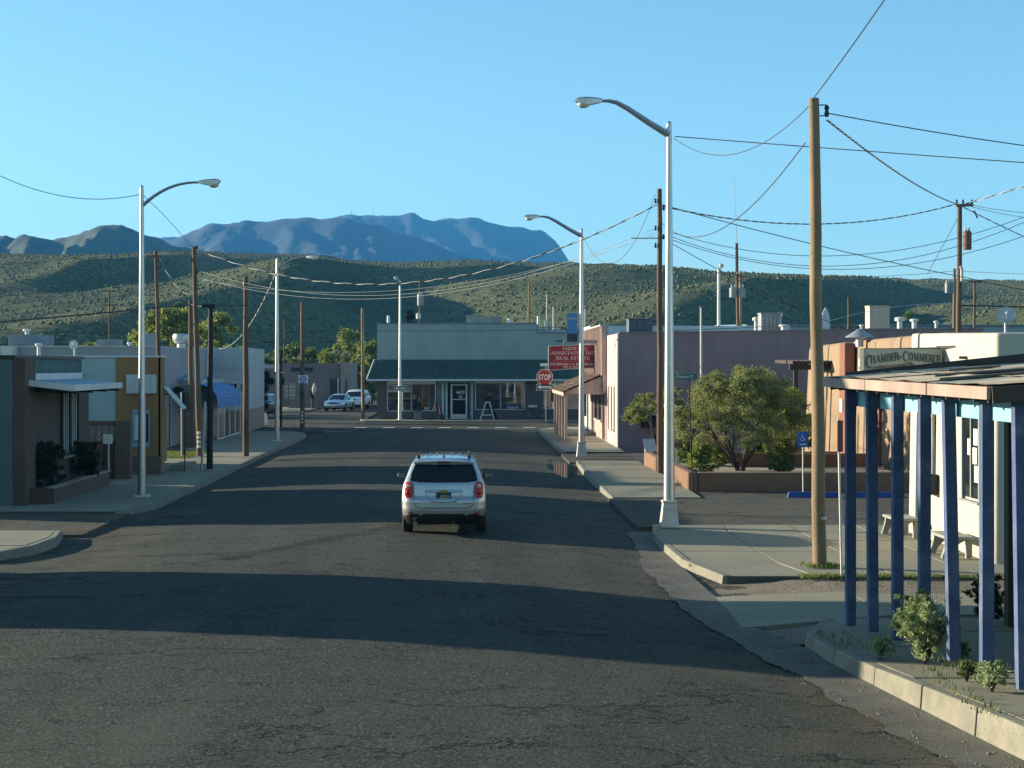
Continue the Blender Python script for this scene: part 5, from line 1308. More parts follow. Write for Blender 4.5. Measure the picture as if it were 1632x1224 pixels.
# tiled awning: every course of pantiles is real geometry
aw = part('awning', MB().prism([(wx(586), Ye - 0.95, wz(604.5)), (12.9, Ye - 0.95, wz(604.5)), (12.9, Ye - 0.02, wz(574)), (wx(597), Ye - 0.02, wz(574))], (0, 0.01, -0.06)), M_tile, b, label='dark green tiled awning roof')
tl = MB(); nC = 58
e0 = Vector((wx(586), Ye - 0.97, wz(605))); e1 = Vector((wx(909), Ye - 0.97, wz(605))); r0 = Vector((wx(597), Ye - 0.03, wz(573.6))); r1 = Vector((wx(909), Ye - 0.03, wz(573.6)))
for row in range(6):
    ta, tb = row / 6, (row + 1) / 6 + 0.01
    for k in range(nC):
        fa, fb = (k + 0.12) / nC, (k + 0.88) / nC; fm = (fa + fb) / 2
        def q(f_, t_, up): return e0.lerp(e1, f_).lerp(r0.lerp(r1, f_), t_) + Vector((0, -0.55, 0.8)) * up
        lo = 0.045; hi = 0.02
        v = [q(fa, ta, .012), q(fm, ta, lo + .04), q(fb, ta, .012), q(fa, tb, 0), q(fm, tb, hi + .03), q(fb, tb, 0)]
        tl.add(v, [(0, 1, 4, 3), (1, 2, 5, 4), (0, 2, 1)])
part('roof_tiles', tl, M_tile, aw, kind='stuff')
part('eave_trim', MB().box(wx(585), 12.9, Ye - 1.02, Ye - 0.96, wz(607), wz(604)), M_trim, aw)
mb = MB(); mb.beam(e0 + Vector((-0.03, 0, 0.02)), r0 + Vector((-0.03, 0, 0.02)), 0.07, 0.07); part('barge_trim', mb, M_trim, aw)
part('soffit', MB().box(wx(586), 12.9, Ye - 0.95, Ye - 0.01, wz(606.2), wz(605.2)), M_trim, aw)
# rooftop units
louvre_box(744, 771.5, 503, 516, 124, mat('rooftop_grey', (0.28, 0.30, 0.28), 0.7, streak=0.2), 'large grey cooling unit on the teal shop roof', 2)
louvre_box(773, 800, 506, 516, 124, bpy.data.materials['rooftop_grey'], 'lower grey cooling unit beside the large one on the shop roof', 2)
for (x, y0, y1, r, lab) in ((619, 503, 516, 0.10, 'white vent pipe near the left end of the teal shop roof'), (811.5, 508, 515, 0.12, 'small white vent near the middle of the teal shop roof'), (858, 504, 520, 0.10, 'white pipe at the step in the teal shop roof'), (869.5, 511, 522, 0.10, 'short white pipe behind the shop roof railing')):
    vent(x, y0, y1, 123.5, r, lab, cap=False)
# pavement things: bin, sandwich boards, bicycle, planter
Yp_ = 119.4; sc = F / Yp_
o = thing('litter_bin', 'grey litter bin with domed lid outside the teal shop window', 'bin', (wx(666), Yp_, 0.02))
part('bin', MB().box(wx(661), wx(671.5), Yp_ - 0.22, Yp_ + 0.22, 0.02, wz(655)), mat('bin_grey', (0.13, 0.15, 0.16), 0.8), o, bev=0.03)
part('lid', MB().hexa([(wx(660), Yp_ - .25, wz(655)), (wx(672.5), Yp_ - .25, wz(655)), (wx(672.5), Yp_ + .25, wz(655)), (wx(660), Yp_ + .25, wz(655))], [(wx(663), Yp_ - .1, wz(650)), (wx(669.5), Yp_ - .1, wz(650)), (wx(669.5), Yp_ + .1, wz(650)), (wx(663), Yp_ + .1, wz(650))]), M_dark, o)
def sandwich(xa, xb, xt, ztop, m, label, split):
    o = thing('sandwich_board', label, 'sandwich board', (wx((xa + xb) / 2), Yp_, 0.02), 'sandwich boards outside the shop')
    zt_ = wz(ztop); l = (wx(xa), Yp_ - 0.3, 0.03); r_ = (wx(xb), Yp_ - 0.3, 0.03); t_ = wx(xt)
    for sgn, nm in ((-1, 'front_frame'),):
        fr = MB(); y = Yp_ + sgn * 0.28
        d = split * sgn
        fr.beam((wx(xa) + d, y, 0.03), (t_ - 0.12 + d * .2, Yp_ + sgn * .02, zt_), 0.05, 0.06); fr.beam((wx(xb) + d, y, 0.03), (t_ + 0.12 + d * .2, Yp_ + sgn * .02, zt_), 0.05, 0.06)
        fr.beam((wx(xa) + (t_ - 0.12 - wx(xa)) * .3 + d, Yp_ + sgn * .2, zt_ * .3), (wx(xb) + (t_ + 0.12 - wx(xb)) * .3 + d, Yp_ + sgn * .2, zt_ * .3), 0.05, 0.06)
        fr.beam((t_ - 0.14 + d * .2, Yp_ + sgn * .02, zt_), (t_ + 0.14 + d * .2, Yp_ + sgn * .02, zt_), 0.05, 0.07)
        part(nm, fr, m, o)
    mb = MB(); mb.prism([(wx(xa) + .55 + split, Yp_ + .3, .06), (wx(xb) + .1 + split, Yp_ + .3, .06), (t_ + .16 + split * .3, Yp_ + .02, zt_ * .97), (t_ - .10 + split * .3, Yp_ + .02, zt_ * .97)], (0, 0.03, 0.0)); part('board', mb, M_black, o)
sandwich(768, 790, 778, 641, M_trim, 'white framed sandwich board standing open beside the shop door', 0.12)
sandwich(688, 705, 696, 644, mat('dark_red_frame', (0.08, 0.035, 0.03), 0.8), 'dark red-brown sandwich board left of the shop door', 0.05)
bk = thing('bicycle', 'dark bicycle with white front carrier leaning on the shop wall', 'bicycle', (wx(852), Yp_ + 0.9, 0.03))
def wheel(x):
    mb = MB(); c_ = (x, Yp_ + 0.9, 0.36); pts = [(x + 0.32 * math.cos(a), Yp_ + 0.9, 0.36 + 0.32 * math.sin(a)) for a in np.linspace(0, 2 * math.pi, 25)]
    mb.tube(pts, 0.022, 6, cap=False)
    w_ = part('wheel', mb, M_black, bk)
    sp = MB()
    for k in range(6): a = k * math.pi / 6; sp.tube([(x + 0.31 * math.cos(a), Yp_ + 0.9, 0.36 + 0.31 * math.sin(a)), (x - 0.31 * math.cos(a), Yp_ + 0.9, 0.36 - 0.31 * math.sin(a))], 0.003, 4)
    part('spokes', sp, M_steel, w_)
xa, xb = wx(843), wx(866)
wheel(xa); wheel(xb)
yb_ = Yp_ + 0.9; fr = MB()
for p_, q_ in (((xa, .36), (xa + .28, .85)), ((xa + .28, .85), (xb - .3, .8)), ((xa + .3, .75), (xa + .5, .38)), ((xa + .5, .38), (xb - .33, .95)), ((xa + .5, .38), (xb, .36)), ((xb - .28, .78), (xb, .36)), ((xa + .28, .85), (xa + .22, 1.02))):
    fr.tube([(p_[0], yb_, p_[1]), (q_[0], yb_, q_[1])], 0.018, 6)
part('frame', fr, M_dark, bk)
part('handlebar', MB().tube([(xa + .22, yb_ - .28, 1.03), (xa + .16, yb_, 1.03), (xa + .22, yb_ + .28, 1.03)], 0.014, 6), M_dark, bk)
part('saddle', MB().box(xb - .46, xb - .22, yb_ - .07, yb_ + .07, .95, 1.0), M_black, bk, bev=.02)
part('carrier', MB().box(wx(843), wx(857), yb_ - .2, yb_ - .05, wz(649.5), wz(646)), M_panel, bk)
# ------------------------------------------------------------------ lamp posts, timber poles, wires
M_lamp = mat('lamp_post_aluminium', (0.52, 0.53, 0.53), 0.36, metal=0.85, var=0.08, vscale=1.5, streak=0.08)
M_lampbase = mat('lamp_base_paint', (0.60, 0.58, 0.52), 0.7, var=0.1, vscale=4, dirt=(0.35, 0.32, 0.26), dirt_amt=0.6)
M_lens = bpy.data.materials.new('lamp_lens'); M_lens.use_nodes = True
_b = M_lens.node_tree.nodes['Principled BSDF']; _b.inputs['Base Color'].default_value = (0.75, 0.74, 0.66, 1); _b.inputs['Roughness'].default_value = 0.15; _b.inputs['Transmission Weight'].default_value = 0.35
M_pole = mat('timber_pole', (0.155, 0.10, 0.06), 0.9, var=0.2, vscale=1.2, fine=0.2, fscale=30, streak=0.45, bump=0.4, bscale=25)
M_poletan = mat('new_timber_pole', (0.29, 0.205, 0.115), 0.9, var=0.22, vscale=1.0, fine=0.15, fscale=30, streak=0.4, bump=0.3, bscale=25)
M_tarpole = mat('tarred_pole', (0.03, 0.026, 0.024), 0.85, var=0.25, streak=0.3)

def lamp_post(base, h, r0, r1, label, arm, basekind='square'):
    """arm: list of points relative to the pole top, ending at the head; the head lies along the last direction"""
    base = Vector(base); o = thing('street_lamp', label, 'street lamp', base, 'street lamps')
    top = base + Vector((0, 0, h))
    part('pole', MB().tube([base + Vector((0, 0, 0.02)), base + Vector((0, 0, h * 0.33)), base + Vector((0, 0, h * 0.66)), top], [r0, r0 * .67 + r1 * .33, r0 * .33 + r1 * .67, r1], 14), M_lamp, o, smooth=40)
    part('pole_cap', MB().lathe([(r1 * 1.05, 0), (r1 * 1.05, .05), (r1 * .4, .1)], top, 10), M_lamp, o)
    mb = MB()
    if basekind == 'square':
        a, c_ = 0.215, 0.15
        mb.hexa([base + Vector(p) for p in ((-a, -a, 0), (a, -a, 0), (a, a, 0), (-a, a, 0))], [base + Vector(p) for p in ((-c_, -c_, .56), (c_, -c_, .56), (c_, c_, .56), (-c_, c_, .56))])
        bs = part('base', mb, M_lampbase, o, bev=0.025)
        part('collar', MB().box(base.x - .17, base.x + .17, base.y - .17, base.y + .17, base.z + .561, base.z + .62), M_lampbase, bs, bev=0.02)
    else:
        mb.box(base.x - .22, base.x + .22, base.y - .22, base.y + .22, base.z, base.z + .05)
        bs = part('base', mb, M_lampbase, o, bev=0.01)
        for sx in (-1, 1):
            for sy in (-1, 1): part('bolt', MB().lathe([(.025, 0), (.025, .06)], (base.x + sx * .17, base.y + sy * .17, base.z + .05), 6), M_steel, bs)
    part('hand_hole_band', MB().lathe([(r0 * .93, 0), (r0 * .93, .06)], base + Vector((0, 0, h * .30)), 14), M_lamp, o)
    pts = [top + Vector(p) for p in arm]; dx_ = arm[-1][0]
    part('arm', MB().tube(pts, [(0.05 if dx_ < 0 else 0.02) * (1 - k / (len(pts) - 1)) + 0.032 for k in range(len(pts))], 8), M_lamp, o, smooth=40)
    d = (pts[-1] - pts[-2]).normalized(); e = pts[-1]
    side = d.cross(Vector((0, 0, 1))).normalized(); up = side.cross(d)
    hd = MB(); L = 0.62
    prof = [(0.0, .055, .05, -.03), (.12, .10, .07, -.06), (.34, .14, .085, -.10), (.52, .135, .08, -.06), (.62, .07, .04, .0)]
    prev = None
    for (t_, w_, u_, l_) in prof:
        cur = [e + d * t_ * L / .62 + side * w_ * s1 + up * z for (s1, z) in ((-1, l_), (1, l_), (1, u_ * .5), (.55, u_), (-.55, u_), (-1, u_ * .5))]
        n0 = len(hd.v); hd.v.extend([tuple(p) for p in cur])
        if prev is not None: hd.f.extend([(prev + i, prev + (i + 1) % 6, n0 + (i + 1) % 6, n0 + i) for i in range(6)])
        else: hd.f.append(tuple(range(n0, n0 + 6)))
        prev = n0
    hd.f.append(tuple(range(prev, prev + 6))[::-1])
    hp = part('lamp_head', hd, M_lamp, o, smooth=35)
    c_ = e + d * 0.42 - up * 0.085
    lm = MB(); lm.ball((0, 0, 0), (0.15, 0.115, 0.085), 14, 8)
    lm.v = [tuple(c_ + d * v[0] + side * v[1] + up * v[2]) for v in lm.v]
    part('lens', lm, M_lens, hp, smooth=60)
    return o
arm_st = lambda dx, dz, dy=0.0: [(0.0, 0, -0.22), (dx * .3, dy * .3, -.22 + dz * .36), (dx * .62, dy * .62, -.22 + dz * .78), (dx * .78, dy * .78, -.22 + dz * .95), (dx * .9, dy * .9, -.22 + dz), (dx, dy, -.22 + dz)]
def arm_cv(dx, dz, dy=0.0): return [(dx * t, dy * t, -0.5 + dz * (1 - (1 - t) ** 2.3)) for t in np.linspace(0, 1, 10)]
def base_at(x, y, z): p = G(x, y, z); return (p.x, p.y, z)
lamp_post(base_at(1066.5, 840, 0.02), 9.25, 0.135, 0.06, 'tall near lamp post on the right pavement with its arm to the left', arm_st(-1.55, 0.79))
lamp_post(base_at(927, 728, 0.02), 9.2, 0.13, 0.06, 'lamp post by the red hanging sign, second along the right kerb', arm_st(-1.72, 0.80))
lamp_post(base_at(226, 792, 0.01), 8.75, 0.115, 0.055, 'near lamp post on the left pavement with its curved arm to the right', arm_cv(1.62, 0.68), 'plate')
lamp_post(base_at(441.5, 703, 0.01), 8.95, 0.12, 0.06, 'second lamp post along the left kerb, before the white round sign', arm_cv(1.5, 0.6, -0.4), 'plate')
lamp_post((P(637.5, 0, 118.3).x, 118.3, 0.02), 9.35, 0.13, 0.06, 'lamp post standing in front of the teal shop window', arm_st(-0.15, 0.4, -1.6), 'plate')
lamp_post((P(1145.5, 0, 101).x, 101, 0.0), 9.25, 0.13, 0.08, 'white lamp post rising behind the lavender office roof', arm_st(-0.12, 0.35, -1.6), 'plate')
# banner on the second right lamp
bp = G(927, 728, .02)
o = thing('street_banner', 'blue banner with white word hanging from the second right lamp post', 'banner', (bp.x - .35, bp.y, 5.0))
x0, x1 = P(903.5, 0, bp.y).x, P(920.5, 0, bp.y).x; z0, z1 = P(0, 545, bp.y).z, P(0, 499.5, bp.y).z
part('cloth', MB().box(x0, x1, bp.y - .01, bp.y + .01, z0 + (z1 - z0) * .3, z1), mat('banner_blue', (0.10, 0.26, 0.52), 0.7, var=0.1), o)
part('cloth_foot', MB().box(x0, x1, bp.y - .01, bp.y + .01, z0, z0 + (z1 - z0) * .298), mat('banner_dark', (0.06, 0.06, 0.055), 0.7, var=0.3, vscale=5), o)
lettering('Sierra', (x0 + .22, bp.y - .013, z1 - .2), .34, .1, M_signwhite, o)
for z in (z1 + .01, z0 - .01): part('banner_arm', MB().tube([(bp.x, bp.y, z), (x0, bp.y, z)], .015, 6), M_steel, o)

def timber_pole(xt, yt, xb, yb, Y, r, label, m=M_pole, zb=None, crossarm=None, name='utility_pole', group='timber poles'):
    t_ = P(xt, yt, Y); b_ = P(xb, yb, Y)
    if zb is not None:
        f_ = (zb - t_.z) / (b_.z - t_.z); b_ = t_.lerp(b_, f_)
    o = thing(name, label, 'utility pole', b_, group)
    n = 7; pts = [b_.lerp(t_, k / n) + Vector((0.012 * math.sin(k * 2.1 + xt), 0.01 * math.cos(k * 1.7), 0)) * (0 < k < n) for k in range(n + 1)]
    part('pole', MB().tube(pts, [r * (1.12 - .3 * k / n) for k in range(n + 1)], 12), m, o, smooth=50)
    return o, t_, b_
def steps(o, t_, b_, n=3, r=.1):
    for k in range(n):
        p = t_.lerp(b_, .03 + .03 * k); part('insulator', MB().lathe([(.03, 0), (.045, .05), (.03, .09), (.045, .13), (.02, .15)], p + Vector((r * (1 if k % 2 else -1) * 1.5, -.02, 0)), 8), M_dark, o)
def can(o, p, r, h, m, label=None):
    c_ = part('transformer', MB().lathe([(r * .95, 0), (r, .03), (r, h), (r * .6, h + .05), (.02, h + .06)], p, 14), m, o, label, smooth=40)
    for dx in (-.4, .4): part('bushing', MB().lathe([(.03, 0), (.05, .06), (.03, .12), (.02, .2)], Vector(p) + Vector((r * dx, 0, h + .03)), 8), M_panel, c_)
    part('mounting_bracket', MB().box(p[0] - .04, p[0] + .04, p[1], p[1] + r + .1, p[2] + h * .4, p[2] + h * .5), M_steel, c_)
U1, u1t, u1b = timber_pole(1297, 157, 1306.5, 905, 32.5, 0.118, 'tall leaning tan timber pole on the near right pavement corner', M_poletan)
for dz in (.12, .32): part('dead_end_bracket', MB().tube([u1t + Vector((.1, 0, -dz)), u1t + Vector((.24, 0, -dz))], .012, 6), M_dark, U1)
part('insulator', MB().lathe([(.03, 0), (.05, .06), (.03, .12), (.05, .17), (.02, .22)], u1t + Vector((.24, 0, -.34)), 8), M_dark, U1)
part('foot_collar', MB().lathe([(.125, 0), (.125, .05)], u1b + Vector((0, 0, .9)), 12), M_steel, U1)
U2, u2t, u2b = timber_pole(1051, 301, 1052, 748, 61.0, 0.10, 'weathered timber pole just behind the tall near right lamp post', M_pole, zb=0.0)
for k, dz in enumerate((.5, .75, 1.45, 1.75, 2.05)): part('insulator', MB().lathe([(.03, 0), (.05, .05), (.03, .1), (.045, .14), (.02, .17)], u2t + Vector((-.14 if k % 2 == 0 else .14, -.03, -dz)), 8), M_dark, U2)
part('bracket', MB().beam(u2t + Vector((0, -.1, -1.72)), u2t + Vector((-1.0, -.1, -1.72)), .03, .03), M_dark, U2)
U3, u3t, u3b = timber_pole(1529.5, 326, 1528, 530, 70.0, 0.115, 'timber pole with rusty brown transformer rising behind the cream building', M_pole, zb=0.0)
part('crossarm', MB().beam(u3t + Vector((-.18, -.12, -.05)), u3t + Vector((.5, -.12, -.03)), .09, .11), M_wood, U3)
for dx in (-.15, .1, .45): part('insulator', MB().lathe([(.03, 0), (.055, .05), (.03, .1), (.05, .14), (.02, .17)], u3t + Vector((dx, -.12, .02)), 8), M_dark, U3)
can(U3, P(1541.5, 398, 69.6), .17, .70, mat('rusty_brown_tank', (0.20, 0.09, 0.055), 0.8, var=0.2, streak=0.2), 'rusty brown transformer tank')
part('cutout_switch', MB().beam(u3t + Vector((.55, -.1, -.25)), u3t + Vector((.68, -.1, -.55)), .05, .05), M_dark, U3)
part('riser_pipe', MB().tube([P(1533, 448, 69.8), P(1533, 430, 69.8), P(1531, 424, 69.8)], .06, 8), M_panel, U3)
U4, t4, b4 = timber_pole(1521, 428, 1521, 520, 102, 0.11, 'timber pole with two pale transformers behind the cream building', M_poletan, zb=0)
for x in (1510.5, 1517.5): can(U4, P(x, 467, 101.7), .16, .55, M_coolgrey)
U5, t5, b5 = timber_pole(1174, 387, 1176, 520, 100, 0.105, 'dark pole with whip aerial and two grey transformers above the lavender roof', M_pole, zb=0)
for x in (1168.5, 1181.5): can(U5, P(x, 474, 99.7), .22, .52, M_coolgrey)
part('whip_aerial', MB().tube([P(1174.5, 388, 99.8), P(1172, 330, 99.8), P(1169, 270, 99.8)], [.022, .016, .008], 6), M_steel, U5)
part('companion_pole', MB().tube([P(1180.5, 525, 100.4), P(1180, 432, 100.4)], .085, 10), M_poletan, U5)
part('crossarm', MB().beam(P(1171, 437, 99.8), P(1186, 441, 99.8), .08, .1), M_wood, U5)
for x in (1175, 1180, 1185): part('insulator', MB().lathe([(.03, 0), (.05, .05), (.03, .1), (.02, .15)], P(x, 436, 99.8), 8), M_panel, U5)
def small_pole(x, yt, Y, r, label, m=M_pole, T=None, zb=-.1):
    o, t_, b_ = timber_pole(x, yt, x, yt + 60, Y, r, label, m, zb=zb)
    if T: part('crossarm', MB().beam(t_ + Vector((-T, -.1, -.12)), t_ + Vector((T, -.1, -.12)), .08, .1), M_wood, o)
    return o, t_
small_pole(1553, 446, 112, .09, 'thin dark pole right of the rusty transformer pole', M_pole, .5)
small_pole(1352.5, 474, 120, .10, 'dark far pole left of the tan box cooler')
small_pole(843, 450, 150, .10, 'tan far pole rising behind the teal shop roof', M_poletan)
o, _ = small_pole(872, 465, 140, .08, 'grey T topped mast rising behind the teal shop roof', M_coolgrey, .45)
small_pole(882.5, 489, 135, .10, 'short grey post behind the right part of the shop roof', M_coolgrey)
small_pole(933, 488, 128, .07, 'slim white mast just right of the second right lamp post', M_coolgrey, .15)
small_pole(947, 503, 125, .06, 'short thin pole behind the pink office parapet', M_pole)
o, t_ = small_pole(669, 448, 150, .10, 'dark pole with a grey transformer behind the teal shop roof')
can(o, P(670, 487, 149.6), .27, .95, M_coolgrey)
part('lower_transformer', MB().lathe([(.2, 0), (.22, .4), (.05, .5)], P(667, 508, 149.6), 10), M_panel, o)
small_pole(174.5, 462, 165, .10, 'far pole with two crossarms against the left hillside', M_pole, .65)[0]
_o = bpy.data.objects[[x.name for x in bpy.data.objects if x.get('label') == 'far pole with two crossarms against the left hillside'][0]]
p = P(174.5, 486, 165); part('crossarm', MB().beam(p + Vector((-.65, -.1, 0)), p + Vector((.65, -.1, 0)), .08, .1), M_wood, _o)
small_pole(439.5, 560, 150, .07, 'thin far pole just left of the second left lamp post') if False else None
small_pole(453.5, 510, 160, .09, 'slim far pole right of the second left lamp post')
timber_pole(577.5, 491, 578.5, 663, 123.0, .115, 'tan timber pole standing at the left corner of the teal shop', M_poletan, zb=0.0)
# left group
L1, l1t, l1b = timber_pole(391.5, 441, 392, 727, 72.3, .118, 'thick brown timber pole at the left kerb, nearest the blue awning', M_pole, zb=0.0)
part('pole_band', MB().lathe([(.125, 0), (.125, .12)], l1t + Vector((0, 0, -.35)), 12), M_dark, L1)
L2, l2t, l2b = timber_pole(335.5, 487, 334.5, 748, 63.2, .105, 'black tarred pole on the left pavement, shortest of its cluster', M_tarpole, zb=0.0)
part('splice_case', MB().tube([P(322, 487, 63.2), P(343, 487.5, 63.2)], .075, 8), M_black, L2)
L3, l3t, l3b = timber_pole(309, 393, 318, 727, 72.0, .105, 'tall leaning timber pole with the dashed cable, left of the black pole', M_pole, zb=-0.02)
for k in range(3): part('insulator', MB().lathe([(.03, 0), (.05, .05), (.03, .1), (.045, .14), (.02, .17)], l3t + Vector((.13 if k != 1 else -.13, -.02, -.12 - .5 * k)), 8), M_dark, L3)
for k in range(4):
    p = P(317.3, 690 + k * 7.2, 71.85); part('reflector', MB().lathe([(.065, -.06), (.075, 0), (.065, .06)], p, 8), M_panel, L3)
L4, l4t, l4b = timber_pole(303.5, 478, 304.5, 713, 79.5, .115, 'dark timber stub pole right behind the tall leaning one', M_pole, zb=-0.05)
L5, l5t, l5b = timber_pole(248.5, 400, 256.5, 712, 80.5, .10, 'timber pole rising behind the ochre shop corner', M_pole, zb=-0.1)
part('crossarm', MB().beam(l5t + Vector((-.4, -.11, -.25)), l5t + Vector((.3, -.11, -.25)), .07, .09), M_wood, L5)
# pole with the white round sign
L6, l6t, l6b = timber_pole(482, 482, 482, 685, 101.2, .125, 'dark pole with the white round emblem sign at the left corner', M_pole, zb=0.0)
Y6 = 101.0; sc = F / Y6
part('sign_plate', MB().box(wx(476), wx(491.5), Y6 - .2, Y6 - .18, wz(610.5), wz(598)), M_signwhite, L6)
rg = MB(); rg.tube([(wx(483.8) + .17 * math.cos(a), Y6 - .21, wz(604.2) + .17 * math.sin(a)) for a in np.linspace(0, 2 * math.pi, 21)], .035, 6, cap=False)
rg.box(wx(483.8) - .1, wx(483.8) + .1, Y6 - .22, Y6 - .203, wz(604.2) - .03, wz(604.2) + .03)
part('emblem', rg, mat('emblem_blue', (0.06, 0.20, 0.42), 0.6), L6)
part('signal_box', MB().box(wx(479), wx(486), Y6 - .4, Y6 - .14, wz(633.5), wz(622.5)), M_dark, L6)
for k in range(4): part('reflector', MB().box(wx(480.3), wx(483.5), Y6 - .16, Y6 - .145, wz(674.5 - k * 5.3), wz(671 - k * 5.3)), M_panel, L6)
# signal post behind the second left lamp
Y7 = 108.0; sc = F / Y7
o = thing('signal_post', 'thin dark post with a black signal head behind the second left lamp post', 'signal post', (wx(448), Y7, 0))
part('post', MB().tube([(wx(448), Y7, -.05), (wx(448), Y7, wz(566))], .07, 8), M_tarpole, o)
part('signal_head', MB().box(wx(447), wx(454), Y7 - .3, Y7 - .05, wz(613.5), wz(600.5)), M_black, o, bev=.02)
part('arm', MB().box(wx(446), wx(455), Y7 - .1, Y7 - .05, wz(594.5), wz(592.5)), M_steel, o)
# guy wire guard, bollards, meter post
o = solo('guy_guard', MB().tube([P(321, 752, 62.3), P(327, 640, 62.3)], .045, 8), M_steel, 'slanting pale guy wire guard beside the black pole', 'guy guard', smooth=40)
for (x, yt, yb, m_, r, lab) in ((263.5, 652, 735, M_poletan, .06, 'thin tan post by the low concrete block beside the ochre shop'), (292.5, 654, 727, M_pole, .10, 'short brown timber bollard standing on the grass strip')):
    Yq = F * CAM_H / (yb - CY); mb = MB(); p, q = P(x, yb, Yq), P(x, yt, Yq); mb.tube([p, q], r, 10); solo('bollard', mb, m_, lab, 'bollard', smooth=40)
solo('marker_post', MB().tube([P(289.5, 727, 71.5), P(289, 625, 71.5)], .026, 8), M_panel, 'pale pipe post standing beside the brown bollard', 'post', smooth=40)
# flagpole
o = thing('flagpole', 'slim white flagpole in front of the lavender wall', 'flagpole', (P(1117, 0, 64).x, 64, .3))
part('pole', MB().tube([(P(1117, 0, 64).x, 64, .2), P(1117.5, 600, 64), P(1117, 490, 64)], [.05, .04, .03], 8), M_white, o, smooth=40)
part('finial', MB().ball(P(1117, 488.5, 64), .05, 8, 6), M_dark, o)

# ---- wires
M_wire = mat('dark_wire', (0.05, 0.05, 0.055), 0.6, fine=0)
M_alwire = mat('bare_aluminium_wire', (0.62, 0.60, 0.55), 0.5, metal=0.3, fine=0)
M_cable = mat('black_cable', (0.012, 0.012, 0.013), 0.6, fine=0)
def wire(p, q, mid=None, r=0.012, m=None, label='', twisted=False, n=40, sag=None, strip_name='overhead_wire'):
    """p, q: world points; mid: photo pixel (x, y) the sagging wire passes"""
    p = Vector(p); q = Vector(q); s_ = sag or 0.0
    if mid is not None:
        best = None
        for k in range(1, 400):
            t = k / 400; c_ = p.lerp(q, t); px_ = CX + F * c_.x / c_.y
            if best is None or abs(px_ - mid[0]) < best[0]: best = (abs(px_ - mid[0]), t, c_)
        _, t, c_ = best; zt_ = CAM_H - (mid[1] - CY) / F * c_.y; s_ = (c_.z - zt_) / max(1e-3, 4 * t * (1 - t))
    pxq = CX + F * q.x / q.y; pxp = CX + F * p.x / p.y; pyq = CY + F * (CAM_H - q.z) / q.y
    t1 = 1.9 if (pxq > 1680 or pyq < -30) else 1.0; t0 = -0.9 if pxp < -40 else 0.0   # spans that leave the view go on beyond it
    ext = lambda t: p + (q - p) * t
    pts = []
    for k in range(n + 1):
        t = t0 + (t1 - t0) * k / n; c_ = ext(t); c_.z -= 4 * s_ * t * (1 - t); pts.append(c_)
    loc = p.lerp(q, .5); loc.z = min(c.z for c in pts)
    o = thing(strip_name, label, 'overhead wire', loc, 'overhead wires') if twisted else None
    if twisted:
        # two strands laid round each other: bare aluminium and black
        L = (q - p).length; N = int(min(900, max(120, L / 0.07))); d = (q - p).normalized(); side = d.cross(Vector((0, 0, 1))).normalized(); up = side.cross(d)
        for nm, ph, mm, rr in (('bare_strand', 0, M_alwire, r * 1.15), ('black_strand', math.pi, M_cable, r)):
            ps = []
            for k in range(N + 1):
                t = t0 + (t1 - t0) * k / N; c_ = ext(t); c_.z -= 4 * s_ * t * (1 - t)
                a = 2 * math.pi * t * L / twisted + ph
                ps.append(c_ + (side * math.cos(a) + up * math.sin(a)) * r * 1.0)
            part(nm, MB().tube(ps, rr, 4), mm, o, smooth=180)
        return o
    return solo(strip_name, MB().tube(pts, r, 5), m or M_wire, label, 'overhead wire', 'overhead wires', smooth=180, loc=loc)
l_top = Vector(base_at(1066.5, 840, 0.02)) + Vector((.02, 0, 9.0))
lt2 = G(927, 728, .02) + Vector((0, 0, 9.1)); lt3 = G(226, 792, .01) + Vector((0, 0, 8.6)); lt4 = G(441.5, 703, .01) + Vector((0, 0, 8.4))
wire(u1t + Vector((-.05, 0, -.05)), P(1440, -45, 24), None, .011, label='wire running up out of view from the top of the near right pole', sag=.03)
wire(u1t + Vector((-.1, 0, -.15)), l_top + Vector((.1, 0, -.05)), (1180, 243), .009, label='slack wire between the near right pole and the near right lamp post')
wire(P(1283, 228, 32.5), u2t + Vector((.1, 0, -1.2)), (1170, 352), .012, label='drooping cable from the near right pole to the pole behind the lamp post')
wire(l_top + Vector((.12, 0, 0)), P(1700, 264, 36), (1330, 237), .011, label='wire running right from the near right lamp post across the sky')
wire(u1t + Vector((.25, 0, -.27)), P(1700, 241, 34), (1450, 204), .011, label='upper wire running right from the top of the near right pole')
wire(u1t + Vector((.25, 0, -.4)), u3t + Vector((-.1, -.1, 0)), (1420, 268), .013, twisted=.62, label='twisted cable from the near right pole down to the rusty transformer pole')
wire(u2t + Vector((.1, 0, -.6)), u3t + Vector((-.15, -.1, .02)), (1280, 357), .014, twisted=.85, label='twisted cable from the pole behind the lamp post to the rusty transformer pole')
wire(u3t + Vector((.2, -.1, .02)), P(1720, 270, 66), (1632, 297), .014, twisted=.85, label='twisted cable climbing right from the rusty transformer pole')
wire(u3t + Vector((.1, -.1, -.1)), P(1700, 408, 72), (1600, 362), .012, twisted=.8, label='twisted cable dropping right from the rusty transformer pole')
wire(u2t + Vector((.1, 0, -.55)), P(1526, 440, 70), (1290, 388), .016, m=M_cable, label='thick black cable from behind the lamp post to the rusty transformer pole')
wire(P(1530, 440, 70), P(1720, 474, 74), (1632, 462), .016, m=M_cable, label='thick black cable continuing right below the rusty transformer')
for k, (y0, mid, y1, lab) in enumerate(((368, (1300, 408), 318, 'highest of three long wires behind the near right pole'), (374, (1300, 424), 322, 'middle of three long wires behind the near right pole'), (379, (1290, 428), 350, 'lowest of three long wires behind the near right pole'))):
    wire(P(1062, y0, 61), P(1700, y1, 55), mid, .011, label=lab)
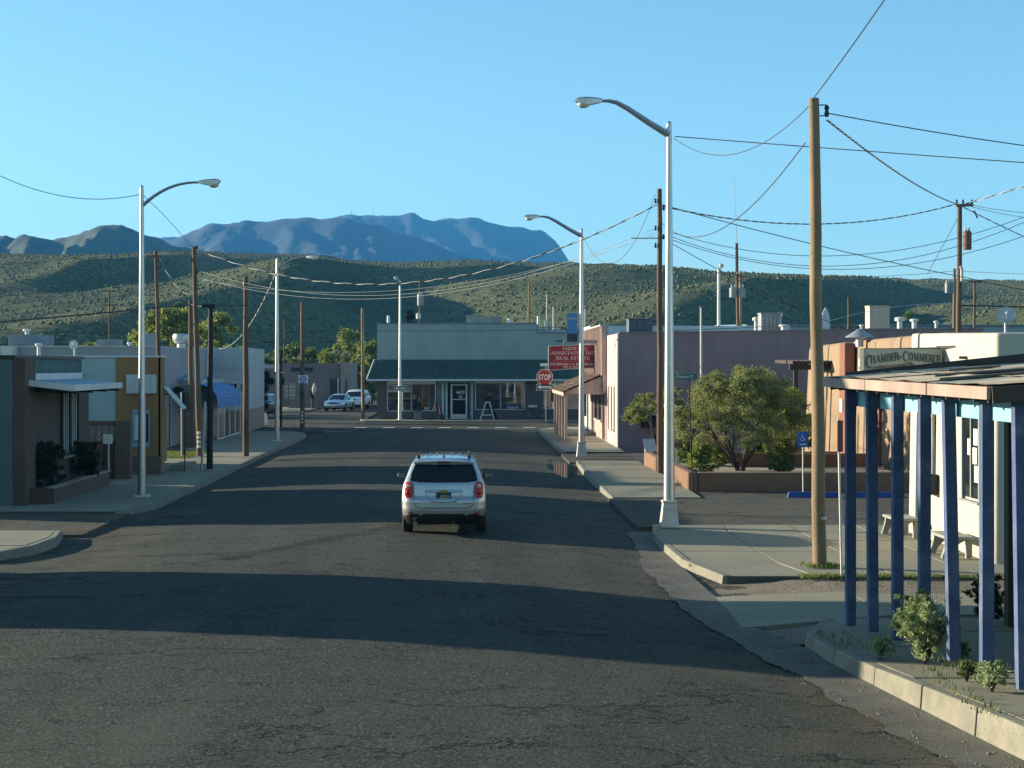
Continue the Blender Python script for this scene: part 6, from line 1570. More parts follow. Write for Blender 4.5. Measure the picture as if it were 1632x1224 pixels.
wire(P(1062, 383, 61), P(1480, 566, 78), (1200, 458), .013, m=M_cable, label='black cable falling to the adobe roof from the pole behind the lamp post')
wire(u3t + Vector((.3, -.1, .0)), P(1720, 341, 74), None, .01, label='thin wire leaving the right end of the rusty transformer pole crossarm', sag=.15)
wire(u3t + Vector((.45, -.1, -.1)), P(1720, 352, 74), None, .01, label='second thin wire just below the crossarm of the rusty transformer pole', sag=.15)
wire(P(1528, 345, 70), P(1478, 437, 80), None, .012, label='guy wire slanting left from the rusty transformer pole', sag=0)
wire(P(1186, 440, 100), P(1521, 432, 102), (1350, 442), .012, label='far wire joining the two transformer pole groups')
wire(P(1521, 432, 102), P(1700, 440, 106), (1632, 437), .012, label='far wire running right from the pale transformer pole')
wire(P(1530, 487, 70), P(1700, 492, 71), (1620, 489), .028, m=M_cable, label='thick black bundled cable low on the right above the cream building')
wire(P(1310, 515, 84), P(1524, 484, 90), (1420, 490), .012, m=M_alwire, label='pale wire over the lavender roof behind the tan cooler')
wire(P(1062, 527, 84), P(1240, 519, 84), (1150, 524), .014, m=M_cable, label='dark cable lying along the lavender roof edge')
# across the street to the left
wire(l3t + Vector((.1, 0, -.1)), u2t + Vector((-.1, 0, -.55)), (580, 453), .0165, twisted=1.05, label='long dashed twisted cable crossing the street between the tall poles')
wire(P(311, 430, 72), P(1044, 364, 61), (640, 469), .008, m=M_alwire, label='upper plain wire crossing the street below the dashed cable')
wire(P(311, 441, 72), P(1044, 371, 61), (660, 472.5), .008, m=M_alwire, label='second plain wire crossing the street below the dashed cable')
wire(P(311, 444, 72), P(1044, 376, 61), (560, 466), .006, m=M_alwire, label='third and thinnest plain wire crossing the street')
wire(lt2 + Vector((.05, 0, -.12)), P(1044, 310, 61), (975, 420), .009, label='drooping wire from the second right lamp post up to the pole')
wire(P(1062, 225, 40.5), P(1065, 310, 61), None, .011, label='short wire falling from the near right lamp post to the pole behind it', sag=.4)
wire(P(-60, 247, 46), lt3, (140, 317), .010, label='wire entering from the left to the top of the near left lamp post')
wire(lt3, l3t + Vector((-.1, 0, 0)), (265, 347), .010, label='wire from the near left lamp post down to the leaning pole')
wire(l5t + Vector((.1, 0, -.2)), P(303, 471, 79.5), (270, 440), .014, twisted=.8, label='short twisted cable between the two poles beside the ochre shop')
wire(P(-80, 520, 58), P(302, 485.5, 79), (150, 500), .03, m=M_cable, label='thick black cable entering from the left above the ochre shop')
wire(P(305, 485.5, 79), l2t + Vector((0, 0, 0)), None, .03, m=M_cable, label='thick black cable between the stub pole and the black pole', sag=.05)
wire(l2t + Vector((0, 0, -.02)), P(391, 487, 72.3), (360, 486), .026, m=M_cable, label='thick black cable from the black pole to the thick brown pole')
wire(P(393, 487, 72.3), lt4, (420, 492), .012, m=M_cable, label='cable from the thick brown pole to the second left lamp post')
wire(lt4, P(482, 487, 101.2), (462, 500), .013, label='drooping wire from the second left lamp post to the emblem sign pole')
wire(P(350, 556, 98.9), lt4 + Vector((-.05, 0, -.1)), (395, 522), .013, twisted=.7, label='dashed service cable from the warehouse roof up to the lamp post')
for (a, b_, mid, lab) in (((-80, 473), (306, 399), (150, 452), 'highest thin wire on the left running to the leaning pole'), ((-80, 490), (306, 404), (130, 466), 'second thin wire on the left running to the leaning pole'), ((-80, 512), (306, 440), (130, 484), 'third thin wire on the left running to the leaning pole'), ((-80, 430), (248, 404), (120, 412), 'thin wire on the left running to the pole behind the ochre shop')):
    wire(P(a[0], a[1], 60), P(b_[0], b_[1], 72 if b_[0] > 300 else 80.5), mid, .008, label=lab)
wire(P(-80, 531, 112), P(577, 527, 123), (250, 529), .014, m=M_cable, label='upper cross street cable left of the teal shop')
wire(P(-80, 549, 112), P(577, 545, 123), (250, 547.5), .014, m=M_cable, label='lower cross street cable left of the teal shop')
wire(P(577, 527, 119.5), P(1000, 524, 119.5), (760, 527), .014, m=M_cable, label='cable stretched in front of the teal shop upper wall')
wire(P(482, 490, 101.2), P(577.5, 505, 123), (525, 499), .012, label='wire from the emblem sign pole to the pole at the shop corner')
wire(P(482, 494, 101.2), P(603, 520, 121), (545, 512), .011, label='thin wire from the emblem sign pole to the teal shop corner')

# ---- street signs
Yg = 102.5; sc = F / Yg
o = thing('stop_sign', 'red octagonal stop sign with one way plate at the right corner', 'stop sign', (wx(870), Yg, .02))
part('post', MB().box(wx(869) - .0, wx(869) + .07, Yg, Yg + .05, .0, wz(583)), M_steel, o)
cx_, cz_ = wx(868), wz(601.2); ro = 0.50
M_stopred = mat('stop_red', (0.42, 0.018, 0.02), 0.45, var=0.05)
def octo(r, y, th): return [(cx_ + r * math.cos(math.pi / 8 + k * math.pi / 4), y, cz_ + r * math.sin(math.pi / 8 + k * math.pi / 4)) for k in range(8)]
part('plate', MB().prism(octo(ro, Yg - .03, 0), (0, .015, 0)), M_signwhite, o)
part('face', MB().prism(octo(ro * .93, Yg - .036, 0), (0, .005, 0)), M_stopred, o)
lettering('STOP', (cx_, Yg - .04, cz_), .72, .34, M_signwhite, o, bold=.025)
def one_way(o, cx1, cz1, y, w=0.92, h=0.33):
    p_ = part('one_way_plate', MB().box(cx1 - w / 2, cx1 + w / 2, y, y + .012, cz1 - h / 2, cz1 + h / 2), M_black, o)
    part('border', MB().box(cx1 - w / 2 - .025, cx1 + w / 2 + .025, y + .003, y + .015, cz1 - h / 2 - .025, cz1 + h / 2 + .025), M_signwhite, p_)
    a = [(-.43, 0), (-.25, .13), (-.25, .07), (.40, .07), (.40, -.07), (-.25, -.07), (-.25, -.13)]
    part('arrow', MB().prism([(cx1 + u * w / .92, y - .004, cz1 + v) for u, v in a], (0, .003, 0)), M_signwhite, p_)
    lettering('ONE WAY', (cx1 + .08, y - .007, cz1), .55, .085, M_black, p_, bold=.02)
one_way(o, wx(868), wz(617), Yg - .036)
Yk = 117.9; sc = F / Yk
o = thing('one_way_sign', 'one way arrow sign fixed to the lamp post before the shop', 'one way sign', (wx(638), Yk, wz(640)))
one_way(o, wx(638), wz(619), Yk - .02, .78, .28)
part('bracket', MB().box(wx(637), wx(640), Yk, Yk + .25, wz(620), wz(618)), M_steel, o)
sc = F / Yg
M_green = mat('street_sign_green', (0.015, 0.14, 0.10), 0.5, var=0.05)
part('street_name_blade', MB().box(wx(861), wx(873), Yg - .02, Yg + .0, wz(583.5), wz(579)), M_panel, bpy.data.objects['stop_sign'])
# green name signs on a thin black pole
Yn = 52.4; sc = F / Yn
o = thing('street_name_sign', 'green street name blades on a thin dark pole at the planter corner', 'street sign', (wx(1099), Yn, .0))
part('pole', MB().tube([(wx(1104), Yn, -.05), (wx(1097.5), Yn, wz(597))], .022, 8), M_tarpole, o)
q = MB(); q.hexa([(wx(1078.5), Yn - .02, wz(604)), (wx(1110.5), Yn - .02, wz(604.5)), (wx(1110.5), Yn, wz(604.5)), (wx(1078.5), Yn, wz(604))], [(wx(1078.5), Yn - .02, wz(597)), (wx(1110.5), Yn - .02, wz(595.5)), (wx(1110.5), Yn, wz(595.5)), (wx(1078.5), Yn, wz(597))])
bl_ = part('name_blade', q, M_green, o)
lettering('McAdoo ST', (wx(1092), Yn - .025, wz(600.2)), .46, .075, M_signwhite, bl_, bold=.015)
q = MB(); q.hexa([(wx(1074), Yn + .06, wz(597)), (wx(1090), Yn + .5, wz(596)), (wx(1090), Yn + .52, wz(596)), (wx(1074), Yn + .08, wz(597))], [(wx(1074), Yn + .06, wz(591)), (wx(1090), Yn + .5, wz(590.5)), (wx(1090), Yn + .52, wz(590.5)), (wx(1074), Yn + .08, wz(591))])
bl_ = part('name_blade', q, M_green, o)
lettering('Foch', (wx(1080), Yn + .15, wz(594)), .14, .06, M_signwhite, bl_, right=(1, 1.45, 0), bold=.015)
# blue accessible parking sign and wheel stops
Yw_ = 51.8; sc = F / Yw_
o = thing('parking_sign', 'blue accessible parking sign in front of the planter, left of the pole', 'parking sign', (wx(1280), Yw_, -.06))
part('post', MB().tube([(wx(1280), Yw_, -.1), (wx(1279.5), Yw_, wz(690))], .02, 8), M_steel, o)
M_parkblue = mat('parking_blue', (0.02, 0.10, 0.42), 0.5, var=0.05)
pl_ = part('plate', MB().box(wx(1271.5), wx(1287.5), Yw_ - .035, Yw_ - .022, wz(712.5), wz(688)), M_parkblue, o)
ic = MB(); ux = lambda u: wx(1279.5) + u; uz = lambda v: wz(698) + v; yv = Yw_ - .04
ic.tube([(ux(-.02 + .055 * math.cos(a)), yv, uz(-.03 + .055 * math.sin(a))) for a in np.linspace(2.4, 6.0, 12)], .007, 4)
for a, c_ in (((-.03, .07), (-.025, .0)), ((-.025, .0), (.035, .0)), ((.035, .0), (.06, -.065)), ((.06, -.065), (.085, -.055)), ((-.03, .035), (.025, .035))): ic.tube([(ux(a[0]), yv, uz(a[1])), (ux(c_[0]), yv, uz(c_[1]))], .008, 4)
ic.ball((ux(-.032), yv, uz(.095)), (.017, .006, .017), 8, 5)
part('wheelchair_symbol', ic, M_signwhite, pl_)
part('small_print', MB().box(wx(1275), wx(1284.5), Yw_ - .037, Yw_ - .0355, wz(709), wz(707.5)), M_signwhite, pl_)
for (x0, x1, lab) in ((9.22, 10.75, 'blue painted wheel stop left of the timber pole'), (11.0, 12.6, 'blue painted wheel stop right of the timber pole, seen between the porch posts')):
    q = MB(); q.hexa([(x0, 50.55, -.06), (x1, 50.55, -.06), (x1, 50.75, -.06), (x0, 50.75, -.06)], [(x0 + .04, 50.59, .1), (x1 - .04, 50.59, .1), (x1 - .04, 50.71, .1), (x0 + .04, 50.71, .1)])
    solo('wheel_stop', q, mat('wheel_stop_blue', (0.02, 0.055, 0.26), 0.7, var=0.15) if 'wheel_stop_blue' not in bpy.data.materials else bpy.data.materials['wheel_stop_blue'], lab, 'wheel stop', 'blue wheel stops', bev=.02)
# small brown sign on a thin pipe post left of the first porch post
Yz = 31.2; sc = F / Yz
o = thing('pipe_sign', 'small brown sign on a thin pipe post beside the first blue porch post', 'sign', (wx(1341), Yz, .0))
part('post', MB().tube([(wx(1341.5), Yz, -.1), (wx(1336), Yz, wz(668))], .02, 8), M_steel, o)
part('plate', MB().box(wx(1334), wx(1343), Yz - .03, Yz - .021, wz(720), wz(670)), M_adobed, o)
# white sign cabinet and pale panel beside the planter
Yv = 60.2; sc = F / Yv
o = thing('sign_cabinet', 'white pylon sign cabinet half hidden behind the near right lamp post', 'sign', (wx(1076), Yv, .3))
part('upper_box', MB().box(wx(1071), wx(1083), Yv, Yv + .5, wz(661), wz(648)), M_signwhite, o)
part('letter_panel', MB().box(wx(1070), wx(1083.5), Yv - .05, Yv + .5, wz(675.5), wz(661.3)), M_black, o)
lettering('DESERT', (wx(1077.5), Yv - .055, wz(665)), .22, .12, M_signwhite, o, bold=.02) if False else None
for r_, tx in enumerate(('ARTS', 'CTR')): lettering(tx, (wx(1077.5), Yv - .055, wz(665 + r_ * 6.5)), .2, .1, M_signwhite, o, bold=.03)
part('lower_box', MB().box(wx(1072), wx(1082.5), Yv, Yv + .4, wz(700.5), wz(676)), M_signwhite, o)
part('brown_base', MB().box(wx(1073), wx(1084), Yv - .02, Yv + .4, wz(712.5), wz(700.7)), M_adobed, o)
for x in (1072.5, 1078, 1081): part('leg', MB().box(wx(x), wx(x + 2), Yv + .1, Yv + .2, .25, wz(712.7)), M_white, o)
o = thing('pale_panel', 'pale grey slanted panel standing at the foot of the lavender wall', 'panel', (7.9, 72, 0))
Yx = 70.5; sc = F / Yx
q = MB(); q.prism([(wx(1028.5), Yx, .15), (wx(1055), Yx, .15), (wx(1055), Yx + .3, wz(700)), (wx(1026), Yx + .3, wz(700.5))], (0, .04, 0)); part('sheet', q, M_panel, o)
part('edge', MB().tube([(wx(1029.5), Yx, .15), (wx(1027), Yx + .3, wz(700))], .03, 6), M_signwhite, o)
# ------------------------------------------------------------------ vehicles: bodies lofted from stacked plan outlines
M_silver = bpy.data.materials.new('silver_car_paint'); M_silver.use_nodes = True
def carpaint(m, col, metal=0.55, rough=0.32):
    b_ = m.node_tree.nodes['Principled BSDF']; b_.inputs['Base Color'].default_value = (*col, 1); b_.inputs['Metallic'].default_value = metal; b_.inputs['Roughness'].default_value = rough
    b_.inputs['Coat Weight'].default_value = 0.8; b_.inputs['Coat Roughness'].default_value = 0.05; return m
def newpaint(n, col, metal=.5, rough=.32):
    m = bpy.data.materials.new(n); m.use_nodes = True; return carpaint(m, col, metal, rough)
carpaint(M_silver, (0.50, 0.51, 0.50), 0.75, 0.34)
M_carglass = glass_mat('tinted_car_glass', (0.006, 0.007, 0.008), 0.04, 0.5)
M_plastic = mat('black_bumper_plastic', (0.012, 0.012, 0.013), 0.6, var=0.1, obj=True)
M_tyre = mat('tyre_rubber', (0.014, 0.014, 0.014), 0.85, var=0.15, obj=True)
M_chrome = mat('chrome_trim', (0.75, 0.76, 0.78), 0.12, metal=1.0, var=0.02, fine=0)
M_taillight = newpaint('red_lamp_lens', (0.45, 0.006, 0.006), 0.0, 0.25)
M_taillight.node_tree.nodes['Principled BSDF'].inputs['Coat Weight'].default_value = 0.15
M_clear = newpaint('clear_lamp_lens', (0.62, 0.50, 0.48), 0.0, 0.1)
M_headlight = newpaint('headlight_lens', (0.62, 0.64, 0.66), 0.3, 0.08)

def herm(z, zs_, vs):
    """monotone smooth interpolation"""
    zs_ = np.asarray(zs_, float); vs = np.asarray(vs, float); d = np.diff(vs) / np.diff(zs_)
    m_ = np.zeros_like(vs); m_[1:-1] = np.where(d[:-1] * d[1:] > 0, 2 * d[:-1] * d[1:] / (d[:-1] + d[1:] + 1e-12), 0); m_[0] = d[0]; m_[-1] = d[-1]
    i = np.clip(np.searchsorted(zs_, z, side='right') - 1, 0, len(d) - 1); h = zs_[i + 1] - zs_[i]; t = (z - zs_[i]) / h
    return (2 * t**3 - 3 * t**2 + 1) * vs[i] + (t**3 - 2 * t**2 + t) * h * m_[i] + (-2 * t**3 + 3 * t**2) * vs[i + 1] + (t**3 - t**2) * h * m_[i + 1]

def loft_vehicle(name, label, cat, spec, loc, heading, group=None, fine=1.0):
    """spec: z levels with half width, rear, front, corner radii; classify(x, y, z, n) -> part name. -Y local is the rear."""
    root = thing(name, label, cat, (0, 0, 0), group)
    zc = spec['z']; Z = np.unique(np.concatenate([np.arange(zc[0], zc[-1], 0.014 * fine), [zc[-1]]]))
    hw = herm(Z, zc, spec['hw']); yr = herm(Z, zc, spec['yr']); yf = np.interp(Z, zc, spec['yf']); rc = herm(Z, zc, spec['rc']); fc = np.interp(Z, zc, spec['fc']); bow = spec.get('bow', .08)
    n1, n2, n3, n4, n5 = [max(3, int(k / fine)) for k in (54, 16, 120, 14, 30)]
    ring = []
    for i in range(len(Z)):
        h, a, b_, r, q = hw[i], yr[i], yf[i], min(rc[i], hw[i] * .9), min(fc[i], hw[i] * .9)
        pts = []
        xs_ = np.linspace(0, h - r, n1, endpoint=False); pts += [(x, a + bow * (x / h) ** 2) for x in xs_]
        yc = a + bow * ((h - r) / h) ** 2
        th = np.linspace(0, math.pi / 2, n2, endpoint=False); pts += [(h - r + r * math.sin(t), yc + r * (1 - math.cos(t))) for t in th]
        fy = b_ - q
        pts += [(h, y) for y in np.linspace(yc + r, fy, n3, endpoint=False)]
        pts += [(h - q + q * math.cos(t), fy + q * math.sin(t)) for t in np.linspace(0, math.pi / 2, n4, endpoint=False)]
        pts += [(x, b_ - 0.0 + .06 * (1 - (x / max(1e-3, h - q)) ** 2)) for x in np.linspace(h - q, 0, n5)]
        ring.append(pts)
    A = np.array(ring); NZ, NP = A.shape[:2]
    half = np.concatenate([A, np.repeat(Z[:, None, None], NP, 1)], 2)
    full = np.concatenate([half, (half * np.array([-1, 1, 1]))[:, -2:0:-1]], 1); M = full.shape[1]
    V = full.reshape(-1, 3)
    idx = np.arange(NZ * M).reshape(NZ, M); nx = np.roll(idx, -1, 1)
    Fq = np.stack([idx[:-1], nx[:-1], nx[1:], idx[1:]], -1).reshape(-1, 4)
    P3 = V[Fq]; cen = P3.mean(1); nrm = np.cross(P3[:, 2] - P3[:, 0], P3[:, 3] - P3[:, 1]); nrm /= np.linalg.norm(nrm, axis=1, keepdims=True) + 1e-9
    cls = spec['classify'](cen[:, 0], cen[:, 1], cen[:, 2], nrm)
    # roof lid
    lid = V[idx[-1]]
    for nm in np.unique(cls):
        if nm == '': continue
        fs = Fq[cls == nm]; used, inv = np.unique(fs, return_inverse=True); v = V[used].copy(); f = inv.reshape(-1, 4)
        if nm == 'body':
            n0 = len(v); v = np.concatenate([v, lid, [[0, lid[:, 1].mean(), lid[:, 2].mean() + .006]]])
            k = np.arange(M); tri = np.stack([n0 + k, n0 + (k + 1) % M, np.full(M, n0 + M), np.full(M, n0 + M)], 1)
            me = bpy.data.meshes.new('body'); me.from_pydata(v.tolist(), [], f.tolist() + [t[:3] for t in tri.tolist()]); me.update()
        else:
            me = np_mesh(nm, v, f)
        pn = nm.split('|')[0]
        bm = bmesh.new(); bm.from_mesh(me); bmesh.ops.remove_doubles(bm, verts=bm.verts, dist=1e-5); bmesh.ops.recalc_face_normals(bm, faces=bm.faces); bm.to_mesh(me); bm.free()
        raw(pn, me, spec['mats'][pn], root)
        try: me.set_sharp_from_angle(angle=R(50))
        except Exception: pass
    def rear(x, z): return float(np.interp(z, Z, yr)) + bow * (x / float(np.interp(z, Z, hw))) ** 2
    def sidew(z): return float(np.interp(z, Z, hw))
    # wheels
    for wy in spec['wheels']:
        for sx in (-1, 1):
            xc = sx * (spec['track'] - .105); wr = spec['wr']
            t_ = MB(); prof = [(wr * .62, -.10), (wr * .9, -.112), (wr * .985, -.085), (wr, -.05), (wr, .05), (wr * .985, .085), (wr * .9, .112), (wr * .62, .10)]
            t_.lathe(prof, (0, 0, 0), 32); t_.v = [(xc + v[2], wy + v[0], wr + v[1]) for v in t_.v]
            w_ = part('wheel', t_, M_tyre, root, smooth=35)
            rm = MB(); rm.lathe([(wr * .6, -.06), (wr * .62, .095), (wr * .5, .10), (wr * .12, .085), (.03, .09)], (0, 0, 0), 20); rm.v = [(xc + sx * v[2], wy + v[0], wr + v[1]) for v in rm.v]
            part('rim', rm, M_steel, w_, smooth=30)
            for k in range(5):
                a = k * 2 * math.pi / 5
                sp = MB(); sp.beam((xc + sx * .1, wy + .05 * math.cos(a), wr + .05 * math.sin(a)), (xc + sx * .1, wy + wr * .56 * math.cos(a), wr + wr * .56 * math.sin(a)), .06, .035, up=(1, 0, 0)); part('spoke', sp, M_steel, w_)
    mb = MB(); mb.box(-spec['track'] + .25, spec['track'] - .25, spec['yr'][1] + .25, spec['yf'][1] - .3, .22, .62); part('underbody', mb, M_plastic, root)
    for wy in spec['wheels']:
        part('axle', MB().tube([(-spec['track'] + .2, wy, spec['wr']), (spec['track'] - .2, wy, spec['wr'])], .05, 8), M_dark, root)
    return root, rear, sidew, heading, loc

def place(root, loc, heading):
    root.location = loc; root.rotation_euler = (0, 0, heading)

# silver estate car driving away from us
WY = (-1.42, 1.44); WR = 0.365
def cls_suv(x, y, z, n):
    ax = np.abs(x); c = np.full(len(x), 'body', dtype=object)
    rear_ = n[:, 1] < -.3; side_ = np.abs(n[:, 0]) > .55
    # rear window: trapezium with rounded lower corners
    wb = np.interp(z, [1.155, 1.19, 1.30, 1.525], [.66, .735, .715, .635])
    zb = 1.165 - .02 * (1 - (ax / .74) ** 2)
    rw = (y < -1.5) & (z > zb) & (z < 1.525) & (ax < wb) & (n[:, 1] < 0)
    sw = side_ & (z > 1.12) & (z < 1.47) & (y < np.interp(z, [1.12, 1.47], [1.02, .42])) & (y > np.interp(z, [1.12, 1.47], [-1.92, -1.72])) & ~((np.abs(y + .02) < .045)) & ~(np.abs(y + 1.02) < .05)
    ws = (n[:, 1] > .2) & (z > 1.08) & (z < 1.58) & (ax < np.interp(z, [1.08, 1.58], [.74, .60]))
    blk = (z < np.interp(ax, [0, .44, .50, .55, .74, .80, .92], [.475, .475, .44, .475, .475, .44, .36])) & (y < -1.9)
    blk |= (z < .42)
    c[rw] = 'rear_window'; c[ws] = 'windscreen'; c[blk] = 'lower_bumper'
    for nm, m_ in (('side_window', sw),):
        for s_, t_ in ((-1, 'a'), (1, 'b')):
            mm = m_ & (np.sign(x) == s_)
            for k, (ya, yb) in enumerate(((-3, -1.02), (-1.02, -.02), (-.02, 3))): c[mm & (y > ya) & (y <= yb)] = nm + '|%s%d' % (t_, k)
    u = (ax - .765) / .098; v_ = (z - .985) / .178
    tl = (np.abs(u) ** 3.2 + np.abs(v_) ** 3.2 < 1) & (y < -1.75)
    c[tl & (x < 0)] = 'tail_light|a'; c[tl & (x > 0)] = 'tail_light|b'
    hl = (y > 1.95) & (z > .70) & (z < .90) & (ax > .45)
    c[hl & (x < 0)] = 'headlight|a'; c[hl & (x > 0)] = 'headlight|b'
    for wy in WY: c[(ax > .55) & ((y - wy) ** 2 + (z - WR) ** 2 < .40 ** 2)] = ''
    return c
spec = dict(
    z=[.24, .34, .46, .60, .74, .80, .86, 1.00, 1.10, 1.16, 1.28, 1.40, 1.52, 1.60, 1.65, 1.675, 1.685],
    hw=[.80, .865, .90, .918, .92, .92, .918, .905, .885, .862, .815, .768, .715, .66, .58, .46, .34],
    yr=[-2.16, -2.28, -2.36, -2.385, -2.385, -2.36, -2.325, -2.305, -2.285, -2.26, -2.18, -2.10, -2.02, -1.985, -1.90, -1.70, -1.4],
    yf=[2.10, 2.22, 2.33, 2.38, 2.36, 2.33, 2.26, 2.0, 1.28, 1.16, .92, .70, .46, .26, .05, -.2, -.5],
    rc=[.25, .28, .30, .30, .28, .26, .22, .20, .19, .18, .17, .16, .16, .17, .2, .25, .25],
    fc=[.4, .42, .45, .5, .5, .5, .5, .5, .4, .35, .3, .3, .28, .26, .25, .25, .25], bow=.11,
    wheels=WY, track=.915, wr=WR, classify=cls_suv,
    mats=dict(body=M_silver, rear_window=M_carglass, side_window=M_carglass, windscreen=M_carglass, lower_bumper=M_plastic, tail_light=M_taillight, headlight=M_headlight))
car, rear, sidew, _, _ = loft_vehicle('suv', 'silver sport utility vehicle driving away down the middle of the street', 'car', spec, None, None)
def on_rear(x, z, out=.004): return Vector((x, rear(x, z) - out, z))
def rtube(name, pts, r, m, par=car, out=.0): return part(name, MB().tube([on_rear(x, z, out) for x, z in pts], r, 6), m, par, smooth=60)
M_seam = mat('panel_gap', (0.012, 0.013, 0.014), 0.8, fine=0)
seam = [(-.655, 1.13), (-.655, .80), (-.645, .70), (-.60, .635), (-.52, .61)] + [(x, .605) for x in np.linspace(-.45, .45, 13)] + [(.52, .61), (.60, .635), (.645, .70), (.655, .80), (.655, 1.13)]
rtube('tailgate_seam', seam, .009, M_seam, out=-.002)
rtube('tailgate_crease', [(x, .675 - .004 * (x / .5) ** 2) for x in np.linspace(-.56, .56, 15)], .006, M_silver, out=.001)
rtube('bumper_crease', [(x, .565) for x in np.linspace(-.75, .75, 17)], .006, M_silver, out=.0)
# number plate recess, chrome bar, plate
rec = MB(); top = [on_rear(x, .94, .002) for x in np.linspace(-.40, .40, 11)]; bot = [on_rear(x, .735, .002) for x in np.linspace(-.27, .27, 11)]
n0 = 11
rec.add([p + Vector((0, .045, 0)) for p in top] + [p + Vector((0, .03, 0)) for p in bot], [(k, k + 1, n0 + k + 1, n0 + k) for k in range(10)])
rim_ = [on_rear(x, .94, .006) for x in (-.40, .40)] + [on_rear(x, .735, .006) for x in (.27, -.27)]
part('plate_recess_edge', MB().tube([on_rear(-.40, .945, .003), on_rear(-.36, .84, .003), on_rear(-.27, .745, .003), on_rear(-.1, .728, .003), on_rear(.1, .728, .003), on_rear(.27, .745, .003), on_rear(.36, .84, .003), on_rear(.40, .945, .003)], .012, 6), M_silver, car, smooth=60)
cb = MB(); N_ = 17; xs_ = np.linspace(-.41, .41, N_); prev = None
for x in xs_:
    e_ = 1 - .35 * (abs(x) / .41) ** 4
    cur = [on_rear(x, .965 - .03 * e_, .01), on_rear(x, .965 - .012 * e_, .045), on_rear(x, .965 + .02 * e_, .038), on_rear(x, .965 + .034 * e_, .006)]
    n0 = len(cb.v); cb.v.extend([tuple(p) for p in cur])
    if prev is not None: cb.f.extend([(prev + i, prev + (i + 1) % 4, n0 + (i + 1) % 4, n0 + i) for i in range(4)])
    else: cb.f.append((n0, n0 + 1, n0 + 2, n0 + 3))
    prev = n0
cb.f.append((prev + 3, prev + 2, prev + 1, prev))
bar = part('chrome_bar', cb, M_chrome, car, smooth=40)
yb_ = rear(0, .965) - .055
bt = [(-.10, -.016), (-.04, -.016), (-.045, -.034), (.035, -.034), (.04, -.016), (.09, -.016), (.10, .016), (.045, .016), (.05, .034), (-.035, .034), (-.04, .016), (-.09, .016)]
part('emblem', MB().prism([(u, yb_, .965 + v) for u, v in bt], (0, .02, 0)), mat('gold_emblem', (0.45, 0.33, 0.10), 0.3, metal=.8, fine=0), bar)
yp = rear(0, .86) - .02
pl_ = part('number_plate', MB().box(-.155, .155, yp - .008, yp, .775, .93), mat('dark_green_plate', (0.012, 0.045, 0.04), 0.5, fine=0), car)
pf = MB(); pf.box(-.165, .165, yp - .004, yp + .004, .765, .775); pf.box(-.165, .165, yp - .004, yp + .004, .93, .94); pf.box(-.165, -.1551, yp - .004, yp + .004, .775, .93); pf.box(.1551, .165, yp - .004, yp + .004, .775, .93)
part('plate_frame', pf, mat('plate_yellow_frame', (0.22, 0.17, 0.05), 0.5, fine=0), pl_)
M_plateyel = mat('plate_lettering', (0.62, 0.55, 0.22), 0.5, fine=0)
lettering('AFRR31', (.025, yp - .011, .85), .22, .075, M_plateyel, pl_, bold=.01)
part('plate_sticker', MB().box(.115, .145, yp - .011, yp - .0085, .782, .80), M_signwhite, pl_)
part('badge', MB().box(-.60, -.50, rear(-.55, .70) - .006, rear(-.55, .70) + .01, .695, .708), M_chrome, car); part('badge', MB().box(.38, .60, rear(.5, .70) - .006, rear(.5, .70) + .01, .695, .71), M_chrome, car)
# lamp details
for s_ in (-1, 1):
    for z, rr, mm, nm in ((1.075, .048, M_clear, 'reversing_lens'), (.93, .058, M_taillight, 'brake_lens')):
        c_ = on_rear(s_ * .765, z, .004); q = MB(); q.ball(c_, (rr, .018, rr), 14, 8); part(nm, q, mm, car, smooth=60)
# roof edge spoiler, rails, aerial, wiper, mirrors, exhaust
sp = MB(); prev = None
for x in np.linspace(-.66, .66, 21):
    z0 = 1.565 + .035 * (1 - (x / .66) ** 2); y0 = -2.04 + .10 * (x / .66) ** 2
    cur = [(x, y0 - .03, z0 - .025), (x, y0 - .035, z0 + .012), (x, y0 + .25, z0 + .062), (x, y0 + .25, z0 - .03)]
    n0 = len(sp.v); sp.v.extend(cur)
    if prev is not None: sp.f.extend([(prev + i, prev + (i + 1) % 4, n0 + (i + 1) % 4, n0 + i) for i in range(4)])
    else: sp.f.append((n0, n0 + 1, n0 + 2, n0 + 3))
    prev = n0
sp.f.append((prev + 3, prev + 2, prev + 1, prev))
spo = part('spoiler', sp, M_silver, car, smooth=40)
part('high_brake_light', MB().box(-.14, .14, -2.085, -2.055, 1.565, 1.59), mat('dark_red_lens', (0.10, 0.008, 0.008), 0.2, fine=0), spo)
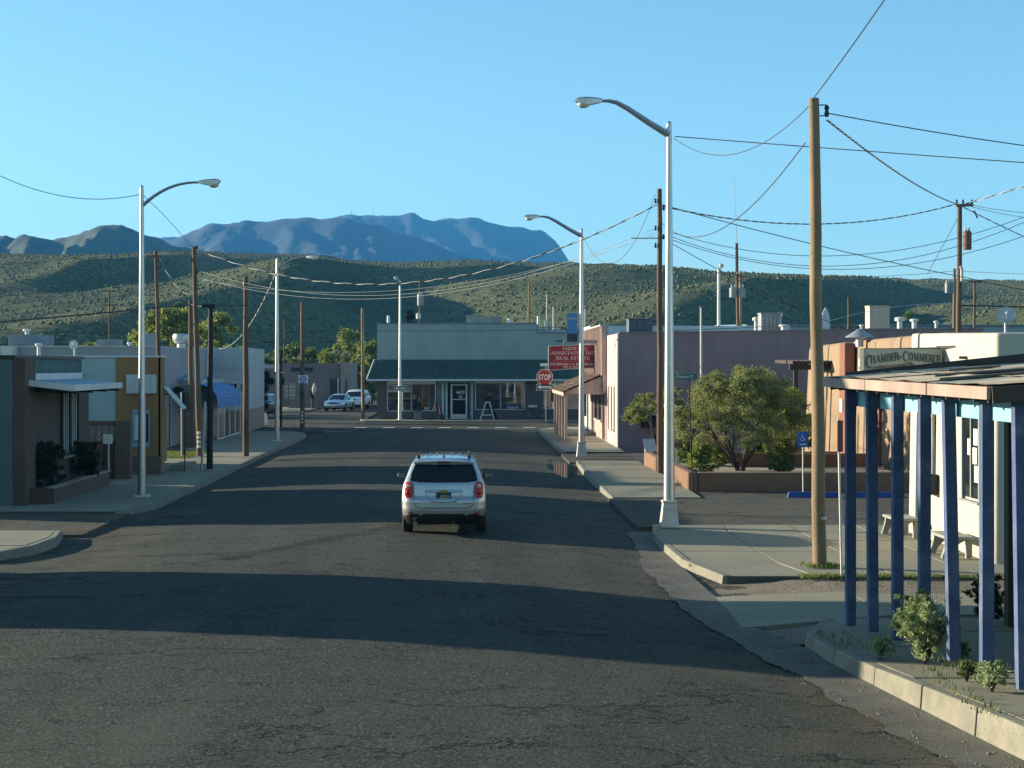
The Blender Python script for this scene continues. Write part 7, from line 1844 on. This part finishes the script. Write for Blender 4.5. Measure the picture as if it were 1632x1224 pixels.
for s_ in (-1, 1):
    x = s_ * .555
    part('roof_rail', MB().tube([(x, -1.72, 1.64), (x, -1.66, 1.715), (x, -1.4, 1.735), (x, -.4, 1.74), (x * .98, .1, 1.70), (x * .98, .2, 1.64)], .02, 8), M_plastic, car, smooth=50)
    part('rail_foot', MB().hexa([(x - .03, -1.80, 1.62), (x + .03, -1.80, 1.62), (x + .03, -1.62, 1.66), (x - .03, -1.62, 1.66)], [(x - .02, -1.72, 1.72), (x + .02, -1.72, 1.72), (x + .02, -1.6, 1.735), (x - .02, -1.6, 1.735)]), M_plastic, car)
    mr = MB(); mr.ball((s_ * 1.02, .72, 1.125), (.115, .075, .078), 14, 8)
    mm_ = part('mirror', mr, M_plastic if s_ > 0 else M_plastic, car, smooth=60)
    part('mirror_glass', MB().box(s_ * 1.02 - .085, s_ * 1.02 + .085, .648, .652, 1.075, 1.175), M_chrome, mm_)
    part('mirror_arm', MB().beam((s_ * .86, .76, 1.10), (s_ * .95, .73, 1.115), .07, .05), M_plastic, mm_)
    part('rear_reflector', MB().box(s_ * .70 - .07, s_ * .70 + .07, rear(.70, .50) - .01, rear(.70, .50) + .02, .487, .513), M_taillight, car)
for k in range(5): part('roof_ridge', MB().box(-.34 + k * .17 - .012, -.34 + k * .17 + .012, -1.5, .0, 1.676, 1.697), M_silver, car)
part('aerial', MB().tube([(.0, -1.72, 1.67), (0, -1.74, 1.72), (.0, -1.86, 1.93)], [.03, .015, .006], 6), M_plastic, car)
part('rear_wiper', MB().tube([on_rear(.02, 1.175, .03), on_rear(-.2, 1.20, .025), on_rear(-.42, 1.21, .02)], [.018, .01, .007], 6), M_plastic, car)
part('exhaust_tip', MB().tube([(-.62, -2.0, .27), (-.62, -2.29, .265)], .045, 12), M_chrome, car, smooth=40)
part('tow_bar', MB().tube([(-.1, -2.0, .27), (.2, -2.25, .28), (.22, -2.27, .28)], .03, 8), M_dark, car)
part('interior_mirror', MB().box(-.1, .1, .35, .37, 1.4, 1.45), M_plastic, car)
for s_ in (-1, 1): part('door_handle', MB().box(s_ * .90 - .02, s_ * .90 + .03, -.9, -.7, .98, 1.02), M_chrome, car)
cx_ = (708 - CX) / 71.7
cz0 = float(road_z(np.array(cx_), np.array(39.0)))
place(car, (cx_, 39.05 + 2.3 - 0.9, cz0 + .012), 0.0)

# ---- parked vehicles near the junction, seen from the front
def cls_gen(par):
    def f(x, y, z, n):
        ax = np.abs(x); c = np.full(len(x), 'body', dtype=object); side_ = np.abs(n[:, 0]) > .5
        z0, z1, fa, fb, ra, rb, wA, wB = par['gl']
        sw = side_ & (z > z0) & (z < z1) & (y < np.interp(z, [z0, z1], [fa, fb])) & (y > np.interp(z, [z0, z1], [ra, rb])) & ~(np.abs(y - par['pillar']) < .05)
        ws = (n[:, 1] > .15) & (z > z0 - .02) & (z < z1 + .03) & (ax < np.interp(z, [z0, z1], [wA, wB])) & (y < par['cowl'])
        rw = (n[:, 1] < -.15) & (z > z0 + .03) & (z < z1 + .02) & (ax < np.interp(z, [z0, z1], [wA, wB]) - .05) & (y < 0)
        c[rw] = 'rear_window'; c[ws] = 'windscreen'
        for s_, t_ in ((-1, 'a'), (1, 'b')):
            for k, (ya, yb) in enumerate(((-4, par['pillar']), (par['pillar'], 4))): c[sw & (np.sign(x) == s_) & (y > ya) & (y <= yb)] = 'side_window|%s%d' % (t_, k)
        lo, hi = par['lamp']
        hl = (n[:, 1] > .1) & (y > 1.5) & (z > lo) & (z < hi) & (ax > par['lx'])
        c[hl & (x < 0)] = 'headlight|a'; c[hl & (x > 0)] = 'headlight|b'
        gr = (n[:, 1] > .4) & (y > 1.8) & (z > lo) & (z < hi + .02) & (ax < par['lx'] - .06); c[gr] = 'grille'
        c[z < par['dark']] = 'lower_bumper'
        for wy in par['wheels']: c[(ax > .5) & ((y - wy) ** 2 + (z - par['wr']) ** 2 < (par['wr'] + .05) ** 2)] = ''
        return c
    return f
def mats_for(p): return dict(body=p, rear_window=M_carglass, side_window=M_carglass, windscreen=M_carglass, lower_bumper=M_plastic, headlight=M_headlight, grille=M_dark)
def extras(root, w, ym, zm, yfront, plate=True):
    for s_ in (-1, 1):
        q = MB(); q.ball((s_ * (w + .09), ym, zm), (.10, .06, .07), 10, 6); part('mirror', q, M_plastic, root, smooth=60)
    if plate: part('number_plate', MB().box(-.16, .16, yfront, yfront + .02, .42, .56), M_signwhite, root)
def parked(kind, name, label, paint, loc, heading):
    if kind == 'sedan':
        par = dict(gl=(.93, 1.30, .95, .30, -1.25, -.75, .68, .56), cowl=1.2, pillar=-.2, lamp=(.60, .74), lx=.45, dark=.30, wheels=(-1.35, 1.35), wr=.32)
        sp_ = dict(z=[.20, .32, .45, .60, .75, .84, .92, 1.02, 1.15, 1.28, 1.36, 1.40, 1.415], hw=[.74, .82, .86, .88, .88, .86, .82, .78, .73, .67, .58, .44, .3],
            yr=[-2.1, -2.25, -2.32, -2.32, -2.28, -2.2, -1.9, -1.6, -1.3, -1.0, -.8, -.6, -.5], yf=[2.15, 2.28, 2.33, 2.32, 2.24, 1.9, 1.22, 1.0, .72, .44, .22, .05, 0], rc=[.3] * 13, fc=[.45, .5, .5, .5, .5, .45, .35, .3, .3, .3, .25, .22, .2])
        w, ym, zm = .86, .7, .98
    else:
        par = dict(gl=(1.10, 1.50, 1.0, .42, -1.9 if kind == 'suv' else -1.0, -1.75 if kind == 'suv' else -.9, .72, .62), cowl=1.4, pillar=-.15, lamp=(.78, .95), lx=.48, dark=.42, wheels=(-1.35, 1.40), wr=.37)
        sp_ = dict(z=[.28, .40, .55, .72, .88, 1.00, 1.08, 1.18, 1.32, 1.48, 1.60, 1.68, 1.70], hw=[.80, .86, .89, .91, .91, .90, .87, .83, .79, .73, .66, .5, .35],
            yr=[-2.15, -2.25, -2.3, -2.3, -2.28, -2.26, -2.24, -2.22, -2.16, -2.08, -2.0, -1.8, -1.6], yf=[2.15, 2.28, 2.32, 2.32, 2.26, 2.05, 1.30, 1.05, .8, .55, .35, .15, .0], rc=[.25] * 13, fc=[.35, .4, .4, .4, .4, .38, .3, .28, .26, .25, .25, .22, .2])
        w, ym, zm = .88, .8, 1.12
    sp_.update(bow=.08, wheels=par['wheels'], track=w + .02, wr=par['wr'], classify=cls_gen(par), mats=mats_for(paint))
    r_, *_ = loft_vehicle(name, label, 'car', sp_, None, None, 'vehicles parked beyond the junction', fine=2.6)
    extras(r_, w, ym, zm, sp_['yf'][2] - .02)
    if kind == 'suv':
        for s_ in (-1, 1): part('roof_rail', MB().tube([(s_ * .55, -1.7, 1.68), (s_ * .55, -1.5, 1.75), (s_ * .55, -.1, 1.75), (s_ * .55, .1, 1.68)], .02, 6), M_plastic, r_)
    place(r_, loc, heading)
    return r_
parked('sedan', 'sedan', 'silver sedan parked nose towards us before the purple-grey building', newpaint('silver_grey_paint', (0.52, 0.54, 0.56), .5, .3), (P(541, 0, 147).x, 147, -.06), R(180 - 9))
parked('suv', 'suv', 'white sport utility vehicle parked behind the silver sedan', newpaint('white_car_paint', (0.75, 0.75, 0.73), .0, .3), (P(567.5, 0, 152.5).x, 152.5, -.06), R(180 - 8))
parked('suv', 'suv', 'dark sport utility vehicle parked left of the second left lamp post', newpaint('dark_grey_paint', (0.035, 0.04, 0.048), .5, .3), (P(412.5, 0, 128).x, 129, -.06), R(180 - 13))
# ------------------------------------------------------------------ trees, bushes, weeds
M_bark = mat('dark_bark', (0.07, 0.052, 0.04), 0.95, var=0.3, vscale=4, fine=0.25, fscale=40, bump=0.6, bscale=40)
M_leafolive = leaf_mat('olive_leaves', (0.17, 0.19, 0.06), (0.31, 0.315, 0.11), .4)
M_leafyel = leaf_mat('yellow_green_leaves', (0.15, 0.20, 0.035), (0.30, 0.33, 0.075), .4)
M_leafgreen = leaf_mat('green_leaves', (0.07, 0.11, 0.025), (0.15, 0.19, 0.045), .3)
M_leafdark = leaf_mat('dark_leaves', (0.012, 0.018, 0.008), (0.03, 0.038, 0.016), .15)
M_leafgrey = leaf_mat('grey_green_leaves', (0.25, 0.31, 0.12), (0.40, 0.46, 0.24), .4)

def leaf_cloud(name, centers, radii, n, size, seed, squash=.8, shell=.5, elong=2.2):
    """n small leaves scattered through clumps (ellipsoids)"""
    r = np.random.default_rng(seed); centers = np.asarray(centers); radii = np.asarray(radii, float)
    wgt = radii ** 2; k = r.choice(len(centers), n, p=wgt / wgt.sum())
    d = r.normal(size=(n, 3)); d /= np.linalg.norm(d, axis=1, keepdims=True)
    rad = radii[k] * (shell + (1 - shell) * r.random(n)) ** 1.0 * (0.55 + .5 * r.random(n))
    pos = centers[k] + d * rad[:, None] * np.array([1, 1, squash])
    a = r.normal(size=(n, 3)); a += d * .6; a[:, 2] += .25; a /= np.linalg.norm(a, axis=1, keepdims=True)
    b = np.cross(a, r.normal(size=(n, 3))); b /= np.linalg.norm(b, axis=1, keepdims=True)
    s = size * (.6 + .8 * r.random(n))[:, None]
    a = a * s * elong * .5; b = b * s * .5
    v = np.stack([pos - a, pos + b, pos + a, pos - b], 1).reshape(-1, 3)
    return np_mesh(name, v, np.arange(n * 4).reshape(n, 4))

def tree(name, label, base, h, crown_r, n_clumps, n_leaves, leaf, m, seed, trunk_r=.12, trunks=1, umbrella=False, low=.35, group=None, squash=.75, dens=1.0):
    r = random.Random(seed); base = Vector(base); o = thing(name, label, 'tree', base, group)
    centers, radii = [], []
    for k in range(n_clumps):
        a = r.uniform(0, 2 * math.pi); q = math.sqrt(r.random())
        if umbrella:
            x, y = q * crown_r * math.cos(a), q * crown_r * math.sin(a)
            ztop = h * (1 - .42 * q ** 2.2); z = r.uniform(max(low * h, ztop - h * .40), ztop - h * .05)
            radii.append(crown_r * r.uniform(.10, .19))
        else:
            t = r.random() ** .8; prof = math.sin(math.pi * min(1, .15 + .85 * t)) ** .6
            x, y = q * crown_r * prof * math.cos(a), q * crown_r * prof * math.sin(a); z = h * (low + (1 - low) * t) - crown_r * .1
            radii.append(crown_r * r.uniform(.2, .36))
        centers.append((base.x + x, base.y + y, base.z + z))
    tr = MB(); tops = []
    for k in range(trunks):
        a = 2 * math.pi * k / trunks + r.uniform(-.4, .4); lean = 0 if trunks == 1 else crown_r * r.uniform(.25, .5)
        p0 = base + Vector((math.cos(a) * trunk_r * (trunks > 1), math.sin(a) * trunk_r * (trunks > 1), -.15)); hh = h * (low + .12)
        pts = [p0]
        for s_ in range(1, 5):
            f_ = s_ / 4; pts.append(p0 + Vector((math.cos(a) * lean * f_ ** 1.3 + r.uniform(-.06, .06) * h * .2, math.sin(a) * lean * f_ ** 1.3 + r.uniform(-.06, .06) * h * .2, hh * f_)))
        part('trunk', MB().tube(pts, [trunk_r * (1 - .55 * q_ / 4) for q_ in range(5)], 8), M_bark, o, smooth=60); tops.append(pts)
    lb = []
    for i, c_ in enumerate(centers):
        if i % max(1, n_clumps // (16 if umbrella else 9)): continue
        c_ = Vector(c_); pts = min(tops, key=lambda p_: (p_[-1] - c_).length); s0 = pts[r.choice((2, 3, 4))]
        m1 = s0.lerp(c_, .5) + Vector((r.uniform(-.1, .1), r.uniform(-.1, .1), r.uniform(-.02, .12))) * h * .3
        part('limb', MB().tube([s0, m1, c_], [trunk_r * .5, trunk_r * .32, trunk_r * .1], 6), M_bark, o, smooth=60)
    raw('crown', leaf_cloud('crown', centers, radii, n_leaves, leaf, seed, squash, shell=.25), m, o, smooth=False)
    return o
# spreading tree in the planter and its neighbour
tree('desert_tree', 'wide spreading olive green tree with many dark trunks in the adobe planter', (P(1184, 0, 57).x, 57.5, .3), 3.62, 2.25, 270, 70000, .031, M_leafolive, 5, .055, 9, True, .27)
tree('desert_tree', 'smaller dark olive tree leaning left behind the near right lamp post', (P(1056, 0, 63.5).x, 63.5, .3), 2.85, 1.5, 90, 15000, .038, M_leafolive, 8, .05, 2, True, .50)
tree('bright_tree', 'bright yellow-green young tree right of the spreading tree', (P(1262, 0, 61).x, 61.5, .3), 2.6, 1.0, 40, 8000, .055, M_leafyel, 12, .04, 2, False, .2)
def bush(name, label, base, r_, h, n, leaf, m, seed, stems=5, cat='bush', group=None, squash=.8):
    r = random.Random(seed); base = Vector(base); o = thing(name, label, cat, base, group)
    cs, rs = [], []
    for k in range(48):
        a = r.uniform(0, 6.28); q = math.sqrt(r.random()) * r_ * .92; z = h * r.uniform(.08, .92)
        q *= (1 - max(0, z / h - .55) ** 2 * 2.2) * (.72 + .28 * min(1, z / h / .3))
        cs.append((base.x + q * math.cos(a), base.y + q * math.sin(a), base.z + z)); rs.append(r_ * r.uniform(.10, .26))
    for k in range(4):
        cs.append((base.x + r.uniform(-.2, .2) * r_, base.y + r.uniform(-.2, .2) * r_, base.z + h * (.3 + .14 * k))); rs.append(r_ * r.uniform(.55, .75))
    st = MB()
    for k in range(stems):
        c_ = Vector(cs[k]); st.tube([base + Vector((0, 0, -.05)), base.lerp(c_, .5) + Vector((r.uniform(-.1, .1) * r_, 0, .05)), c_], [.018, .013, .005], 5)
    part('stems', st, M_bark, o, kind='stuff')
    raw('leaves', leaf_cloud('leaves', cs, rs, int(n * 1.5), leaf * .8, seed, squash, .0, elong=3.4), m, o, smooth=False)
    return o
bush('leafy_shrub', 'leafy grey-green shrub on the kerb in front of the blue porch posts', (G(1474, 1050, .2).x, G(1474, 1050, .2).y, .19), .46, .86, 11000, .02, M_leafgrey, 3, 16)
bush('weed', 'low green weed just left of the leafy shrub by the kerb', (G(1402, 1045, .16).x, G(1402, 1045, .16).y, .14), .20, .26, 900, .022, M_leafgrey, 4, 5, 'weed')
bush('weed', 'small pale weed in front of the sixth blue porch post', (G(1580, 1092, .3).x, G(1580, 1092, .3).y, .27), .20, .30, 900, .022, M_leafgrey, 6, 6, 'weed')
bush('weed', 'tiny weed between the fifth and sixth blue porch posts', (G(1541, 1074, .27).x, G(1541, 1074, .27).y, .24), .14, .18, 500, .02, M_leafgreen, 7, 5, 'weed')
bush('weed', 'tuft of green weeds against the fifth blue porch post', (G(1535, 1048, .22).x, G(1535, 1048, .22).y, .22), .10, .2, 300, .02, M_leafgreen, 17, 4, 'weed')
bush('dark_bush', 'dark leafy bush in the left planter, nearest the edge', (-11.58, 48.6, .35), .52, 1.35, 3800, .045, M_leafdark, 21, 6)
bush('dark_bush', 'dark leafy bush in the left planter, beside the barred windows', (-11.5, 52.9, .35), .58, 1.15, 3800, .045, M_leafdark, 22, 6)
for k, (x, y, r_, h, m_, lab) in enumerate(((1118, 56.5, .7, 1.0, M_leafyel, 'yellow-green plant at the left of the planter bed'), (1150, 60, .65, .95, M_leafyel, 'low yellow-green plant behind the spreading tree trunks'), (1232, 61, .7, 1.15, M_leafyel, 'bright plant right of the spreading tree trunks'), (1245, 56, .5, .75, M_leafgreen, 'low spiky green plant at the right of the planter bed'), (1205, 63.5, .65, .95, M_leafgreen, 'green plant at the back of the planter bed'), (1098, 60.5, .6, .95, M_leafyel, 'leafy plant behind the green street sign pole'))):
    bush('garden_plant', lab, (P(x, 0, y).x, y, .3), r_, h, 3000, .042, m_, 40 + k, 6, 'plant')
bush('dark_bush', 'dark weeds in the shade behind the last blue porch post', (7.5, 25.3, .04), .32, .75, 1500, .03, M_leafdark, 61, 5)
# cactus like dark arms on the post by the flagpole
o = thing('cholla', 'dark bare cholla cactus arms in front of the flagpole', 'cactus', (P(1100, 0, 62).x, 62, .3))
st = MB(); c0 = Vector((P(1098, 0, 62).x, 62, .3))
for (dx, z0, dx2, z1) in ((0, 0, .05, .9), (.05, .8, .45, 1.15), (.05, .6, -.25, 1.0), (.3, 1.0, .55, .95), (.55, .95, .68, 1.25), (-.2, .9, -.3, 1.25), (.1, .9, .2, 1.35)):
    st.tube([c0 + Vector((dx, 0, z0)), c0 + Vector(((dx + dx2) / 2, .02, (z0 + z1) / 2 - .03)), c0 + Vector((dx2, 0, z1))], .045, 7)
part('arms', st, M_bark, o)
# trees in town, behind the buildings
T = [('cottonwood', 'bright green cottonwood just left of the teal shop', (P(556, 0, 185).x, 185, -.3), 7.8, 3.1, M_leafyel, 31), ('cottonwood', 'bright yellow-green tree touching the left edge of the teal shop', (P(593, 0, 172).x, 172, -.3), 6.3, 2.0, M_leafyel, 32),
     ('cottonwood', 'rounded green tree behind the purple-grey building, left one', (P(505, 0, 190).x, 190, -.3), 6.0, 3.0, M_leafgreen, 33), ('cottonwood', 'green tree behind the emblem sign pole', (P(468, 0, 195).x, 195, -.3), 6.4, 2.6, M_leafgreen, 34),
     ('cottonwood', 'yellow-green tree behind the round galvanised ventilator', (P(272, 0, 150).x, 150, -.3), 9.5, 3.3, M_leafyel, 35), ('cottonwood', 'olive tree behind the cluster of timber poles', (P(352, 0, 160).x, 160, -.3), 8.8, 2.8, M_leafyel, 36),
     ('cypress', 'tall narrow poplar left of the leaning pole', (P(284, 0, 175).x, 175, -.3), 10.4, 1.4, M_leafgreen, 37), ('cottonwood', 'dark tree beside the warehouse, right of the thick brown pole', (P(405, 0, 117).x, 117, -.3), 4.4, 1.2, M_leafdark, 38),
     ('cypress', 'dark green conifer behind the left part of the teal shop roof', (P(652, 0, 170).x, 170, -.3), 9.4, 1.2, M_leafdark, 39), ('cypress', 'green conical tree behind the far poles above the cream building', (P(1450, 0, 150).x, 150, -.3), 8.6, 1.5, M_leafgreen, 41), ('cypress', 'smaller dark conifer right of the green conical tree', (P(1468, 0, 152).x, 152, -.3), 7.6, 1.1, M_leafdark, 42),
     ('cottonwood', 'pale green tree behind the satellite dish on the left', (P(140, 0, 130).x, 130, -.3), 5.6, 2.2, M_leafyel, 43), ('cottonwood', 'dark green tree behind the grey roof house', (P(66, 0, 140).x, 140, -.3), 6.3, 2.6, M_leafgreen, 44),
     ('cottonwood', 'green tree above the long grey roof, left of the near lamp post', (P(205, 0, 165).x, 165, -.3), 6.0, 2.4, M_leafgreen, 45), ('cottonwood', 'small tree right of the purple-grey building corner', (P(572, 0, 168).x, 168, -.3), 4.6, 1.7, M_leafolive, 46), ('cottonwood', 'low olive tree behind the thick brown pole', (P(425, 0, 170).x, 170, -.3), 5.0, 2.2, M_leafolive, 47)]
for (nm, lab, base, h, cr, m_, sd_) in T:
    if nm == 'cypress': tree(nm, lab, base, h, cr, 30, 3500, .16, m_, sd_, .12, 1, False, .08, 'trees behind the town')
    else: tree(nm, lab, base, h, cr, 34, 5200, .17, m_, sd_, .16, 1, False, .3, 'trees behind the town')
# yucca by the purple building
o = thing('yucca', 'spiky yucca with a pale flower stalk before the purple-grey building', 'yucca', (P(498, 0, 152).x, 152, 0))
r = random.Random(3); q = MB(); c0 = Vector((P(498, 0, 152).x, 152, 1.0))
for k in range(60):
    a = r.uniform(0, 6.28); e = r.uniform(-.5, 1.1); d = Vector((math.cos(a) * math.cos(e), math.sin(a) * math.cos(e), math.sin(e))); s_ = d.cross(Vector((0, 0, 1))).normalized() * .05
    q.add([c0 - s_, c0 + s_, c0 + d * r.uniform(.6, .95)], [(0, 1, 2)])
part('leaves', q, M_leafdark, o, kind='stuff')
part('trunk', MB().tube([c0 + Vector((0, 0, -1.1)), c0], .12, 8), M_bark, o)
part('flower_stalk', MB().lathe([(.02, -.2), (.16, .2), (.2, .5), (.05, .95)], c0 + Vector((.15, 0, .25)), 8), mat('yucca_cream', (.5, .47, .35), .9), o)

# ---- grass and small litter
def tufts(name, regions, n, h, m, label, seed):
    r = np.random.default_rng(seed); out = []
    P_ = []
    for (x0, x1, y0, y1, z, w) in regions: P_.append(np.stack([r.uniform(x0, x1, int(n * w)), r.uniform(y0, y1, int(n * w)), np.full(int(n * w), z)], 1))
    p = np.concatenate(P_); k = len(p); a = r.uniform(0, 6.28, k); hh = h * (.4 + .9 * r.random(k)); ln = .5 * hh * r.random(k)
    wv = np.stack([np.cos(a), np.sin(a), np.zeros(k)], 1) * (.006 + .01 * r.random(k))[:, None] * (h / .08)
    tip = p + np.stack([np.cos(a + 1.3) * ln, np.sin(a + 1.3) * ln, hh], 1)
    v = np.stack([p - wv, p + wv, tip], 1).reshape(-1, 3)
    o = raw(name, np_mesh(name, v, np.arange(k * 3).reshape(k, 3)), m, smooth=False, kind='stuff'); o['label'] = label; o['category'] = 'grass'
M_grass = leaf_mat('short_grass', (0.10, 0.15, 0.025), (0.20, 0.23, 0.06), .3)
tufts('grass', [(5.9, 8.4, 31.05, 31.42, -.02, 1.0), (8.5, 10.4, 31.1, 31.35, -.03, .4), (6.2, 6.9, 32.2, 32.8, .03, .3)], 1600, .07, M_grass, 'green grass strip at the foot of the near right timber pole', 1)
tufts('grass', [(-13.5, -11.2, 70.5, 76.5, .0, 1.0)], 9000, .09, M_grass, 'bright grass strip around the left timber poles', 2)
tufts('dry_grass', [(-16.5, -13.2, 106, 112, -.05, 1.0)], 2500, .2, leaf_mat('dry_grass', (0.30, 0.25, 0.12), (0.42, 0.36, 0.20), .2), 'pale dry grass by the dark parked vehicle', 3)
o = solo('concrete_bollard', MB().lathe([(.22, 0), (.2, .55), (.14, .75), (.03, .8)], (P(421.5, 0, 112).x, 112, -.1), 10), M_white, 'short white bollard in dry grass by the dark parked vehicle', 'bollard', smooth=40)

# ---- loose stones and grit where the photo shows dirt: along the right gutter, on the verge and at the left alley mouth
r = np.random.default_rng(12)
def scatter_pts(n, fx_, fy_): return fx_(r.random(n), r.random(n)), fy_(r.random(n))
yy = r.uniform(14, 41, 1500); kx_ = np.interp(yy, [12, 16.6, 20.4, 23.6, 26, 30, 34, 41], [5.5, 5.27, 4.92, 4.62, 4.2, 4.08, 4.06, 4.2])
xx = kx_ - 0.06 - 0.9 * r.random(1500) ** 1.6
zz = road_z(xx, yy) + 0.03
x2 = r.uniform(4.2, 10.5, 1300); y2 = r.uniform(29.2, 31.2, 1300); z2 = apron_z(x2, y2) - 0.02
x3 = r.uniform(-11, -8.3, 500); y3 = r.uniform(39.6, 45.2, 500); z3 = np.full(500, -0.06)
pos = np.concatenate([np.stack([xx, yy, zz], 1), np.stack([x2, y2, z2], 1), np.stack([x3, y3, z3], 1)])
sz = 0.004 + 0.014 * r.random(len(pos)) ** 3
M_grit = mat('loose_stone', (0.20, 0.17, 0.12), 0.95, var=0.4, vscale=6)
o = raw('gravel', blob_scatter('gravel', pos, sz, M_grit, .6, 5), M_grit, smooth=False, kind='stuff')
o['label'] = 'loose stones and grit along the right gutter and dirt verge'; o['category'] = 'gravel'
# dry leaves blown against the kerb and under the porch
n = 260; yl = r.uniform(16.5, 25, n); xl = np.interp(yl, [12, 16.6, 20.4, 23.6, 26], [5.5, 5.27, 4.92, 4.62, 4.2]) + .2 + 1.4 * r.random(n); zl = np.interp(yl, [16.6, 20.4, 23.6, 24.9, 25.7], [.36, .27, .14, .07, .04]) + .022
a = r.uniform(0, 6.28, n); s_ = .012 + .018 * r.random(n); c_ = np.stack([xl, yl, zl], 1)
u = np.stack([np.cos(a), np.sin(a), .3 * r.random(n)], 1) * s_[:, None]; w = np.stack([-np.sin(a), np.cos(a), .3 * r.random(n)], 1) * s_[:, None] * .5
v = np.stack([c_ - u, c_ + w, c_ + u, c_ - w], 1).reshape(-1, 3)
o = raw('dry_leaves', np_mesh('dry_leaves', v, np.arange(n * 4).reshape(n, 4)), leaf_mat('dry_leaf', (0.16, 0.11, 0.06), (0.26, 0.19, 0.10), .1), smooth=False, kind='stuff')
o['label'] = 'dry leaves scattered on the porch pavement'; o['category'] = 'leaves'
tufts('weeds', [(5.05, 5.35, 17.2, 20.0, .30, 1.0), (5.5, 6.3, 20.2, 21.3, .24, .8), (4.75, 5.2, 22.4, 24.2, .10, .7)], 160, .06, M_grass, 'tiny weeds in the joints of the porch pavement', 9)
